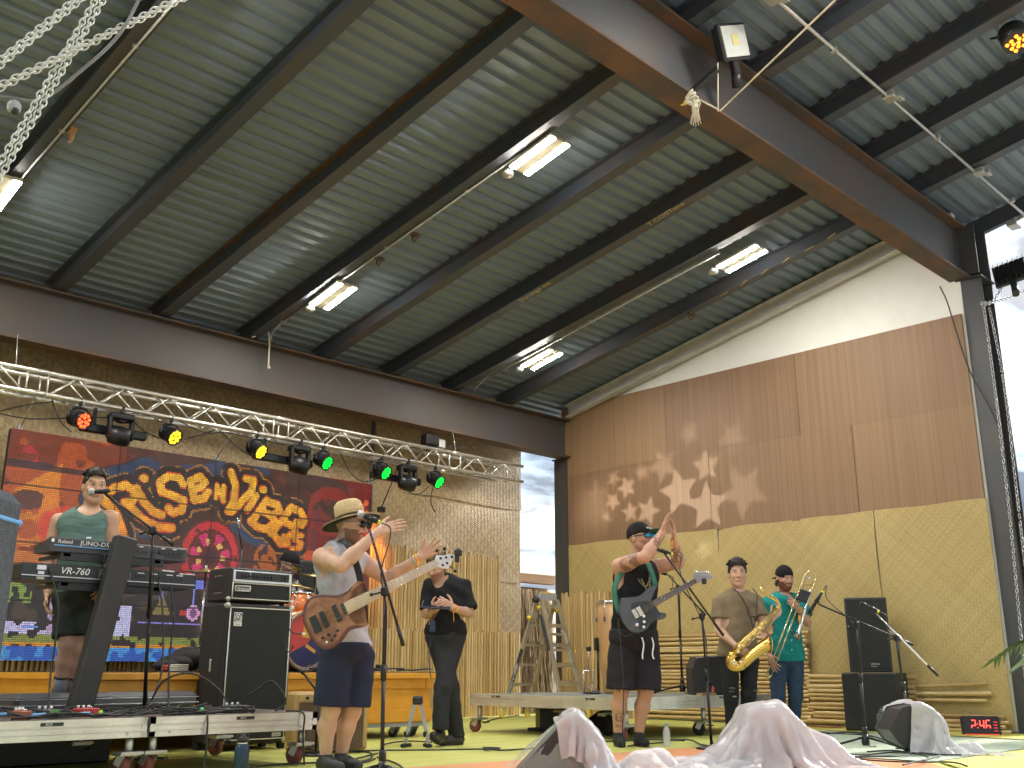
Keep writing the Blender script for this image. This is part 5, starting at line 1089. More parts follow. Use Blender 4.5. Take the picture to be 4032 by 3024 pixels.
    def cap(s, m, brim_dir=1, m_under=None, tilt=.0, logo=None, bl=.088):
        c, f, u, r, hh = s.j['head'], s.hf, s.hu, s.hr, s.hs; P = [('e', c + u * .038 * hh - f * .012 * hh, (.087 * hh, .108 * hh, .104 * hh), s.HB, .01)]
        o = c + u * .026 * hh
        def cutp(X, Y, Z, F):
            z = (X - o[0]) * u[0] + (Y - o[1]) * u[1] + (Z - o[2]) * u[2]; y = (X - o[0]) * f[0] + (Y - o[1]) * f[1] + (Z - o[2]) * f[2]; return np.maximum(F, -(z + .018 * hh * (1 - brim_dir * y / .1)) + .018)
        k = grid_mesh('cap', P, .006, m, s.t, cuts=[cutp])
        bo = o + f * brim_dir * .088 * hh + u * (.022 if brim_dir > 0 else -.005); vs = []; fs = []; n = 14
        for lay in (0, 1):
            for i in range(n + 1):
                a = math.pi * i / n; x = math.cos(a) * .082 * hh; y = (math.sin(a) ** .7) * bl * hh
                for q in (0, 1):
                    yy = y if q else -.045 * hh * (1 - abs(math.cos(a)) * .9); vs.append(bo + r * x + f * brim_dir * yy - u * (.10 * (x / .08) ** 2 * .14 * hh + tilt * max(0, yy)) - u * .004 * lay)
        for lay in (0, 1):
            b0 = lay * 2 * (n + 1)
            for i in range(n): q = (b0 + 2 * i, b0 + 2 * i + 1, b0 + 2 * i + 3, b0 + 2 * i + 2); fs.append(q if lay == 0 else q[::-1])
        for i in range(n): fs.append((2 * i + 1, 2 * (n + 1) + 2 * i + 1, 2 * (n + 1) + 2 * i + 3, 2 * i + 3))
        b_ = MB().add(vs, fs, True).build('brim', [m, m_under or m], k)
        if m_under: 
            for pi in range(n, 2 * n): b_.data.polygons[pi].material_index = 1
        MB().sph(c + u * .136 * hh - f * .012 * hh, .008, 6).build('button', m, k)
        return k
    def glasses(s, m_lens, m_fr, drop=0.):
        c, f, u, r, hh = s.j['head'], s.hf, s.hu, s.hr, s.hs; o = c + f * .103 * hh + u * (.012 - drop) * hh
        g = MB()
        for sg in (-1, 1): g.tube([o + r * sg * .064 * hh - f * .012, c + r * sg * .083 * hh + u * .012 * hh, c + r * sg * .081 * hh - f * .03 * hh + u * .006], .005 * hh, 6)
        g.tube([o + r * .02 * hh, o + f * .005 + u * .006, o - r * .02 * hh], .005, 6); k = g.build('sunglasses', m_fr, s.t)
        for sg in (-1, 1): MB().sph(o + r * sg * .034 * hh - f * .006, .0275 * hh, 12, (1., 1., .8), nrm(u + np.zeros(3))).build('lens', m_lens, k)
        return k
SK = lambda n, c: mat(n, c, .5, var=.10, scale=9, bump=.05, bscale=60, attr=True, spec=.35)
J_keys=((3.053,7.706,0.345),{'head':(0.043,-0.02,1.621),'neck':(0.021,-0.0,1.454),'chest':(-0.001,-0.0,1.303),'belly':(-0.001,-0.0,1.056),'hip':(0.012,0.0,0.812),'sa':(-0.207,0.0,1.365),'ea':(-0.261,0.02,1.049),'wa':(-0.193,-0.06,0.817),'ha':(-0.165,-0.1,0.769),'sb':(0.174,0.03,1.394),'eb':(0.197,0.06,1.128),'wb':(0.224,-0.05,0.919),'la':(-0.047,-0.01,0.756),'ka':(-0.004,-0.06,0.463),'aa':(-0.072,0.03,0.098),'ta':(0.119,-0.16,0.045),'lb':(0.078,0.03,0.758),'kb':(0.081,-0.0,0.428),'ab':(-0.028,0.1,0.101),'tb':(0.141,-0.02,0.063)})
J_bass=((4.022,5.683,0.0),{'head':(0.023,-0.0,1.574),'neck':(-0.048,-0.0,1.414),'chest':(-0.043,0.0,1.294),'belly':(-0.014,0.0,1.034),'hip':(0.031,0.0,0.787),'sa':(-0.131,-0.16,1.345),'ea':(0.044,-0.42,1.264),'wa':(0.26,-0.34,1.489),'sb':(0.08,0.14,1.36),'eb':(0.259,0.22,1.228),'wb':(0.494,0.12,1.374),'la':(-0.024,-0.05,0.705),'ka':(-0.04,-0.06,0.373),'aa':(-0.064,-0.02,0.075),'ta':(0.027,-0.12,0.025),'lb':(0.098,0.08,0.707),'kb':(0.08,0.07,0.368),'ab':(0.014,0.1,0.075),'tb':(0.11,0.02,0.028)})
J_tablet=((6.099,6.977,0.0),{'head':(-0.12,-0.05,1.528),'neck':(-0.061,-0.0,1.412),'chest':(-0.031,-0.0,1.288),'belly':(-0.035,-0.0,1.109),'hip':(-0.037,-0.0,0.954),'sa':(-0.189,-0.0,1.367),'ea':(-0.206,-0.06,1.106),'wa':(-0.146,-0.26,1.128),'sb':(0.132,0.02,1.357),'eb':(0.178,-0.04,1.117),'wb':(0.044,-0.28,1.148),'la':(-0.112,-0.0,0.91),'ka':(0.017,-0.03,0.497),'aa':(0.075,0.03,0.081),'ta':(-0.018,-0.06,0.035),'lb':(0.041,0.03,0.91),'kb':(-0.043,-0.14,0.488),'ab':(-0.057,-0.16,0.144),'tb':(-0.096,-0.3,0.081)})
J_guitar=((7.152,5.798,0.0),{'head':(0.142,-0.0,1.78),'neck':(0.109,0.02,1.568),'chest':(0.094,-0.0,1.423),'belly':(0.063,-0.03,1.165),'hip':(0.054,0.0,0.925),'sa':(-0.068,-0.1,1.52),'ea':(0.134,-0.36,1.576),'wa':(0.299,-0.3,1.786),'sb':(0.284,0.1,1.539),'eb':(0.478,-0.02,1.556),'wb':(0.417,-0.18,1.752),'la':(-0.042,-0.02,0.795),'ka':(-0.071,-0.04,0.454),'aa':(-0.1,0.02,0.096),'ta':(-0.089,-0.16,0.015),'lb':(0.164,0.02,0.795),'kb':(0.148,-0.0,0.452),'ab':(0.083,0.06,0.097),'tb':(0.119,-0.1,0.031)})
J_sax=((8.856,5.844,0.0),{'head':(0.1,-0.0,1.573),'neck':(0.101,0.02,1.396),'chest':(0.087,0.0,1.239),'belly':(0.059,-0.02,0.989),'hip':(0.051,0.0,0.792),'sa':(-0.104,-0.0,1.309),'ea':(-0.135,-0.07,1.009),'wa':(-0.021,-0.28,0.862),'sb':(0.281,0.02,1.31),'eb':(0.315,-0.08,1.037),'wb':(0.353,-0.26,1.121),'la':(-0.037,0.0,0.719),'ka':(-0.043,-0.05,0.382),'aa':(-0.058,-0.0,0.078),'ta':(-0.068,-0.15,0.01),'lb':(0.165,0.02,0.719),'kb':(0.134,-0.02,0.393),'ab':(0.077,0.05,0.077),'tb':(0.116,-0.1,0.03)})
J_trom=((9.832,5.892,0.0),{'head':(0.108,0.0,1.592),'neck':(0.078,0.02,1.422),'chest':(0.069,0.0,1.267),'belly':(0.077,-0.0,1.014),'hip':(0.075,0.0,0.803),'sa':(-0.113,-0.0,1.329),'ea':(-0.149,0.0,1.014),'wa':(-0.139,-0.12,0.776),'sb':(0.266,0.02,1.357),'eb':(0.306,-0.06,1.117),'wb':(0.167,-0.24,1.261),'la':(-0.026,-0.0,0.725),'ka':(-0.061,-0.03,0.364),'aa':(-0.063,-0.0,0.078),'ta':(-0.105,-0.15,0.004),'lb':(0.155,0.02,0.725),'kb':(0.129,-0.02,0.363),'ab':(0.11,0.05,0.075),'tb':(0.12,-0.1,0.026)})
J_drum=((5.952,9.229,0.6),{'head':(-0.112,-0.0,1.095),'neck':(-0.158,0.03,0.933),'chest':(-0.165,0.05,0.803),'belly':(-0.153,0.06,0.568),'hip':(-0.146,0.08,0.388),'sa':(-0.318,0.05,0.843),'ea':(-0.313,-0.02,0.539),'wa':(-0.152,-0.22,0.579),'ha':(-0.12,-0.25,0.59),'sb':(-0.014,0.05,0.842),'eb':(0.07,-0.02,0.538),'wb':(0.031,-0.22,0.566),'hb':(0.023,-0.25,0.577),'la':(-0.212,0.05,0.361),'ka':(-0.148,-0.35,0.373),'aa':(-0.114,-0.35,0.029),'ta':(-0.078,-0.5,0.005),'lb':(-0.053,0.05,0.361),'kb':(0.069,-0.35,0.373),'ab':(0.089,-0.35,0.029),'tb':(0.121,-0.5,0.005)})
A_ = np.array
m_shoeb = mat('shoe_black', (.025, .025, .027), .6, bump=.2); m_soleb = mat('sole_black', (.03, .03, .03), .7); m_solew = mat('sole_pale', (.50, .45, .38), .6)
m_band = mat('orange_band', (.75, .33, .05), .6)
def cloth(n, c, v=.12, **k): return mat(n, c, .85, var=v, scale=k.pop('scale', 14), bump=.25, bscale=120, spec=.2, **k)
def wristband(p, wr, el, m, t=.12, w_=.011):
    w0, e0 = A_(p.j[wr]), A_(p.j[el]); d = nrm(w0 - e0); c = w0 - d * .02
    return MB().lathe([(.034, -w_), (.036, 0), (.034, w_)], c, d, 14).build('wristband', m, p.t)
# --- keyboard player
p = Person('person', 'person in green tank top and dark shorts singing behind the keyboards', J_keys, (.25, -1), (.55, -.83, -.08), SK('skin_tan', (.50, .29, .19)), w_=1.08, dp=1.05, arm=1.1, hs=1.0)
p.body([hand(p.j['wa'], (.10, -.25, -1), (1, .1, -.1), (.15, -1, -.2), .35), hand(p.j['wb'], (.05, -.6, -.8), (-.6, .1, -.2), (-.3, -.8, .3), .35)]); p.eyes()
p.hair(mat('hair_black', (.012, .010, .009), .5, bump=.6, bscale=150), .005, .03, .012, tufts=90); 
def stripes(V):
    z = V[:, 2]; s_ = .5 + .5 * np.sin(z * 130 + 2 * np.sin(V[:, 0] * 20)) * np.sin(z * 53 + 1); return np.stack([.82 + .3 * s_] * 3, 1)
p.shirt(cloth('teal_heather', (.115, .19, .165), attr=True), .80, tank=True, e=.014, deep=.06, neck=.085, seed=3, colf=stripes)
MB().box((.10, -.155, 1.22), (.035, .004, .012)).build('chest_logo', m_wtxt, p.t)
p.shorts(cloth('olive_camo', (.028, .032, .026), col2=(.05, .055, .042), scale=9), .84, .86, e=.022, flare=.015, seed=4)
for k in 'ab':
    a, kk = p.j['a' + k], p.j['k' + k]; d = nrm(kk - a); MB().tube([a - d * .02, a + d * .07, a + d * .135], [.041, .041, .048], 14).build('sock', cloth('grey_sock', (.22, .23, .26)), p.t); MB().tube([a + d * .128, a + d * .14], .0495, 14).build('sock_band', m_stick, p.t); p.shoe(k, cloth('camo_shoe', (.10, .085, .06), .5, scale=40), m_solew)
# --- bass player
p = Person('person', 'person in straw hat and grey tank top clapping with a bass slung low', J_bass, (.90, -.35), (.97, -.22, -.12), SK('skin_light', (.56, .35, .25)), w_=1.02, dp=1.12, arm=1.12, leg=1.0)
p.body([hand(p.j['wa'], (.92, .1, .32), (.1, .9, -.3), (.2, .2, .9), .12, .05), hand(p.j['wb'], (.75, -.1, .5), (-.2, -.8, .55), (-.45, -.1, .9), .22, .25)], beard=((.20, .14, .11), .8))
p.shirt(cloth('grey_marl', (.42, .42, .45), .1, scale=30), .775, tank=True, e=.018, deep=.05, neck=.08, seed=5, fold=.006)
p.shorts(cloth('navy_twill', (.022, .028, .055)), .80, .93, e=.024, flare=.022, seed=6)
for k in 'ab': p.shoe(k, m_shoeb, m_soleb, .03)
c, f, u, r = p.j['head'], p.hf, p.hu, p.hr
m_straw = mat('straw', (.55, .40, .20), .8, col2=(.64, .49, .27), scale=60, bump=.9, bscale=130)
def lath_on(prof, m, name, parent, sx=1., ax=None, o=None, n=28):
    q = MB(); ax = ax if ax is not None else u; q.lathe(prof, o, ax, n); return q.build(name, m, parent)
hu = nrm(u * 1.0 - f * .40); ho = c + u * .045 - f * .008
hat = lath_on([(.100, .0), (.101, .06), (.094, .105), (.075, .125), (.03, .118), (.0001, .112)], m_straw, 'straw_hat', p.t, o=ho, ax=hu)
lath_on([(.096, .004), (.13, -.004), (.20, -.022), (.202, -.026), (.13, -.009), (.096, -.002)], m_straw, 'hat_brim', hat, o=ho, ax=hu, n=36)
lath_on([(.125, -.012), (.201, -.029), (.201, -.031), (.125, -.015)], mat('brim_black', (.02, .02, .022), .7), 'brim_lining', hat, o=ho, ax=hu, n=36)
lath_on([(.1025, .008), (.103, .022)], mat('hat_cord', (.06, .035, .02), .6), 'hat_cord', hat, o=ho, ax=hu)
MB().tube([c - r * .085 + u * .04, c - r * .07 - u * .05 + f * .01, c - u * .125 + f * .04, c + r * .07 - u * .05 + f * .01], .004, 5).build('chin_cord', MATS['hat_cord'], hat)
p.glasses(mat('dark_lens', (.012, .012, .014), .08), mat('pale_frame', (.5, .47, .42), .4))
wristband(p, 'wb', 'eb', m_band); MB().lathe([(.036, -.012), (.038, 0), (.036, .012)], A_(p.j['wb']) * .86 + A_(p.j['eb']) * .14, nrm(p.j['wb'] - p.j['eb']), 14).build('watch', mat('watch_grey', (.4, .39, .35), .5), p.t)
MB().bar(A_(p.j['wb']) + A_((-.01, -.04, -.03)), A_(p.j['wb']) + A_((.0, -.05, -.10)), .012, .004).build('band_tail', m_band, p.t)
# --- tablet man
p = Person('person', 'person in black shirt and dark trousers looking down at a tablet', J_tablet, (-.35, -1), (-.45, -.78, -.42), SK('skin_fair', (.52, .31, .22)), w_=.97, dp=1.0, up=(-.1, -.3, 1))
p.body([hand(p.j['wa'], (.45, -.5, .3), (.25, .2, .9), (.3, -.5, .6), .5, .1, .95), hand(p.j['wb'], (-.65, -.3, .35), (-.35, .1, -.6), (-.2, -.2, .9), .45, .1, .95)], beard=((.42, .26, .17), .55)); p.eyes()
p.hair(mat('hair_fair', (.13, .08, .04), .55, bump=.6, bscale=150), .010, .03, tufts=45)
p.shirt(cloth('black_shirt', (.016, .016, .018)), .93, sleeves=.86, e=.019, neck=.07, deep=.075, seed=7, fold=.006, vneck=True)
p.shorts(cloth('charcoal_trouser', (.032, .033, .036)), .99, 1, e=.016, full=True, name='trousers', seed=8, cuff=.062)
MB().lathe([(.166, -.016), (.168, 0), (.166, .016)], A_(p.j['hip']) + A_((0, 0, .035)), (0, 0, 1), 24, sy=.80).build('belt', m_shoeb, p.t)
for k in 'ab': p.shoe(k, mat('leather_black', (.02, .018, .016), .3), m_soleb, .02)
wristband(p, 'wb', 'eb', m_band); MB().bar((.05, -.31, 1.11), (.055, -.32, 1.03), .016, .004).build('band_tail', m_band, p.t)
MB().tube(smooth_curve([(-.13, -.10, .95), (-.17, -.10, .8), (-.165, -.08, .66), (-.15, -.08, .56)]), .012, 6, flat=.4).build('lanyard_strap', mat('blue_strap', (.02, .035, .13), .6), p.t)
MB().box((-.14, -.17, 1.0), (.05, .012, .10), bev=.004).build('badge', mat('badge_blue', (.03, .05, .11), .5), p.t)
# --- guitar player
p = Person('person', 'person in black cap and tank top clapping overhead with a dark guitar', J_guitar, (.45, -.9), (.72, -.66, .05), SK('skin_warm', (.50, .28, .19)), w_=1.32, dp=1.45, arm=1.28, leg=1.12, hs=1.04)
jj = p.j
p.body([hand(jj['wa'], (.30, .15, .95), (.95, .3, -.1), (-.2, -.8, .2), .12, .1), hand(jj['wb'], (-.05, -.35, .9), (-.95, -.2, .0), (.1, -.9, -.1), .15, .1)], beard=((.3, .2, .16), .3),
    tattoos=[(jj['sa'] * .6 + jj['ea'] * .4, jj['sa'] * .35 + jj['ea'] * .65, .085, 48), (jj['ea'] * .6 + jj['wa'] * .4, jj['ea'] * .2 + jj['wa'] * .8, .05, 75), (jj['eb'] * .75 + jj['wb'] * .25, jj['eb'] * .45 + jj['wb'] * .55, .06, 52), (jj['ka'] * .45 + jj['aa'] * .55 - A_((0, .04, 0)), jj['ka'] * .38 + jj['aa'] * .62 - A_((0, .04, 0)), .04, 80), (jj['ka'] * .2 + jj['aa'] * .8 - A_((.03, .04, 0)), jj['ka'] * .2 + jj['aa'] * .8 - A_((-.03, .04, 0)), .012, 120)])
p.shirt(cloth('black_tank', (.012, .012, .013)), .93, tank=True, e=.014, deep=.07, neck=.09, seed=9, fold=.004)
p.shorts(cloth('black_shorts', (.022, .022, .025)), .975, .97, e=.026, flare=.03, seed=10, fold=.005)
for x in (.10, .185): MB().tube(smooth_curve([(x, -.235, .90), (x + .012, -.245, .84), (x + .0, -.24, .76), (x + .012 * (x > .12), -.24, .72)]), .0065, 6).build('drawstring', m_wtxt, p.t)
for k in 'ab': p.shoe(k, cloth('charcoal_knit', (.03, .03, .032)), m_soleb, .02)
k = p.cap(cloth('cap_black', (.013, .013, .014)), 1, mat('brim_green', (.02, .10, .06), .8), tilt=-.12)
c, f, u, r = p.j['head'], p.hf, p.hu, p.hr
text_mesh('cap_logo', 'CLOUD', .022, m_wtxt, k, frame(c + f * .102 + u * .075 - r * .045, r, u - f * .35), .002)
p.glasses(mat('blue_mirror', (.05, .42, .75), .05, .6), m_black); wristband(p, 'wb', 'eb', m_band); MB().bar(A_(jj['wb']) + A_((-.02, -.03, -.02)), A_(jj['wb']) + A_((-.025, -.04, -.09)), .016, .006).build('band_tail', m_band, p.t)
for n_ in range(2):
    MB().tube(smooth_curve([jj['neck'] + A_((-.06, -.03, .0)), jj['chest'] + A_((-.01 + .03 * n_, -.175, -.01)), jj['chest'] + A_((.06 + .02 * n_, -.19, -.09 - .04 * n_)), jj['chest'] + A_((.10, -.17, .02)), jj['neck'] + A_((.06, -.02, .0))], 8), .006, 6).build('bead_necklace', mat('beads_%d' % n_, (.16, .12, .05) if n_ else (.06, .03, .02), .4, col2=(.4, .33, .16), scale=90), p.t)
# --- saxophone player
p = Person('person', 'person in khaki tee and ripped black jeans holding a saxophone', J_sax, (.2, -1), (-.12, -.99, .0), SK('skin_sax', (.55, .34, .24)), w_=1.12, dp=1.12, arm=1.05, hs=1.02)
p.body([hand(p.j['wa'], (.65, -.35, -.55), (.3, .3, -.7), (.55, -.2, .5), .45), hand(p.j['wb'], (.45, -.2, .45), (-.2, .5, .3), (-.3, -.4, .7), .6)]); p.eyes(); p.hair(MATS['hair_black'], .010, .05, .02, spike=.004, low=0.0, tufts=110)
p.shirt(cloth('khaki_tee', (.20, .155, .095)), .76, sleeves=.62, e=.022, neck=.072, deep=.03, seed=11, fold=.005)
p.shorts(cloth('black_denim', (.022, .022, .024)), .80, 1, e=.012, full=True, name='jeans', seed=12, cuff=.045)
for (x, z, s_) in ((-.05, .46, .035), (-.055, .43, .03), (-.03, .385, .022), (.19, .44, .03)): MB().sph((x, -.13 if x < 0 else -.085, z), s_, 8, (1, 1, .35)).build('ripped_patch', mat('knee_skin', (.45, .30, .24), .6) if z < .4 else mat('frayed_denim', (.10, .10, .10), .9), p.t)
for k in 'ab': p.shoe(k, m_shoeb, m_soleb, .02)
MB().box((.20, -.155, 1.19), (.075, .006, .085), bev=.002).build('chest_pocket', MATS['khaki_tee'], p.t)
# --- trombone player
p = Person('person', 'bearded person in teal shirt and backward cap holding a trombone', J_trom, (.35, -1), (.22, -.94, -.14), SK('skin_trom', (.48, .27, .19)), w_=1.05, dp=1.0)
p.body([hand(p.j['wa'], (.15, -.5, -.75), (.8, .2, -.2), (.3, -.7, .3), .15, .35), hand(p.j['wb'], (-.55, -.25, .5), (-.4, .3, -.3), (-.1, -.3, .9), .7)], beard=((.26, .14, .085), .92)); p.eyes()
p.cap(MATS['cap_black'], -1, tilt=.35); grid_mesh('hair', [('e', p.j['head'] - p.hf * .05 - p.hu * .02, (.075, .055, .075), p.HB, .01), ('c', p.j['head'] - p.hr * .07 - p.hu * .01, p.j['head'] - p.hr * .075 - p.hu * .07 - p.hf * .03, .018, .024, .02), ('c', p.j['head'] + p.hr * .07 - p.hu * .01, p.j['head'] + p.hr * .075 - p.hu * .06 - p.hf * .03, .018, .022, .02)], .006, mat('hair_brown', (.03, .018, .012), .6), p.t, noise=lambda X, Y, Z: .008 * np.sin(110 * X + 60 * Z) * np.sin(95 * Y))
p.shirt(cloth('teal_shirt', (.012, .20, .19)), .735, sleeves=.70, e=.022, neck=.068, deep=.06, seed=13, fold=.006, vneck=True, tilt=(0, .1))
p.shorts(cloth('blue_denim', (.035, .06, .105), .2), .80, 1, e=.014, full=True, name='jeans', seed=14, cuff=.05)
for i in range(5): MB().sph((.118 - .008 * i, -.148 - .004 * i, 1.24 - .1 * i), .006, 6).build('button', m_wtxt, p.t)
for k in 'ab': p.shoe(k, m_shoeb, m_soleb, .02)
wristband(p, 'wb', 'eb', m_band); MB().box((.155, -.30, 1.16), (.028, .005, .055)).build('band_tail', m_band, p.t)
# --- drummer
p = Person('person', 'person in black cap and yellow glasses seated behind the drums', J_drum, (.5, -.85), (.80, -.45, -.40), SK('skin_drum', (.45, .28, .2)), up=(.3, -.1, 1))
p.body([hand(p.j['wa'], (.3, -.7, -.2), (.5, .3, -.5), (.4, .1, .7), .8), hand(p.j['wb'], (-.3, -.7, -.2), (-.5, .3, -.5), (-.4, .1, .7), .8)], beard=((.2, .12, .08), .9))
p.shirt(cloth('pale_tee', (.35, .34, .32)), .36, sleeves=.55, seed=15); p.shorts(cloth('dark_shorts', (.03, .03, .03)), .48, .9, seed=16); p.cap(MATS['cap_black'], 1, tilt=.15); p.glasses(mat('yellow_lens', (.65, .42, .03), .1), m_black, .0)
for k in 'ab': p.shoe(k, m_shoeb, m_soleb, .02)
t = thing('drum_throne', 'round black drum stool under the seated drummer', 'stool', (5.93, 9.26, .61)); MB().lathe([(.15, .30), (.17, .32), (.17, .36), (.14, .38), (.0001, .385)], n=18).build('seat', m_rubber, t); MB().cyl((0, 0, .1), (0, 0, .3), .02).build('post', m_chrome, t)
for k in range(3): MB().tube([(0, 0, .2), (.2 * math.cos(k * 2.1), .2 * math.sin(k * 2.1), .01)], .012, 6).build('leg', m_chrome, t)

# ================================================================== INSTRUMENTS
RT = Vector((math.cos(R_(44.62)), -math.sin(R_(44.62)), 0)); FWV = Vector((math.sin(R_(44.62)), math.cos(R_(44.62)), 0)); UP = Vector((0, 0, 1))
def PM(o): return frame(o, RT, UP)           # local x right, y up, z towards the audience
def inset(poly, d):
    n = len(poly); out = []; ar = sum(poly[i - 1][0] * poly[i][1] - poly[i][0] * poly[i - 1][1] for i in range(n)); sg = 1 if ar > 0 else -1
    for i in range(n):
        a, b, c = poly[i - 1], poly[i], poly[(i + 1) % n]; tx, ty = c[0] - a[0], c[1] - a[1]; L = math.hypot(tx, ty) or 1; out.append((b[0] - sg * ty / L * d, b[1] + sg * tx / L * d))
    return out
def ccw(poly):
    ar = sum(poly[i - 1][0] * poly[i][1] - poly[i][0] * poly[i - 1][1] for i in range(len(poly))); return poly if ar > 0 else poly[::-1]
def spl(poly, k=3):
    n = len(poly); out = []
    for i in range(n):
        a, b, c, d = [Vector((*poly[(i + q) % n], 0)) for q in (-1, 0, 1, 2)]
        for j in range(k):
            t = j / k; v = .5 * ((2 * b) + (c - a) * t + (2 * a - 5 * b + 4 * c - d) * t * t + (3 * b - a - 3 * c + d) * t ** 3); out.append((v.x, v.y))
    return out
TZ = lambda z: Matrix.Translation((0, 0, z))
# bass guitar
bs = thing('bass_guitar', 'five string bass guitar with glossy brown wood body and pale fretboard', 'bass guitar', M=PM((3.752, 5.359, .931)))
BO = ccw([(.164, .226), (.134, .215), (.108, .192), (.097, .162), (.102, .132), (.107, .109), (.087, .034), (.103, .03), (.108, .008), (.135, -.015), (.162, -.022), (.193, -.015), (.199, -.022), (.182, -.041), (.129, -.056), (.084, -.067), (.062, -.093), (.033, -.134), (-.007, -.17), (-.056, -.185), (-.102, -.17), (-.138, -.141), (-.167, -.1), (-.196, -.052), (-.212, -.007), (-.216, .038), (-.207, .087), (-.186, .125), (-.157, .143), (-.111, .151), (-.053, .149), (-.002, .147), (.036, .162), (.069, .188), (.103, .215), (.133, .234)])
m_bedge = mat('bass_edge_wood', (.10, .026, .013), .32, coat=.25, scale=5); m_btop = mat('bass_burl', (.20, .075, .03), .38, col2=(.34, .15, .065), scale=16, coat=.15)
MB().prism(spl(BO, 2), .042, TZ(-.021), bev=.006).build('body', m_bedge, bs); MB().prism(spl(inset(BO, .020), 2), .004, TZ(.0205), bev=.001).build('burl_top', m_btop, bs)
def strip(name, p, q, w0, w1, th, z, m, parent):
    p, q = Vector((*p, 0)), Vector((*q, 0)); d = (q - p).normalized(); n = Vector((-d.y, d.x, 0)); return MB().prism(ccw([tuple((p + n * w0 / 2)[:2]), tuple((p - n * w0 / 2)[:2]), tuple((q - n * w1 / 2)[:2]), tuple((q + n * w1 / 2)[:2])]), th, TZ(z)).build(name, m, parent)
m_maple = mat('maple_board', (.62, .45, .28), .35); strip('neck', (.050, .060), (.612, .3435), .078, .048, .020, .008, m_maple, bs); fbd = strip('fretboard', (.055, .0635), (.612, .3435), .076, .0455, .006, .0285, mat('maple_pale', (.68, .52, .35), .35), bs)
p0, p1 = Vector((.612, .3435, .0)), Vector((-.10, -.015, 0)); d = (p1 - p0).normalized(); n = Vector((-d.y, d.x, 0))
for i in range(1, 22):
    s_ = .80 * (1 - 2 ** (-i / 12)); c = p0 + d * s_; w_ = .046 + .03 * s_ / .6; MB().tube([c + n * w_ / 2 + UP * .0350, c - n * w_ / 2 + UP * .0350], .0011, 4).build('fret', m_alu, bs)
for i in range(5):
    o = (i - 2) / 2; MB().tube([p0 + d * -.02 + n * o * .016 + UP * .0385, p0 + d * .80 + n * o * .036 + UP * .043], .0012, 4).build('string', m_chrome, bs)
for (x, y) in ((0.0, .034), (-.077, -.004), (-.130, -.033)):
    a = Vector((x, y, 0)); L = .105; w_ = .030 if x > -.1 else .045; o = MB().prism(ccw([tuple((a + n * L / 2 + d * w_ / 2)[:2]), tuple((a - n * L / 2 + d * w_ / 2)[:2]), tuple((a - n * L / 2 - d * w_ / 2)[:2]), tuple((a + n * L / 2 - d * w_ / 2)[:2])]), .014, TZ(.0245), bev=.003).build('pickup' if x > -.1 else 'bridge', m_black, bs)
for (x, y) in ((.009, -.071), (-.045, -.096), (-.006, -.102), (-.08, -.115), (-.024, -.128)): MB().lathe([(.0095, .024), (.0085, .040), (.0001, .040)], (x, y, 0), n=10).build('knob', m_black, bs)
MB().cyl((-.055, -.140, .024), (-.055, -.140, .028), .007).build('jack_plate', m_chrome, bs); a = Vector((.055, .068, 0)); MB().prism(ccw([tuple((a + n * .036 - d * .0)[:2]), tuple((a - n * .036)[:2]), tuple((a - n * .036 + d * .025)[:2]), tuple((a + n * .036 + d * .025)[:2])]), .009, TZ(.0248)).build('ramp', m_black, bs)
hs_ = ccw([(.602, .362), (.611, .396), (.655, .393), (.692, .402), (.748, .399), (.729, .377), (.711, .356), (.687, .31), (.668, .31), (.65, .313), (.622, .325)]); MB().prism(hs_, .014, TZ(.008), bev=.002).build('headstock', mat('white_gloss', (.72, .73, .76), .25), bs); hd = bpy.data.objects['headstock']
for (x, y, ox, oy) in ((.640, .375, -.02, .04), (.675, .380, -.01, .045), (.712, .384, .03, .035), (.655, .332, .015, -.04), (.682, .345, .04, -.035)): MB().cyl((x, y, .022), (x, y, .036), .008, 8).tube([(x, y, .004), (x + ox, y + oy, .004)], .004, 5).sph((x + ox * 1.3, y + oy * 1.3, .004), .013, 8, (1, 1, .7)).build('tuner', m_blackm, hd)
MB().box((.752, .41, .03), (.05, .04, .04), bev=.008).box((.745, .375, .03), (.03, .05, .02), bev=.004).build('clip_tuner', m_black, hd)
MB().tube(smooth_curve([(.14, .215, -.005), (.10, .33, -.06), (.03, .47, -.14), (-.06, .53, -.30), (-.14, .46, -.44), (-.16, .25, -.42), (-.20, .06, -.22), (-.212, .03, -.02)], 6), .022, 6, flat=.16).build('strap', m_rubber, bs)
MB().tube([(-.215, -.09, 0), (-.19, -.09, .0)], .007, 8).build('white_plug', m_wtxt, bs); MB().tube(smooth_curve([(-.19, -.09, 0), (-.27, -.085, 0), (-.31, -.06, -.02), (-.32, -.16, -.03), (-.29, -.2, 0), (-.26, -.16, .01)]), .0045, 5).build('lead', m_cable, bs)
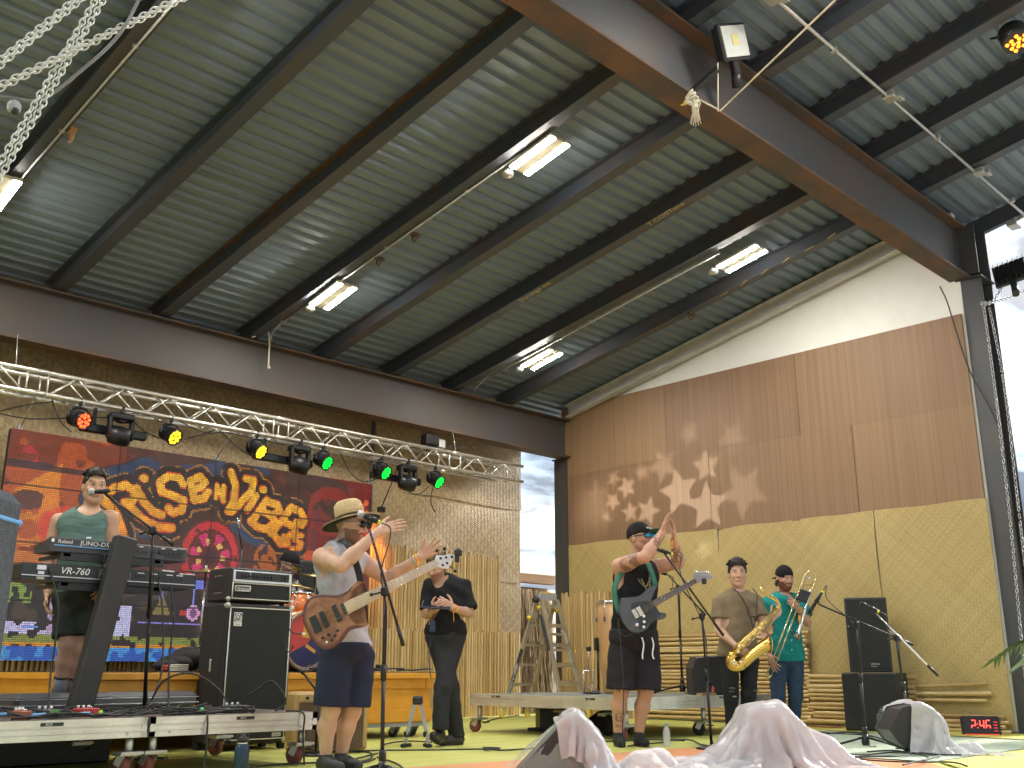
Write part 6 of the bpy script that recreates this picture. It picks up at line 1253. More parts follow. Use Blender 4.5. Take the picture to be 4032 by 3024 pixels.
# electric guitar
eg = thing('electric_guitar', 'dark grey electric guitar with rosewood neck hanging across the guitarist', 'guitar', M=PM((6.989, 5.466, 1.103)))
GO = ccw([(-.201, .118), (-.137, .125), (-.05, .137), (-.001, .176), (.048, .222), (.088, .23), (.113, .214), (.09, .179), (.077, .144), (.059, .094), (.093, .052), (.104, .032), (.126, .002), (.165, -.002), (.182, -.015), (.171, -.044), (.131, -.06), (.084, -.067), (.043, -.098), (.01, -.136), (-.03, -.162), (-.069, -.17), (-.116, -.162), (-.161, -.128), (-.199, -.074), (-.217, -.021), (-.221, .033), (-.213, .087)])
m_gm = mat('charcoal_frost', (.055, .06, .065), .22, .3, coat=.7); MB().prism(spl(GO, 2), .042, TZ(-.021), bev=.007).build('body', m_gm, eg)
GD = ccw([(-.107, .079), (-.028, .094), (.059, .09), (.096, .048), (.118, .002), (.133, -.021), (.044, -.09), (-.005, -.121), (-.053, -.151), (-.058, -.075), (-.087, -.029), (-.117, .033)]); MB().prism(spl(GD, 2), .003, TZ(.0215)).build('pickguard', mat('pearl_black', (.018, .026, .028), .2), eg)
strip('neck', (.055, .060), (.446, .269), .056, .042, .018, .006, m_maple, eg); strip('fretboard', (.058, .062), (.446, .269), .055, .041, .006, .0245, mat('rosewood', (.05, .028, .02), .4), eg)
p0, p1 = Vector((.446, .269, .0)), Vector((-.07, -.008, 0)); d = (p1 - p0).normalized(); n = Vector((-d.y, d.x, 0))
for i in range(1, 22):
    s_ = .585 * (1 - 2 ** (-i / 12)); c = p0 + d * s_; w_ = .040 + .014 * s_ / .4; MB().tube([c + n * w_ / 2 + UP * .0308, c - n * w_ / 2 + UP * .0308], .0014, 4).build('fret', m_chrome, eg)
for i in range(6): o = (i - 2.5) / 2.5; MB().tube([p0 + n * o * .016 + UP * .034, p0 + d * .60 + n * o * .026 + UP * .036], .0008, 4).build('string', m_chrome, eg)
for (x, y, w_, mm) in ((.043, .048, .016, m_black), (.004, .026, .016, m_black), (-.045, .010, .036, m_white), (-.085, -.010, .034, m_cap)):
    a = Vector((x, y, 0)); L = .078; MB().prism(ccw([tuple((a + n * L / 2 + d * w_ / 2)[:2]), tuple((a - n * L / 2 + d * w_ / 2)[:2]), tuple((a - n * L / 2 - d * w_ / 2)[:2]), tuple((a + n * L / 2 - d * w_ / 2)[:2])]), .010, TZ(.0235), bev=.002).build('pickup' if x > -.08 else 'bridge', mm, eg)
for (x, y) in ((-.013, -.033), (-.011, -.079), (-.016, -.121)): MB().lathe([(.013, .0235), (.011, .042), (.0001, .042)], (x, y, 0), n=10).build('knob', m_wtxt, eg)
MB().sph((-.074, -.101, .022), .03, 10, (.55, 1, .2)).build('jack_cup', m_chrome, eg)
GH_ = ccw([(.43, .285), (.432, .327), (.465, .337), (.557, .331), (.596, .306), (.58, .281), (.538, .287), (.495, .267), (.46, .252)]); MB().prism(spl(GH_, 2), .014, TZ(.006), bev=.002).build('headstock', mat('head_grey', (.26, .27, .31), .3), eg); hd = bpy.data.objects['headstock.001']
for i in range(6): x = .452 + i * .021; MB().cyl((x, .318 - i * .001, .02), (x, .318 - i * .001, .03), .005, 6).sph((x + .004, .347 - i * .001, .012), .009, 8).build('tuner', m_chrome, hd)
MB().box((.515, .262, .03), (.04, .05, .035), bev=.008).build('clip_tuner', m_black, hd)
MB().tube(smooth_curve([(-.215, .0, -.02), (-.24, .10, -.06), (-.23, .25, -.12), (-.06, .50, -.30), (.04, .50, -.30), (.08, .38, -.13), (.10, .225, -.01)], 6), .024, 6, flat=.14).build('strap', mat('green_strap', (.01, .11, .065), .7), eg)
MB().tube(smooth_curve([(-.074, -.11, .02), (-.13, -.19, .01), (-.20, -.18, -.03), (-.225, -.10, -.05), (-.22, -.05, -.06), (-.215, -.20, -.02), (-.20, -.6, .02), (-.22, -.9, .05), (-.23, -1.08, .1)], 6), .0045, 5).build('lead', m_cable, eg)
# saxophone
m_gold = mat('gold_lacquer', (.78, .50, .12), .22, .95, var=.1); m_gold2 = mat('brass_keys', (.85, .66, .28), .25, .9)
sx = thing('saxophone', 'shiny gold tenor saxophone held across the body', 'saxophone', M=PM((8.685, 5.592, .907)))
nk = smooth_curve([(.219, .469, .0), (.251, .439, 0), (.289, .413, 0), (.332, .389, 0), (.363, .359, 0), (.369, .329, 0), (.349, .306, 0)], 5); MB().tube(nk, [.010 + .005 * i / len(nk) for i in range(len(nk))], 12).build('neck_pipe', m_gold, sx); MB().tube([(.19, .52, 0), (.205, .493, 0), (.222, .465, 0)], [.006, .013, .013], 10).build('mouthpiece', m_gold2, sx); MB().tube([(.30, .43, .004), (.335, .412, .006), (.365, .375, .004)], .005, 6).build('octave_key', m_gold2, sx)
bt = [(.349, .306, 0), (.172, .142, 0), (-.006, -.014, 0), (-.107, -.126, 0)]; MB().tube(bt, [.019, .026, .034, .040], 16).build('body_tube', m_gold, sx)
bw_ = smooth_curve([(-.107, -.126, 0), (-.142, -.180, .004), (-.134, -.230, .010), (-.084, -.246, .018), (-.028, -.215, .024)], 5); MB().tube(bw_, [.040 + .012 * i / len(bw_) for i in range(len(bw_))], 16).build('bow', m_gold, sx)
bl_ = smooth_curve([(-.028, -.215, .024), (.047, -.150, .026), (.146, -.078, .026), (.21, -.042, .026), (.235, -.035, .026)], 5); nb_ = len(bl_); MB().tube(bl_, [.052 + .008 * i / nb_ + .028 * (i / nb_) ** 5 for i in range(nb_)], 18, caps=False).build('bell', m_gold, sx); MB().tube([Vector((.238, -.034, .026)) + Vector((.012 * math.sin(a), .082 * math.cos(a), .082 * math.sin(a))) for a in np.linspace(0, 6.28, 22)[:-1]], .004, 6, closed=True).build('bell_rim', m_gold2, sx)
dv_ = Vector((.349 + .107, .306 + .126, 0)).normalized(); nv = Vector((-dv_.y, dv_.x, 0))
for i in range(11):
    c = Vector((-.09, -.11, 0)) + dv_ * (.04 * i + .02); r_ = .022 - .001 * i; MB().lathe([(r_, 0), (r_, .006), (r_ * .5, .009), (.0001, .009)], c + Vector((0, 0, .036 - .0012 * i)) + nv * (.012 if i % 2 else -.006), (0, 0, 1), 12).build('key_cup', m_gold2, sx)
for k in range(5): o = nv * (-.035 + .017 * k); MB().tube([Vector((-.08, -.10, .034)) + o, Vector((.12, .085, .030)) + o * .8, Vector((.30, .26, .022)) + o * .5], .0032, 6).build('key_rod', m_gold2, sx)
for i in range(14): c = Vector((-.07, -.09, .036)) + dv_ * (.036 * i) + nv * rng.uniform(-.035, .035); MB().sph(c, .0075, 6).build('key_touch', m_gold2, sx)
for (x, y) in ((-.115, -.21), (-.045, -.205)): MB().lathe([(.030, 0), (.030, .006), (.012, .010), (.0001, .010)], (x, y, .062), (.05, .1, 1), 14).build('key_cup', m_gold2, sx)
MB().tube(smooth_curve([(.11, .10, -.03), (.09, .22, -.06), (.05, .38, -.10), (-.02, .50, -.15), (-.03, .53, -.25)], 5), .006, 6).tube(smooth_curve([(.11, .10, -.03), (.16, .3, -.07), (.19, .45, -.14), (.17, .52, -.22)], 5), .006, 6).build('neck_strap', m_black, sx)
# trombone
m_tb = mat('trombone_brass', (.66, .50, .26), .25, .9); m_ts = mat('trombone_silver', (.72, .70, .66), .2, .95)
tb = thing('trombone', 'trombone with black guard, silver bell and long slide', 'trombone', M=PM((9.699, 5.602, 1.237)))
MB().tube(smooth_curve([(.028, .125, 0), (.09, .261, 0), (.117, .332, 0), (.155, .39, 0), (.197, .409, 0), (.236, .393, 0), (.25, .347, 0), (.231, .289, 0), (.195, .217, 0)], 5), .0095, 10).build('tuning_crook', m_tb, tb)
MB().tube([(.093, .262, 0), (.215, .262, 0)], .005, 6).build('brace', m_tb, tb); MB().lathe([(.0001, -.008), (.018, -.006), (.02, 0), (.018, .006), (.0001, .008)], (.176, .339, 0), (0, 0, 1), 14).build('counterweight', m_ts, tb)
MB().prism(ccw([(.07, .225), (.185, .185), (.125, .075), (.02, .118)]), .05, TZ(-.025), bev=.008).build('hand_guard', m_black, tb)
bl_ = smooth_curve([(.195, .217, 0), (.123, .047, .0), (.068, -.102, .01), (.032, -.186, .018), (.004, -.245, .026), (-.010, -.262, .03)], 6); nb_ = len(bl_); MB().tube(bl_, [.0095 + .012 * i / nb_ + .074 * (i / nb_) ** 9 for i in range(nb_)], 18, caps=False).build('bell', m_ts, tb)
for o in (-.006, .040): MB().tube([(.020 + o * .9, .11 - o * .42, .02), (-.333 + o * .9, -.645 - o * .42, .02)], .0068, 8).build('slide_tube', m_tb, tb)
MB().tube(smooth_curve([(-.338, -.643, .02), (-.352, -.668, .02), (-.33, -.682, .02), (-.297, -.662, .02)], 4), .0072, 8).build('slide_crook', m_tb, tb); MB().tube([(.006, .075, .02), (.045, .055, .02)], .006, 6).build('slide_brace', m_ts, tb)
# tablet
tbt = thing('tablet', 'dark blue cased tablet held in both hands by the black shirted person', 'tablet', M=frame((5.84, 6.86, 1.175), RT + UP * -.06, UP * .35 + FWV * .9)); MB().box((0, 0, 0), (.26, .19, .014), bev=.006).build('case', mat('navy_case', (.015, .02, .05), .5), tbt); MB().box((0, 0, .008), (.235, .165, .002)).build('screen', mat('tablet_glass', (.012, .013, .016), .1), tbt); MB().tube([Vector((.045 * math.cos(a), .045 * math.sin(a), -.02)) for a in np.linspace(0, 6.28, 16)[:-1]], .010, 6, closed=True).build('hand_strap', m_rubber, tbt)

# ================================================================== MICROPHONE STANDS
m_mesh = mat('mic_mesh', (.42, .42, .42), .4, .8, bump=.8, bscale=400); m_yring = mat('yellow_ring', (.65, .75, .03), .5)
def micstand(lab, base, clutch, low, top, mb_, mt, kind='tripod', silver=False, ring=True, ball=True, rot=.4, legs=.30):
    t = thing('microphone_stand', lab, 'microphone stand', base, group='microphone stands on the stage'); b = Vector(base); L = lambda p: Vector(p) - b; cl = L(clutch); m = m_blackm
    MB().tube([(0, 0, .02), (cl.x * .5, cl.y * .5, cl.z * .55)], .0125, 10).build('lower_tube', m, t); MB().tube([(cl.x * .5, cl.y * .5, cl.z * .52), cl], .0095, 10).build('upper_tube', m, t); MB().cyl((cl.x * .5, cl.y * .5, cl.z * .52), (cl.x * .5, cl.y * .5, cl.z * .60), .018, 10).build('height_clutch', m, t)
    MB().box(cl, (.045, .045, .06), bev=.012).tube([cl, cl + RT * -.075 + UP * -.02], .006, 6).sph(cl + RT * -.08 + UP * -.02, .012, 8).build('boom_clutch', m, t)
    lo, to = L(low), L(top); MB().tube([lo, to], .0085, 8).build('boom', m_chrome if silver else m, t); MB().tube([lo, lo.lerp(to, .16)], .0125, 10).build('counterweight', m, t)
    if kind == 'tripod':
        MB().cyl((0, 0, .10), (0, 0, .17), .022, 10).lathe([(.03, .02), (.035, .05), (.022, .11)], n=10).build('hub', m, t)
        for k in range(3): a = rot + k * 2.094; MB().tube([(.02 * math.cos(a), .02 * math.sin(a), .085), (legs * math.cos(a), legs * math.sin(a), .016)], .0095, 8).sph((legs * math.cos(a), legs * math.sin(a), .018), .018, 8).build('leg', m, t)
    else: MB().lathe([(.13, 0), (.13, .012), (.10, .022), (.02, .032), (.0001, .032)], n=24).build('round_base', m, t)
    a, c = L(mb_), L(mt); d = (c - a).normalized(); MB().tube([to, a.lerp(c, .35)], .008, 6).lathe([(.0165, -.035), (.0185, .035)], a.lerp(c, .35), d, 12).build('clip', m, t)
    mic = MB().lathe([(.010, 0), (.0115, .01), (.016, (c - a).length * .72)], a, d, 14).build('microphone', m_black, t)
    Lm = (c - a).length
    if ball: MB().lathe([(.017, Lm * .72), (.0255, Lm * .80), (.027, Lm * .9), (.022, Lm), (.0001, Lm * 1.04)], a, d, 16).build('grille', m_mesh, mic)
    else: MB().lathe([(.017, Lm * .72), (.019, Lm * .8), (.019, Lm), (.0001, Lm * 1.02)], a, d, 14).build('grille', m_blackm, mic)
    if ring: MB().lathe([(.0125, -.002), (.0125, .014)], a, d, 12).build('colour_ring', m_yring, mic)
    MB().tube(smooth_curve([a - d * .01, a - d * .07 - UP * .01, a - d * .06 - UP * .12, to.lerp(lo, .35) - UP * .03, cl + RT * .015 - UP * .12, Vector((cl.x * .5 + .015, cl.y * .5, cl.z * .4)), Vector((.02, 0, .05)), Vector((.06, -.06, .012))], 6), .0045, 5).build('microphone_cable', m_cable, t)
    return t
micstand('boom microphone stand right in front of the bass player', (3.882, 5.02, 0), (3.866, 5.036, 1.091), (3.956, 4.948, .765), (3.789, 5.112, 1.474), (3.835, 5.066, 1.515), (3.735, 5.165, 1.572))
micstand('boom microphone stand in front of the guitar player in black cap', (7.35, 5.10, 0), (7.336, 5.124, 1.071), (7.461, 5.001, .912), (7.121, 5.336, 1.61), (7.175, 5.285, 1.60), (7.02, 5.435, 1.665), 'round')
micstand('tall microphone stand on the riser behind the guitar player', (9.326, 6.813, .385), (9.324, 6.815, 1.522), (9.534, 6.608, 1.217), (9.248, 6.89, 1.662), (9.25, 6.90, 1.66), (9.16, 6.98, 1.70), rot=.2)
micstand('tripod microphone stand with long boom pointing at the trombone player', (8.452, 4.304, 0), (8.462, 4.294, 1.014), (8.80, 3.965, .845), (8.236, 4.517, 1.188), (8.268, 4.487, 1.30), (8.17, 4.582, 1.11), ball=False, rot=2.6, legs=.34)
micstand('microphone stand with silver boom in front of the black speaker stack', (8.545, 3.95, 0), (8.505, 3.97, .899), (8.733, 3.746, .588), (8.397, 4.077, 1.1), (8.415, 4.06, 1.115), (8.31, 4.163, 1.185), 'round', True, ball=False)
micstand('boom microphone stand reaching to the keyboard player', (3.30, 6.95, .345), (3.155, 6.78, 1.56), (3.26, 6.66, 1.46), (2.90, 7.02, 1.81), (2.92, 7.00, 1.84), (2.80, 7.08, 1.825), 'round', ring=False)
t = thing('microphone_stand', 'short boom stand aimed at the brown guitar amplifier', 'microphone stand', (4.62, 6.80, 0), group='microphone stands on the stage'); MB().lathe([(.10, 0), (.10, .012), (.02, .03), (.0001, .03)], n=20).build('round_base', m_blackm, t); MB().tube([(0, 0, .02), (0, 0, .42)], .010, 8).build('tube', m_blackm, t); MB().tube([(-.10, .10, .62), (.12, -.05, .30)], .009, 8).cyl((-.10, .10, .62), (-.085, .09, .60), .018, 8).build('boom', m_blackm, t); MB().tube(smooth_curve([(-.08, .1, .60), (-.02, .12, .66), (.08, .1, .6), (.16, .05, .4), (.2, 0, .02)]), .005, 5).build('microphone_cable', m_cable, t)

# ================================================================== RIGHT HALF OF THE STAGE
# ladder
ld = thing('step_ladder', 'folding aluminium multi ladder with yellow joints standing by the thatch', 'ladder', M=PM((10.511, 9.998, 0)))
m_ly = mat('ladder_yellow', (.70, .50, .04), .5)
def lad_side(f0, f1, t0, t1, n, name, wide=False):
    f0, f1, t0, t1 = map(Vector, (f0, f1, t0, t1)); s = MB().bar(f0, t0, .028, .07, (t1 - t0)).build('rail', m_alu, ld); MB().bar(f1, t1, .028, .07, (t1 - t0)).build('rail', m_alu, ld)
    for i in range(n):
        u = (i + .6) / n; a, b = f0.lerp(t0, u), f1.lerp(t1, u); MB().bar(a, b, .05 if wide else .035, .03, (0, 0, 1)).build('rung', m_alu, ld)
    return s
T0, T1 = (-.10, 1.60, .14), (.15, 1.60, -.14)
lad_side((-.60, .02, .20), (-.25, .02, -.22), T0, T1, 6, 'a'); lad_side((.25, .02, .24), (.60, .02, -.2), (T0[0] + .05, T0[1], T0[2]), (T1[0] + .03, T1[1], T1[2]), 6, 'b', True)
lad_side((.02 + .18, .35, .22), (.50, .35, -.18), (.02, 1.2, .18), (.25, 1.2, -.14), 4, 'c')
MB().bar((-.08, 1.63, .14), (.16, 1.63, -.14), .09, .05).build('top_hinge', m_grey, ld); MB().bar((-.05, 1.66, .12), (.15, 1.66, -.13), .07, .015).build('top_pad', m_ly, ld)
for c in ((-.09, 1.47, .17), (-.22, 1.33, .19), (.17, 1.45, -.13)): MB().sph(c, .042, 10, (.8, .8, 1.2)).build('yellow_lock', m_ly, ld)
MB().sph((-.13, 1.58, .16), .05, 10).build('hinge_cap', m_black, ld)
for c in ((-.60, .06, .20), (-.25, .06, -.22), (.25, .06, .24), (.60, .06, -.2)): MB().box(c, (.06, .12, .06), bev=.01).build('foot', m_ly, ld)
Ml = frame((-.505, .33, .235), Vector((.40, 1.27, -.05)), Vector((-1, .3, 0))); o = MB().box((.28, .0, .0), (.66, .045, .004)).build('side_label', m_stick, ld); o.matrix_local = Ml; text_mesh('label_print', "WORLD'S #1 LADDERS", .04, m_wtxt, ld, Ml @ Matrix.Translation((0, -.012, .003)), .0005)
o = MB().box((0, 0, 0), (.5, .04, .004)).build('side_label', m_stick, ld); o.matrix_local = frame((-.01, 1.13, .225), Vector((.28, -1.2, .09)), Vector((1, .3, 0)))
# conga with hardware, hi-hat pedal
cg = thing('conga_drum', 'tall wooden conga drum on the riser behind the guitarist', 'drum', (8.78, 7.32, .385)); MB().lathe([(.105, 0), (.115, .05), (.150, .35), (.165, .62), (.160, .80), (.145, .98)], n=24).build('shell', mat('conga_wood', (.52, .30, .12), .35, col2=(.60, .38, .17), scale=2, stretch=(3, 3, .4), coat=.4), cg); MB().lathe([(.150, .955), (.160, .955), (.160, .985), (.150, .985)], n=24, ring=True).build('rim', m_chrome, cg); MB().lathe([(.0001, .992), (.148, .988)], n=24).build('skin', mat('conga_skin', (.6, .52, .4), .6), cg)
for k in range(6): a = k * 1.047 + .2; MB().tube([(.168 * math.cos(a), .168 * math.sin(a), .96), (.175 * math.cos(a), .175 * math.sin(a), .80)], .006, 6).box((.172 * math.cos(a), .172 * math.sin(a), .78), (.03, .03, .05), bev=.006).build('lug', m_chrome, cg)
hp = thing('drum_pedal', 'chrome kick drum pedal standing on the wide riser', 'drum pedal', (8.50, 7.40, .385), R_(-30)); MB().box((0, 0, .012), (.10, .30, .018), bev=.004).build('base_plate', m_black, hp); MB().bar((0, -.13, .03), (0, .08, .10), .07, .012).build('footboard', m_chrome, hp); MB().tube([(-.05, .10, .01), (-.05, .10, .24), (.05, .10, .24), (.05, .10, .01)], .011, 6).build('frame_posts', m_chrome, hp); MB().tube([(0, .10, .24), (-.02, .02, .46)], .007, 6).build('beater_rod', m_chrome, hp); MB().lathe([(.02, -.02), (.03, 0), (.02, .02)], (-.02, .01, .47), (0, 1, .2), 12).build('beater', m_black, hp); MB().tube([(.12, .12, .01), (.12, .12, .5)], .012, 8).box((.12, .12, .52), (.07, .06, .14), bev=.01).build('clamp_post', m_blackm, hp)
# cases below the riser
t = thing('road_case', 'black road case with brass catch under the wide riser', 'case', (8.30, 7.75, 0), CF + .15); MB().box((0, 0, .12), (.38, .3, .22), bev=.012).build('shell', m_black, t); MB().box((.02, -.155, .15), (.035, .014, .12), bev=.004).box((.02, -.155, .21), (.14, .012, .02)).build('catch', m_bronze, t); MB().box((-.25, -.12, .03), (.14, .05, .035), bev=.01).build('strap', m_black, t)
t = thing('gig_bag', 'soft black equipment bag leaning beside the road case', 'bag', (8.70, 7.35, 0), CF); MB().prism([(-.22, 0), (.22, 0), (.2, .19), (.12, .26), (-.1, .20), (-.22, .12)], .28, Matrix(((1, 0, 0, 0), (0, 0, 1, -.14), (0, 1, 0, 0), (0, 0, 0, 1))), bev=.03).build('bag_body', m_rubber, t); MB().box((-.02, -.145, .19), (.08, .006, .03)).build('bag_label', m_grey, t)
t = thing('rubber_wheel', 'thick black trolley wheel under the riser corner', 'wheel', (8.15, 6.9, 0)); MB().lathe([(.04, -.03), (.09, -.035), (.105, -.02), (.105, .02), (.09, .035), (.04, .03)], (0, 0, .105), (.8, -.5, 0), 18).build('tyre', m_rubber, t); MB().box((0, .02, .20), (.12, .1, .03)).build('fork', m_zinc, t)
t = thing('brown_plank', 'short brown wooden block lying at the riser front edge', 'block', (8.92, 6.22, .385), .1); MB().box((0, 0, .012), (.30, .06, .024)).build('board', m_tan, t); MB().box((.14, .0, .05), (.02, .02, .07), MATS and Matrix.Rotation(.3, 3, 'Y')).build('red_clip', MATS['red_plastic'], t)
# guitar stand
t = thing('guitar_stand', 'empty folding guitar stand on the floor beside the drum platform', 'stand', (5.69, 6.90, 0), CF)
for sx_ in (-1, 1): MB().bar((sx_ * .10, 0, .03), (sx_ * .025, 0, .36), .022, .03).build('leg', m_grey, t); MB().tube([(sx_ * .12, -.05, .02), (sx_ * .06, .06, .02)], .016, 8).build('foot', m_rubber, t); MB().tube(smooth_curve([(sx_ * .06, 0, .12), (sx_ * .07, -.08, .10), (sx_ * .08, -.16, .11), (sx_ * .085, -.17, .14)]), .011, 6).build('cradle_arm', m_rubber, t)
MB().box((0, 0, .38), (.085, .05, .07), bev=.012).build('hinge_head', m_black, t)
# PA stack
t = thing('subwoofer', 'large black subwoofer on the floor under the upright speaker', 'speaker', (10.70, 5.33, 0), CF - R_(30)); MB().box((0, .24, .31), (.58, .62, .60), bev=.015).build('cabinet', m_tolex, t); MB().box((-.0, -.073, .31), (.54, .012, .56)).build('grille', m_grille, t); MB().box((.292, .2, .30), (.01, .12, .05)).build('handle', m_rubber, t)
for sx_ in (-1, 1): MB().box((sx_ * .2, .2, .008), (.05, .4, .016)).build('skid', m_rubber, t)
t = thing('loudspeaker', 'upright black loudspeaker standing on the subwoofer', 'speaker', (10.70, 5.31, .615), CF - R_(16)); MB().prism([(-.22, -.02), (.22, -.02), (.19, .34), (-.19, .34)], .79, bev=.012).build('cabinet', m_black, t); MB().box((0, -.028, .40), (.40, .014, .74), bev=.005).build('grille', m_grille, t); text_mesh('maker_name', 'VERTEC', .026, m_cap, t, frame((.0, -.037, .075), (1, 0, 0), (0, 0, 1)), .0008); text_mesh('maker_name', 'PRO SERIES', .012, m_cap, t, frame((.0, -.037, .055), (1, 0, 0), (0, 0, 1)), .0008)
# clock
t = thing('digital_clock', 'black digital clock with red digits on the floor by the wall', 'clock', (10.90, 4.30, .0), CF - R_(8)); MB().box((0, 0, .10), (.37, .06, .18), Matrix.Rotation(R_(-6), 3, 'X'), bev=.012).build('case', m_black, t); MB().box((0, -.032, .10), (.34, .008, .15), Matrix.Rotation(R_(-6), 3, 'X')).build('display', mat('dark_glass', (.012, .008, .008), .12), t)
m_red = mat('red_digit', (.8, .03, .02), .4, emit=(1, .05, .04), estr=1.1); m_red2 = mat('red_digit_dim', (.35, .03, .02), .4, emit=(1, .05, .04), estr=.25)
SEG = {'2': 'abged', '4': 'fgbc', '6': 'afgedc'}; sp_ = {'a': ((0, 1), (.5, 1)), 'b': ((.5, 1), (.5, .5)), 'c': ((.5, .5), (.5, 0)), 'd': ((0, 0), (.5, 0)), 'e': ((0, .5), (0, 0)), 'f': ((0, 1), (0, .5)), 'g': ((0, .5), (.5, .5))}
for ch, x0 in (('2', -.095), ('4', -.015), ('6', .045)):
    for s_ in SEG[ch]: (a, b) = sp_[s_]; q = lambda p_: (x0 + p_[0] * .075, -.040 + (p_[1] - .5) * -.012, .05 + p_[1] * .10); MB().bar(q(a), q(b), .009, .003, (0, -1, 0)).build('digit_segment', m_red, t)
for z in (.08, .115): MB().box((-.037, -.040, z), (.008, .003, .008)).build('colon', m_red, t)
for i in range(4): MB().box((.135, -.040, .05 + i * .028), (.035, .003, .008)).build('side_digits', m_red2, t)
MB().box((0, -.033, .017), (.33, .006, .006)).build('red_trim', m_red2, t)
for i in range(6): MB().box((.188, 0, .03 + .027 * i), (.014, .055, .012), bev=.003).build('ridge', m_black, t)
# bottles
t = thing('water_flask', 'navy blue insulated flask with loop lid in front of the riser', 'bottle', (3.30, 5.62, 0)); MB().lathe([(.040, 0), (.043, .006), (.043, .17), (.036, .195), (.030, .20)], n=20).build('flask_body', mat('navy_enamel', (.012, .035, .065), .35, .2), t); MB().lathe([(.031, .20), (.031, .212)], n=20).build('steel_ring', m_chrome, t); MB().lathe([(.033, .212), (.033, .238), (.018, .242), (.016, .262), (.0001, .266)], n=20).build('lid', m_black, t); MB().tube(smooth_curve([(-.033, 0, .225), (-.038, 0, .25), (0, 0, .262), (.038, 0, .25), (.033, 0, .225)], 4), .005, 6).build('carry_loop', m_black, t)
m_pet = mat('clear_plastic', (.75, .78, .8), .1, alpha=.5); t = thing('water_bottle', 'small clear water bottle with blue cap behind the plastic sheeting', 'bottle', (7.38, 5.58, 0)); MB().lathe([(.030, 0), (.032, .01), (.030, .05), (.032, .09), (.030, .13), (.014, .16), (.013, .172)], n=16).build('bottle_body', m_pet, t); MB().lathe([(.015, .170), (.015, .188), (.0001, .188)], n=12).build('cap', m_blue, t)
t = thing('water_bottle', 'tall dark labelled bottle standing before the subwoofer', 'bottle', (10.12, 4.95, 0), CF); MB().box((0, 0, .115), (.105, .07, .22), bev=.016).lathe([(.045, .215), (.02, .255), (.016, .27)], n=14).build('bottle_body', mat('smoked_plastic', (.10, .12, .12), .15), t); MB().lathe([(.018, .268), (.018, .285), (.0001, .285)], n=12).build('cap', m_stick, t); MB().box((.012, -.037, .11), (.045, .004, .16)).build('label', m_stick, t); text_mesh('label_print', 'essentia', .034, m_wtxt, t, frame((.022, -.041, .045), (0, 0, 1), (-1, 0, 0)), .0006); MB().box((.012, -.040, .04), (.03, .003, .018)).build('label_dot', MATS['red_plastic'], t)

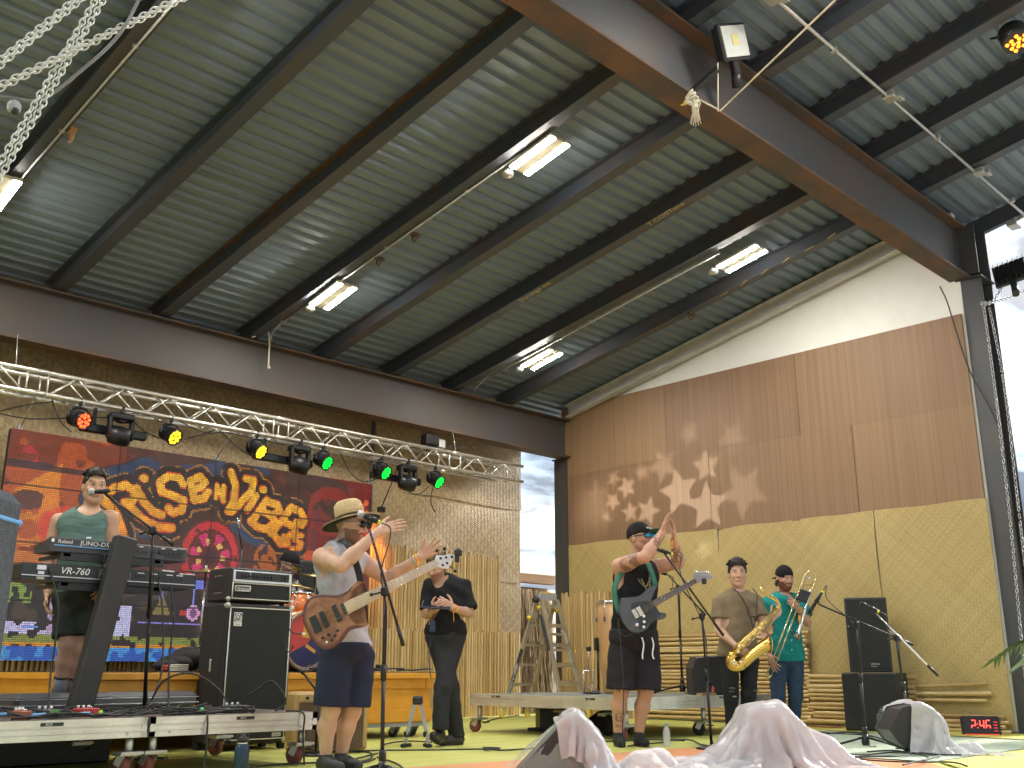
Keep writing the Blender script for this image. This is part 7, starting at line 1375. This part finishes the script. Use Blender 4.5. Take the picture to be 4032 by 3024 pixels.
# ------------------------------------------------------------------ plastic wrapped monitors
m_film = mat('white_film', (.70, .69, .71), .16, alpha=.84, bump=.35, bscale=30, spec=.6)
tn = m_film.node_tree; pb = tn.nodes['Principled BSDF']; tl_ = N(tn, 'ShaderNodeBsdfTranslucent'); tl_.inputs[0].default_value = (.7, .69, .71, 1); mxs = N(tn, 'ShaderNodeMixShader'); mxs.inputs[0].default_value = .35; tn.links.new(pb.outputs[0], mxs.inputs[1]); tn.links.new(tl_.outputs[0], mxs.inputs[2]); tn.links.new(mxs.outputs[0], tn.nodes['Material Output'].inputs[0]); m_clear = mat('clear_film', (.62, .66, .58), .15, alpha=.30, bump=.6, bscale=18, spec=.7)
def drape(name, parent, m, cx, cy, W_, D_, obst, n=64, z0=.46, seed=0, squeeze=.86, steps=150, rot=0., crum=.020):
    """light film let fall over round obstacles by a small particle simulation"""
    rs_ = np.random.RandomState(seed); U, V_ = np.meshgrid(np.linspace(-.5, .5, n), np.linspace(-.5, .5, n), indexing='ij'); P = np.stack([U * W_ * squeeze, V_ * D_ * squeeze, np.full(U.shape, z0)], 2); ca, sa = math.cos(rot), math.sin(rot)
    P = np.stack([cx + P[..., 0] * ca - P[..., 1] * sa, cy + P[..., 0] * sa + P[..., 1] * ca, P[..., 2]], 2); G = rs_.rand(9, 9); gi = np.clip(((U + .5) * 7.99), 0, 7.99); gj = np.clip(((V_ + .5) * 7.99), 0, 7.99); a, b = gi.astype(int), gj.astype(int); u, v = gi - a, gj - b
    P[..., 2] += .12 * ((G[a, b] * (1 - u) + G[a + 1, b] * u) * (1 - v) + (G[a, b + 1] * (1 - u) + G[a + 1, b + 1] * u) * v) + .01 * rs_.rand(n, n); Q = P.copy(); lx, ly = W_ / (n - 1), D_ / (n - 1); con = []
    for (dx, dy) in ((1, 0), (0, 1), (1, 1), (1, -1), (2, 0), (0, 2)):
        L = math.hypot(dx * lx, dy * ly); A = (slice(0, n - dx), slice(max(0, -dy), n - max(0, dy))); B = (slice(dx, n), slice(max(0, dy), n - max(0, -dy))); con.append((A, B, L, .9 if dx + abs(dy) < 2 else (.5 if abs(dx) < 2 and abs(dy) < 2 else .12)))
    for st in range(steps):
        vel = (P - Q) * .93; Q = P.copy(); P = P + vel; P[..., 2] -= .00055
        for it in range(14):
            for A, B, L, k in con:
                d = P[B] - P[A]; ln = np.sqrt((d * d).sum(2)) + 1e-9; c_ = (d * ((ln - L) / ln)[..., None]) * k; P[A] += c_ * .5; P[B] -= c_ * .5
        for pl in obst:
            if len(pl) == 4 and not hasattr(pl[0][0], '__len__'):
                oa, ob, ra, rb = np.array(pl[0], float), np.array(pl[1], float), pl[2], pl[3]; d = ob - oa; t = np.clip(((P - oa) @ d) / (d @ d + 1e-9), 0, 1); q = oa + t[..., None] * d; r_ = ra + t * (rb - ra); v_ = P - q; ln = np.sqrt((v_ * v_).sum(2)) + 1e-9; hit = ln < r_; new = q + v_ * (r_ / ln)[..., None]
            else:
                nn = np.array([p_[0] for p_ in pl]); dd = np.array([p_[1] for p_ in pl]); sgd = P @ nn.T - dd; k = sgd.argmax(2); mx_ = sgd.max(2); hit = mx_ < 0; new = P - nn[k] * mx_[..., None]
            if hit.any(): P[hit] = new[hit]; Q[hit] = P[hit] * .9 + Q[hit] * .1
        low = P[..., 2] < .006; P[low, 2] = .006; Q[low] = P[low]
    nx_ = np.zeros_like(P); gx_ = np.gradient(P, axis=0); gy_ = np.gradient(P, axis=1); nx_ = np.cross(gx_, gy_); nx_ /= np.linalg.norm(nx_, axis=2, keepdims=True) + 1e-9; tot = 0
    for fq, am in ((6, 1.), (12, .55), (25, .25)):
        G = rs_.rand(fq + 2, fq + 2); gi = (U + .5) * fq * .999 + .25 * np.sin(9 * V_ + seed); gj = (V_ + .5) * fq * .999 + .25 * np.sin(8 * U + seed); gi, gj = np.clip(gi, 0, fq - .001), np.clip(gj, 0, fq - .001); a, b = gi.astype(int), gj.astype(int); u, v = gi - a, gj - b; u, v = u * u * (3 - 2 * u), v * v * (3 - 2 * v)
        tot = tot + am * np.abs(2 * ((G[a, b] * (1 - u) + G[a + 1, b] * u) * (1 - v) + (G[a, b + 1] * (1 - u) + G[a + 1, b + 1] * u) * v) - 1)
    P = P + nx_ * (tot * crum)[..., None]; P[..., 2] = np.maximum(P[..., 2], .006)
    idx = np.arange(n * n).reshape(n, n); F = np.stack([idx[:-1, :-1], idx[1:, :-1], idx[1:, 1:], idx[:-1, 1:]], 2).reshape(-1, 4)
    return MB().add([tuple(p_) for p_ in P.reshape(-1, 3)], [tuple(f_) for f_ in F.tolist()], True).build(name, m, parent)
def prism_planes(poly, y0, y1, e=.014):
    """half spaces of an upright convex prism (profile in x, z)"""
    poly = ccw(poly); out = [((0, -1, 0), -y0 + e), ((0, 1, 0), y1 + e)]
    for i in range(len(poly)):
        a, b = poly[i - 1], poly[i]; nx_, nz_ = b[1] - a[1], a[0] - b[0]; L = math.hypot(nx_, nz_); out.append(((nx_ / L, 0, nz_ / L), (a[0] * nx_ + a[1] * nz_) / L + e))
    return out
I3 = ((1, 0, 0), (0, 1, 0), (0, 0, 1)); fl0 = cut_below(.004)
b1 = thing('wrapped_monitor', 'monitor wedge under clear film and white plastic, tallest at its peak', 'speaker', (5.148, 4.754, 0), CF)
MB().prism([(-.30, 0), (.30, 0), (.24, .2), (.10, .36), (.03, .33)], .38, Matrix(((1, 0, 0, 0), (0, 0, 1, -.19), (0, 1, 0, 0), (0, 0, 0, 1))), bev=.01).build('cabinet', m_black, b1)
def facet(name, pts, m, parent, sub=10, amp=.006, seed=0):
    a, b, c, d = map(Vector, pts); vs = []; fs = []; nrm_ = (b - a).cross(d - a).normalized()
    for i in range(sub + 1):
        for j in range(sub + 1): u, v = i / sub, j / sub; p_ = a.lerp(b, u).lerp(d.lerp(c, u), v); vs.append(p_ + nrm_ * amp * (math.sin(u * 23 + v * 5 + seed) * .6 + math.sin(u * 41 - v * 9 + seed * 2) * .4) * math.sin(math.pi * min(1, v * 1.02)))
    for i in range(sub): fs += [(i * (sub + 1) + j, (i + 1) * (sub + 1) + j, (i + 1) * (sub + 1) + j + 1, i * (sub + 1) + j + 1) for j in range(sub)]
    return MB().add(vs, fs, True).build(name, m, parent)
facet('clear_film', [(-.37, -.20, .0), (.14, -.22, .0), (.10, -.18, .385), (.07, -.14, .385)], m_clear, b1, 18, .012, 1); facet('clear_film', [(-.37, .16, .02), (-.37, -.20, .0), (.07, -.15, .386), (.10, .08, .38)], m_clear, b1, 14, .012, 3)
drape('plastic_bag', b1, m_film, .20, .0, .62, .85, [prism_planes([(-.30, -.05), (.30, -.05), (.24, .2), (.10, .36), (.03, .33)], -.19, .19)], 60, .40, 1, .84)
b2 = thing('wrapped_monitor', 'large monitor heaped under crumpled white plastic sheeting', 'speaker', (6.374, 3.966, 0), CF)
MB().prism([(-.28, 0), (.28, 0), (.2, .2), (.02, .36), (-.12, .33)], .38, Matrix(((1, 0, 0, 0), (0, 0, 1, -.19), (0, 1, 0, 0), (0, 0, 0, 1))), bev=.01).build('cabinet', m_black, b2)
drape('plastic_sheet', b2, m_film, -.03, -.02, 1.62, 1.15, [prism_planes([(-.30, -.05), (.30, -.05), (.24, .22), (.06, .40), (-.14, .37)], -.22, .22)] + [((.36, -.12, .10), (.38, .1, .10), .10, .09), ((-.38, -.12, .05), (-.34, .1, .06), .08, .07), ((-.55, -.1, .0), (-.5, 0, .0), .05, .05)], 84, .46, 2, .84, rot=.1)
b3 = thing('plastic_sheet', 'low crumpled heap of clear white plastic between the wrapped monitors', 'plastic sheet', (5.60, 4.22, 0), CF)
drape('sheet', b3, m_film, .05, -.02, 1.20, .62, [((-.2, 0, .05), (-.05, .08, .06), .07, .06), ((.15, -.05, .03), (.25, .05, .04), .05, .05), ((.42, 0, .02), (.5, 0, .02), .04, .03), ((-.40, 0, .0), (-.42, 0, 0), .04, .03)], 60, .30, 3, .72, rot=-.1)
b4 = thing('wrapped_monitor', 'black monitor wedge half covered by a white plastic bag near the wall', 'speaker', (8.20, 3.72, 0), CF)
MB().prism([(-.28, .18), (-.17, .34), (-.02, .37), (.10, .30), (.16, .0), (-.02, .0), (-.22, .10)], .34, Matrix(((1, 0, 0, 0), (0, 0, 1, -.17), (0, 1, 0, 0), (0, 0, 0, 1))), bev=.012).build('cabinet', m_black, b4); MB().box((-.09, -.176, .12), (.03, .006, .09), Matrix.Rotation(.5, 3, 'Y')).build('label', m_wtxt, b4)
facet('clear_film', [(-.10, -.20, .20), (.08, -.20, .04), (.16, -.19, .22), (.02, -.19, .33)], m_clear, b4, 10, .008, 2)
drape('plastic_bag', b4, m_film, .17, -.04, .86, .86, [prism_planes([(-.28, .18), (-.17, .34), (-.02, .37), (.10, .30), (.16, -.05), (-.02, -.05), (-.22, .10)], -.17, .17)] + [((.36, -.1, .03), (.42, .05, .03), .06, .05), ((.12, -.26, .0), (.2, -.28, .0), .05, .05)], 60, .40, 4, .80, rot=.2)

# ------------------------------------------------------------------ cables lying on the floor
def floor_cable(lab, runs, r=.007, m=None, z=.014):
    t = thing('floor_cable', lab, 'cable')
    for pts in runs: MB().tube(smooth_curve([(x, y, z + .002 * (i % 2)) for i, (x, y) in enumerate(pts)], 6), r, 6).build('cable_run', m or m_cable, t)
    return t
floor_cable('black cable snaking across the lime floor past the guitar stand', [[(4.6, 7.0), (5.2, 6.71), (5.51, 6.51), (5.86, 6.27), (5.91, 6.1), (6.14, 6.05), (6.4, 6.1), (7.0, 6.0)], [(5.99, 6.41), (6.03, 6.25), (5.81, 6.2)], [(5.6, 7.24), (5.87, 7.41), (6.07, 7.44), (6.09, 7.18)]])
floor_cable('looped black cable behind the bass player shoes', [[(4.98, 6.86), (5.0, 6.66), (4.81, 6.34), (4.51, 6.03), (4.37, 6.04), (4.45, 5.95), (4.69, 6.15)], [(4.77, 6.23), (4.54, 5.72), (4.25, 5.25)], [(3.4, 6.05), (3.9, 6.2), (4.4, 6.15), (4.98, 6.5)]])
floor_cable('black cables around the guitar player shoes', [[(7.0, 5.7), (7.27, 5.73), (7.64, 5.8), (7.91, 5.92), (8.03, 5.8), (7.6, 5.39), (7.53, 5.24)], [(7.3, 6.2), (7.77, 6.07), (7.91, 5.78)]])
floor_cable('black cables along the foot of the speaker stack', [[(10.3, 6.0), (9.96, 5.51), (9.98, 5.3), (9.91, 5.07), (9.69, 4.83), (9.18, 4.46)], [(9.86, 5.43), (10.21, 5.39), (10.14, 5.13)]])
floor_cable('tangle of black cables where the orange and mint paint meet', [[(7.1, 4.2), (7.45, 4.03), (7.43, 3.82), (7.81, 3.76), (8.11, 3.64), (8.19, 3.41)], [(7.75, 3.94), (7.98, 3.84), (7.85, 3.54), (7.93, 3.29)], [(6.9, 4.0), (7.1, 3.83), (7.02, 3.52), (7.07, 3.27), (7.28, 3.1), (7.03, 2.89)], [(8.17, 3.76), (8.5, 3.8), (8.3, 3.62), (8.21, 3.42)], [(6.99, 3.79), (7.28, 3.74), (7.5, 3.58), (7.8, 3.6), (7.54, 3.37), (7.21, 3.26)], [(6.83, 3.23), (7.19, 3.28), (7.57, 3.34), (7.82, 3.41), (7.95, 3.62)]], .006, z=.026)
floor_cable('coil of orange brown cords lying along the bamboo wall', [[(11.15, 6.6 - .1 * i), (11.1 + .03 * math.sin(i * 2), 6.2 - .05 * i), (11.15, 5.8)] for i in range(4)] , .010, mat('orange_cord', (.32, .11, .04), .6), .012)
floor_cable('dark strip of cable along the back of the wide riser', [[(8.8, 9.4), (9.4, 9.9), (10.0, 10.3), (10.6, 10.6)]])
t = thing('stage_cables', 'black cables and plugs bunched along the back edge of the drum platform', 'cable')
for k in range(7): x = rng.uniform(5.4, 6.5); y = rng.uniform(8.1, 8.3); MB().tube(smooth_curve([(x + .12 * i, y + rng.uniform(-.05, .05), .622 + rng.uniform(0, .02)) for i in range(5)], 5), .008, 5).build('cable_run', m_cable, t)
MB().box((6.25, 8.15, .65), (.10, .08, .06), bev=.01).build('power_strip', m_black, t)
# ------------------------------------------------------------------ felt post, plant, fabric, tree, leaning pole
o_ = Vector((0, 0, 0)) + RT * -1.435 + FWV * 2.6
t = thing('felt_post', 'grey felt covered cabinet with a band of blue tape at the stage corner', 'cabinet', (o_.x, o_.y, 0), CF)
MB().box((0, -.2, .53), (.335, .42, 1.06), bev=.03).build('felt_cover', mat('grey_felt', (.06, .068, .085), .95, col2=(.095, .105, .125), scale=60, bump=.8, bscale=180, lo=.35, hi=.7), t); MB().box((0, -.2, .985), (.341, .426, .042), bev=.03).build('blue_tape', mat('painters_tape', (.12, .33, .72), .7), t)
m_leaf = [mat('leaf_a', (.06, .12, .03), .45), mat('leaf_b', (.10, .17, .05), .45)]
pl = thing('potted_palm', 'leafy green potted palm beside the front column', 'plant', (10.55, 3.05, 0)); MB().lathe([(.14, 0), (.19, .30), (.20, .32), (.17, .32), (.16, .27), (.0001, .27)], n=20).build('pot', mat('terracotta', (.25, .10, .06), .8), pl)
for k in range(16):
    a = rng.uniform(0, 6.28); ln = rng.uniform(.5, .9); hgt = rng.uniform(.35, .8); P = [Vector((0, 0, .27)), Vector((.25 * ln * math.cos(a), .25 * ln * math.sin(a), .3 + hgt * .7)), Vector((.6 * ln * math.cos(a), .6 * ln * math.sin(a), .3 + hgt)), Vector((ln * math.cos(a), ln * math.sin(a), .25 + hgt * .8))]; C = smooth_curve(P, 6); st = MB().tube(C, .006, 5).build('frond', m_leaf[k % 2], pl); lf = MB()
    for i in range(4, len(C)):
        d_ = (C[i] - C[i - 1]).normalized(); sd_ = d_.cross(UP).normalized()
        for s_ in (-1, 1): tip = C[i] + sd_ * s_ * .17 + d_ * .12 - UP * .05; lf.add([C[i], C[i] + d_ * .03, tip, C[i] + sd_ * s_ * .08 + d_ * .02 + UP * .012], [(0, 1, 2, 3)])
    lf.build('leaflets', m_leaf[k % 2], st)
o_ = RT * 2.70 + FWV * 5.0
t = thing('fabric_banner', 'green and yellow fabric corner standing at the stage front', 'banner', (o_.x, o_.y, 0), CF)
def panel(name, pts, m): MB().prism(pts, .02, Matrix(((1, 0, 0, 0), (0, 0, 1, 0), (0, 1, 0, 0), (0, 0, 0, 1))), bev=.004).build(name, m, t)
panel('yellow_panel', ccw([(-.33, .0), (.4, .0), (.4, .6), (-.06, .52)]), cloth('banner_yellow', (.60, .40, .05))); panel('green_panel', ccw([(-.375, 0), (-.335, 0), (-.065, .52), (-.10, .525)]), cloth('banner_green', (.03, .20, .10))); MB().tube([(-.375, .01, 0), (-.10, .01, .525), (.1, .01, .9)], .010, 6).build('pole', m_tan, t)
def tree(lab, x, y, z, H, seed):
    r = random.Random(seed); t = thing('tree', lab, 'tree', (x, y, z)); MB().tube([(0, 0, 0), (.2, .1, H * .35), (.1, 0, H * .7)], [H * .03, H * .022, H * .01], 8).build('trunk', mat('bark', (.12, .09, .07), .9), t); cr = MB(); br = MB()
    for k in range(26):
        a = r.uniform(0, 6.28); c = Vector((math.cos(a) * r.uniform(0, H * .28), math.sin(a) * r.uniform(0, H * .28), H * r.uniform(.35, .95))); br.tube([(.1, 0, H * .4), c], [H * .006, H * .002], 5)
        for i in range(90):
            p_ = c + Vector((r.gauss(0, 1), r.gauss(0, 1), r.gauss(0, .7))) * H * .055; s_ = H * r.uniform(.008, .016); u_ = Vector((r.gauss(0, 1), r.gauss(0, 1), r.gauss(0, 1))).normalized(); v_ = u_.orthogonal().normalized(); cr.add([p_ - u_ * s_, p_ + v_ * s_ * .5, p_ + u_ * s_, p_ - v_ * s_ * .5], [(0, 1, 2, 3)])
    br.build('branches', MATS['bark'], t); cr.build('crown', mat('tree_leaf_%d' % (seed % 2), ((.10, .13, .05), (.07, .10, .04))[seed % 2], .6, var=.3), t); return t
tree('tall loose green tree seen past the front column', 46, 13.5, -1.15, 9.5, 5); tree('lower bushy green tree seen past the front column foot', 36, 10.2, -1.15, 5.2, 6)
t = thing('leaning_pole', 'tan bamboo pole leaning outside the front column', 'pole'); MB().tube([(12.35, 4.25, -.4), (12.25, 4.15, 2.0), (12.15, 4.10, 3.4)], [.06, .05, .045], 10).build('pole', m_bam[2], t)

# ------------------------------------------------------------------ star pattern thrown by the last moving head
sl = bpy.data.lights.new('star_projector', 'SPOT'); so = bpy.data.objects.new('star_projector', sl); COL.objects.link(so); so.location = (8.10, 9.9, 2.84); sl.energy = 170; sl.spot_size = R_(120); sl.spot_blend = .2; sl.shadow_soft_size = .01; sl.color = (1, .98, .92)
so.rotation_euler = (Vector((11.35, 8.2, 3.1)) - so.location).to_track_quat('-Z', 'Y').to_euler(); so.parent = bpy.data.objects['moving_head_light.002']; so.matrix_parent_inverse = (Matrix.Translation((7.98, Y0, Z0 * .18)) @ Matrix.Diagonal((.82, .82, .82, 1))).inverted()
sl.use_nodes = True; t = sl.node_tree; t.nodes.clear(); L_ = t.links.new
def mth(op, a, b=None, c=None):
    n_ = t.nodes.new('ShaderNodeMath'); n_.operation = op
    for i, v in enumerate((a, b, c)):
        if v is None: continue
        if isinstance(v, (int, float)): n_.inputs[i].default_value = v
        else: L_(v, n_.inputs[i])
    return n_.outputs[0]
ge = t.nodes.new('ShaderNodeNewGeometry'); sp = t.nodes.new('ShaderNodeSeparateXYZ'); L_(ge.outputs['Incoming'], sp.inputs[0])
kx = mth('DIVIDE', 3.25, mth('MAXIMUM', mth('ABSOLUTE', sp.outputs[0]), .02)); sgn = mth('SIGN', sp.outputs[0])
wy = mth('ADD', 9.9, mth('MULTIPLY', mth('MULTIPLY', sp.outputs[1], sgn), kx)); wz = mth('ADD', 2.84, mth('MULTIPLY', mth('MULTIPLY', sp.outputs[2], sgn), kx))
STARS = [(8.22, 3.02, 0.27, 0.15, 1), (7.77, 2.77, 0.27, 0.0, 1), (7.19, 2.91, 0.34, 0.5, 0.55), (7.75, 3.32, 0.2, 0.05, 0.9), (9.14, 3.19, 0.16, 0.3, 0.9), (9.41, 3.02, 0.13, 0.6, 1), (9.09, 2.83, 0.15, 0.1, 0.8), (8.77, 2.81, 0.19, 0.9, 0.8), (8.48, 3.42, 0.24, 0.4, 0.6), (8.85, 3.38, 0.15, 0.2, 0.6), (9.39, 3.35, 0.14, 0.8, 0.7), (9.54, 2.81, 0.1, 0.2, 0.9), (8.0, 3.81, 0.18, 0.3, 0.6), (7.31, 3.66, 0.23, 0.6, 0.6), (7.83, 2.19, 0.16, 0.5, 0.5), (9.73, 3.15, 0.23, 0.0, 0.5), (8.38, 2.52, 0.16, 0.3, 0.3)]
hot = mth('MULTIPLY', .45, mth('EXPONENT', mth('MULTIPLY', -9., mth('ADD', mth('POWER', mth('ABSOLUTE', mth('SUBTRACT', wy, 9.75)), 2.), mth('POWER', mth('ABSOLUTE', mth('SUBTRACT', wz, 2.95)), 2.))))); tot = hot
for (sy, sz, r_, rot, st_) in STARS:
    r_ *= 1.3
    dy = mth('SUBTRACT', sy, wy); dz = mth('SUBTRACT', wz, sz); rad = mth('SQRT', mth('ADD', mth('MULTIPLY', dy, dy), mth('MULTIPLY', dz, dz))); an = mth('ADD', mth('ARCTAN2', dy, dz), rot)
    # five pointed star: radius limit as a function of the angle inside one 36 degree sector
    fa = mth('PINGPONG', an, math.pi / 5); den = mth('ADD', mth('MULTIPLY', mth('COSINE', fa), .588), mth('MULTIPLY', mth('SINE', fa), 1.12)); lim = mth('DIVIDE', .588 * r_, mth('MAXIMUM', den, .05))
    msk = mth('MULTIPLY', mth('MINIMUM', 1., mth('MAXIMUM', 0., mth('DIVIDE', mth('SUBTRACT', lim, rad), .03 + .16 * (1 - st_)))), st_); tot = msk if tot is None else mth('MAXIMUM', tot, msk)
em = t.nodes.new('ShaderNodeEmission'); ou = t.nodes.new('ShaderNodeOutputLight'); L_(tot, em.inputs['Strength']); em.inputs['Color'].default_value = (1, .98, .92, 1); L_(em.outputs[0], ou.inputs[0])

# orange wash thrown on the woven wall beside the screen by the middle strip bar
ol = bpy.data.lights.new('orange_wash', 'SPOT'); oo = bpy.data.objects.new('orange_wash', ol); COL.objects.link(oo); oo.location = (7.75, 10.75, 2.0); ol.energy = 26; ol.color = (1, .30, .06); ol.spot_size = R_(95); ol.spot_blend = .9; ol.shadow_soft_size = .05
oo.location = (8.02, 10.62, 2.62); oo.rotation_euler = (Vector((8.05, 11.12, 2.25)) - oo.location).to_track_quat('-Z', 'Y').to_euler()
wl = thing('wash_light', 'small black uplight throwing orange light on the woven wall', 'stage light'); MB().box((8.02, 10.58, 2.66), (.10, .07, .07), bev=.01).build('body', m_blackm, wl); MB().tube([(8.02, 10.58, 2.69), (8.02, 10.24, 3.2)], .008, 6).build('arm', m_blackm, wl); oo.parent = wl
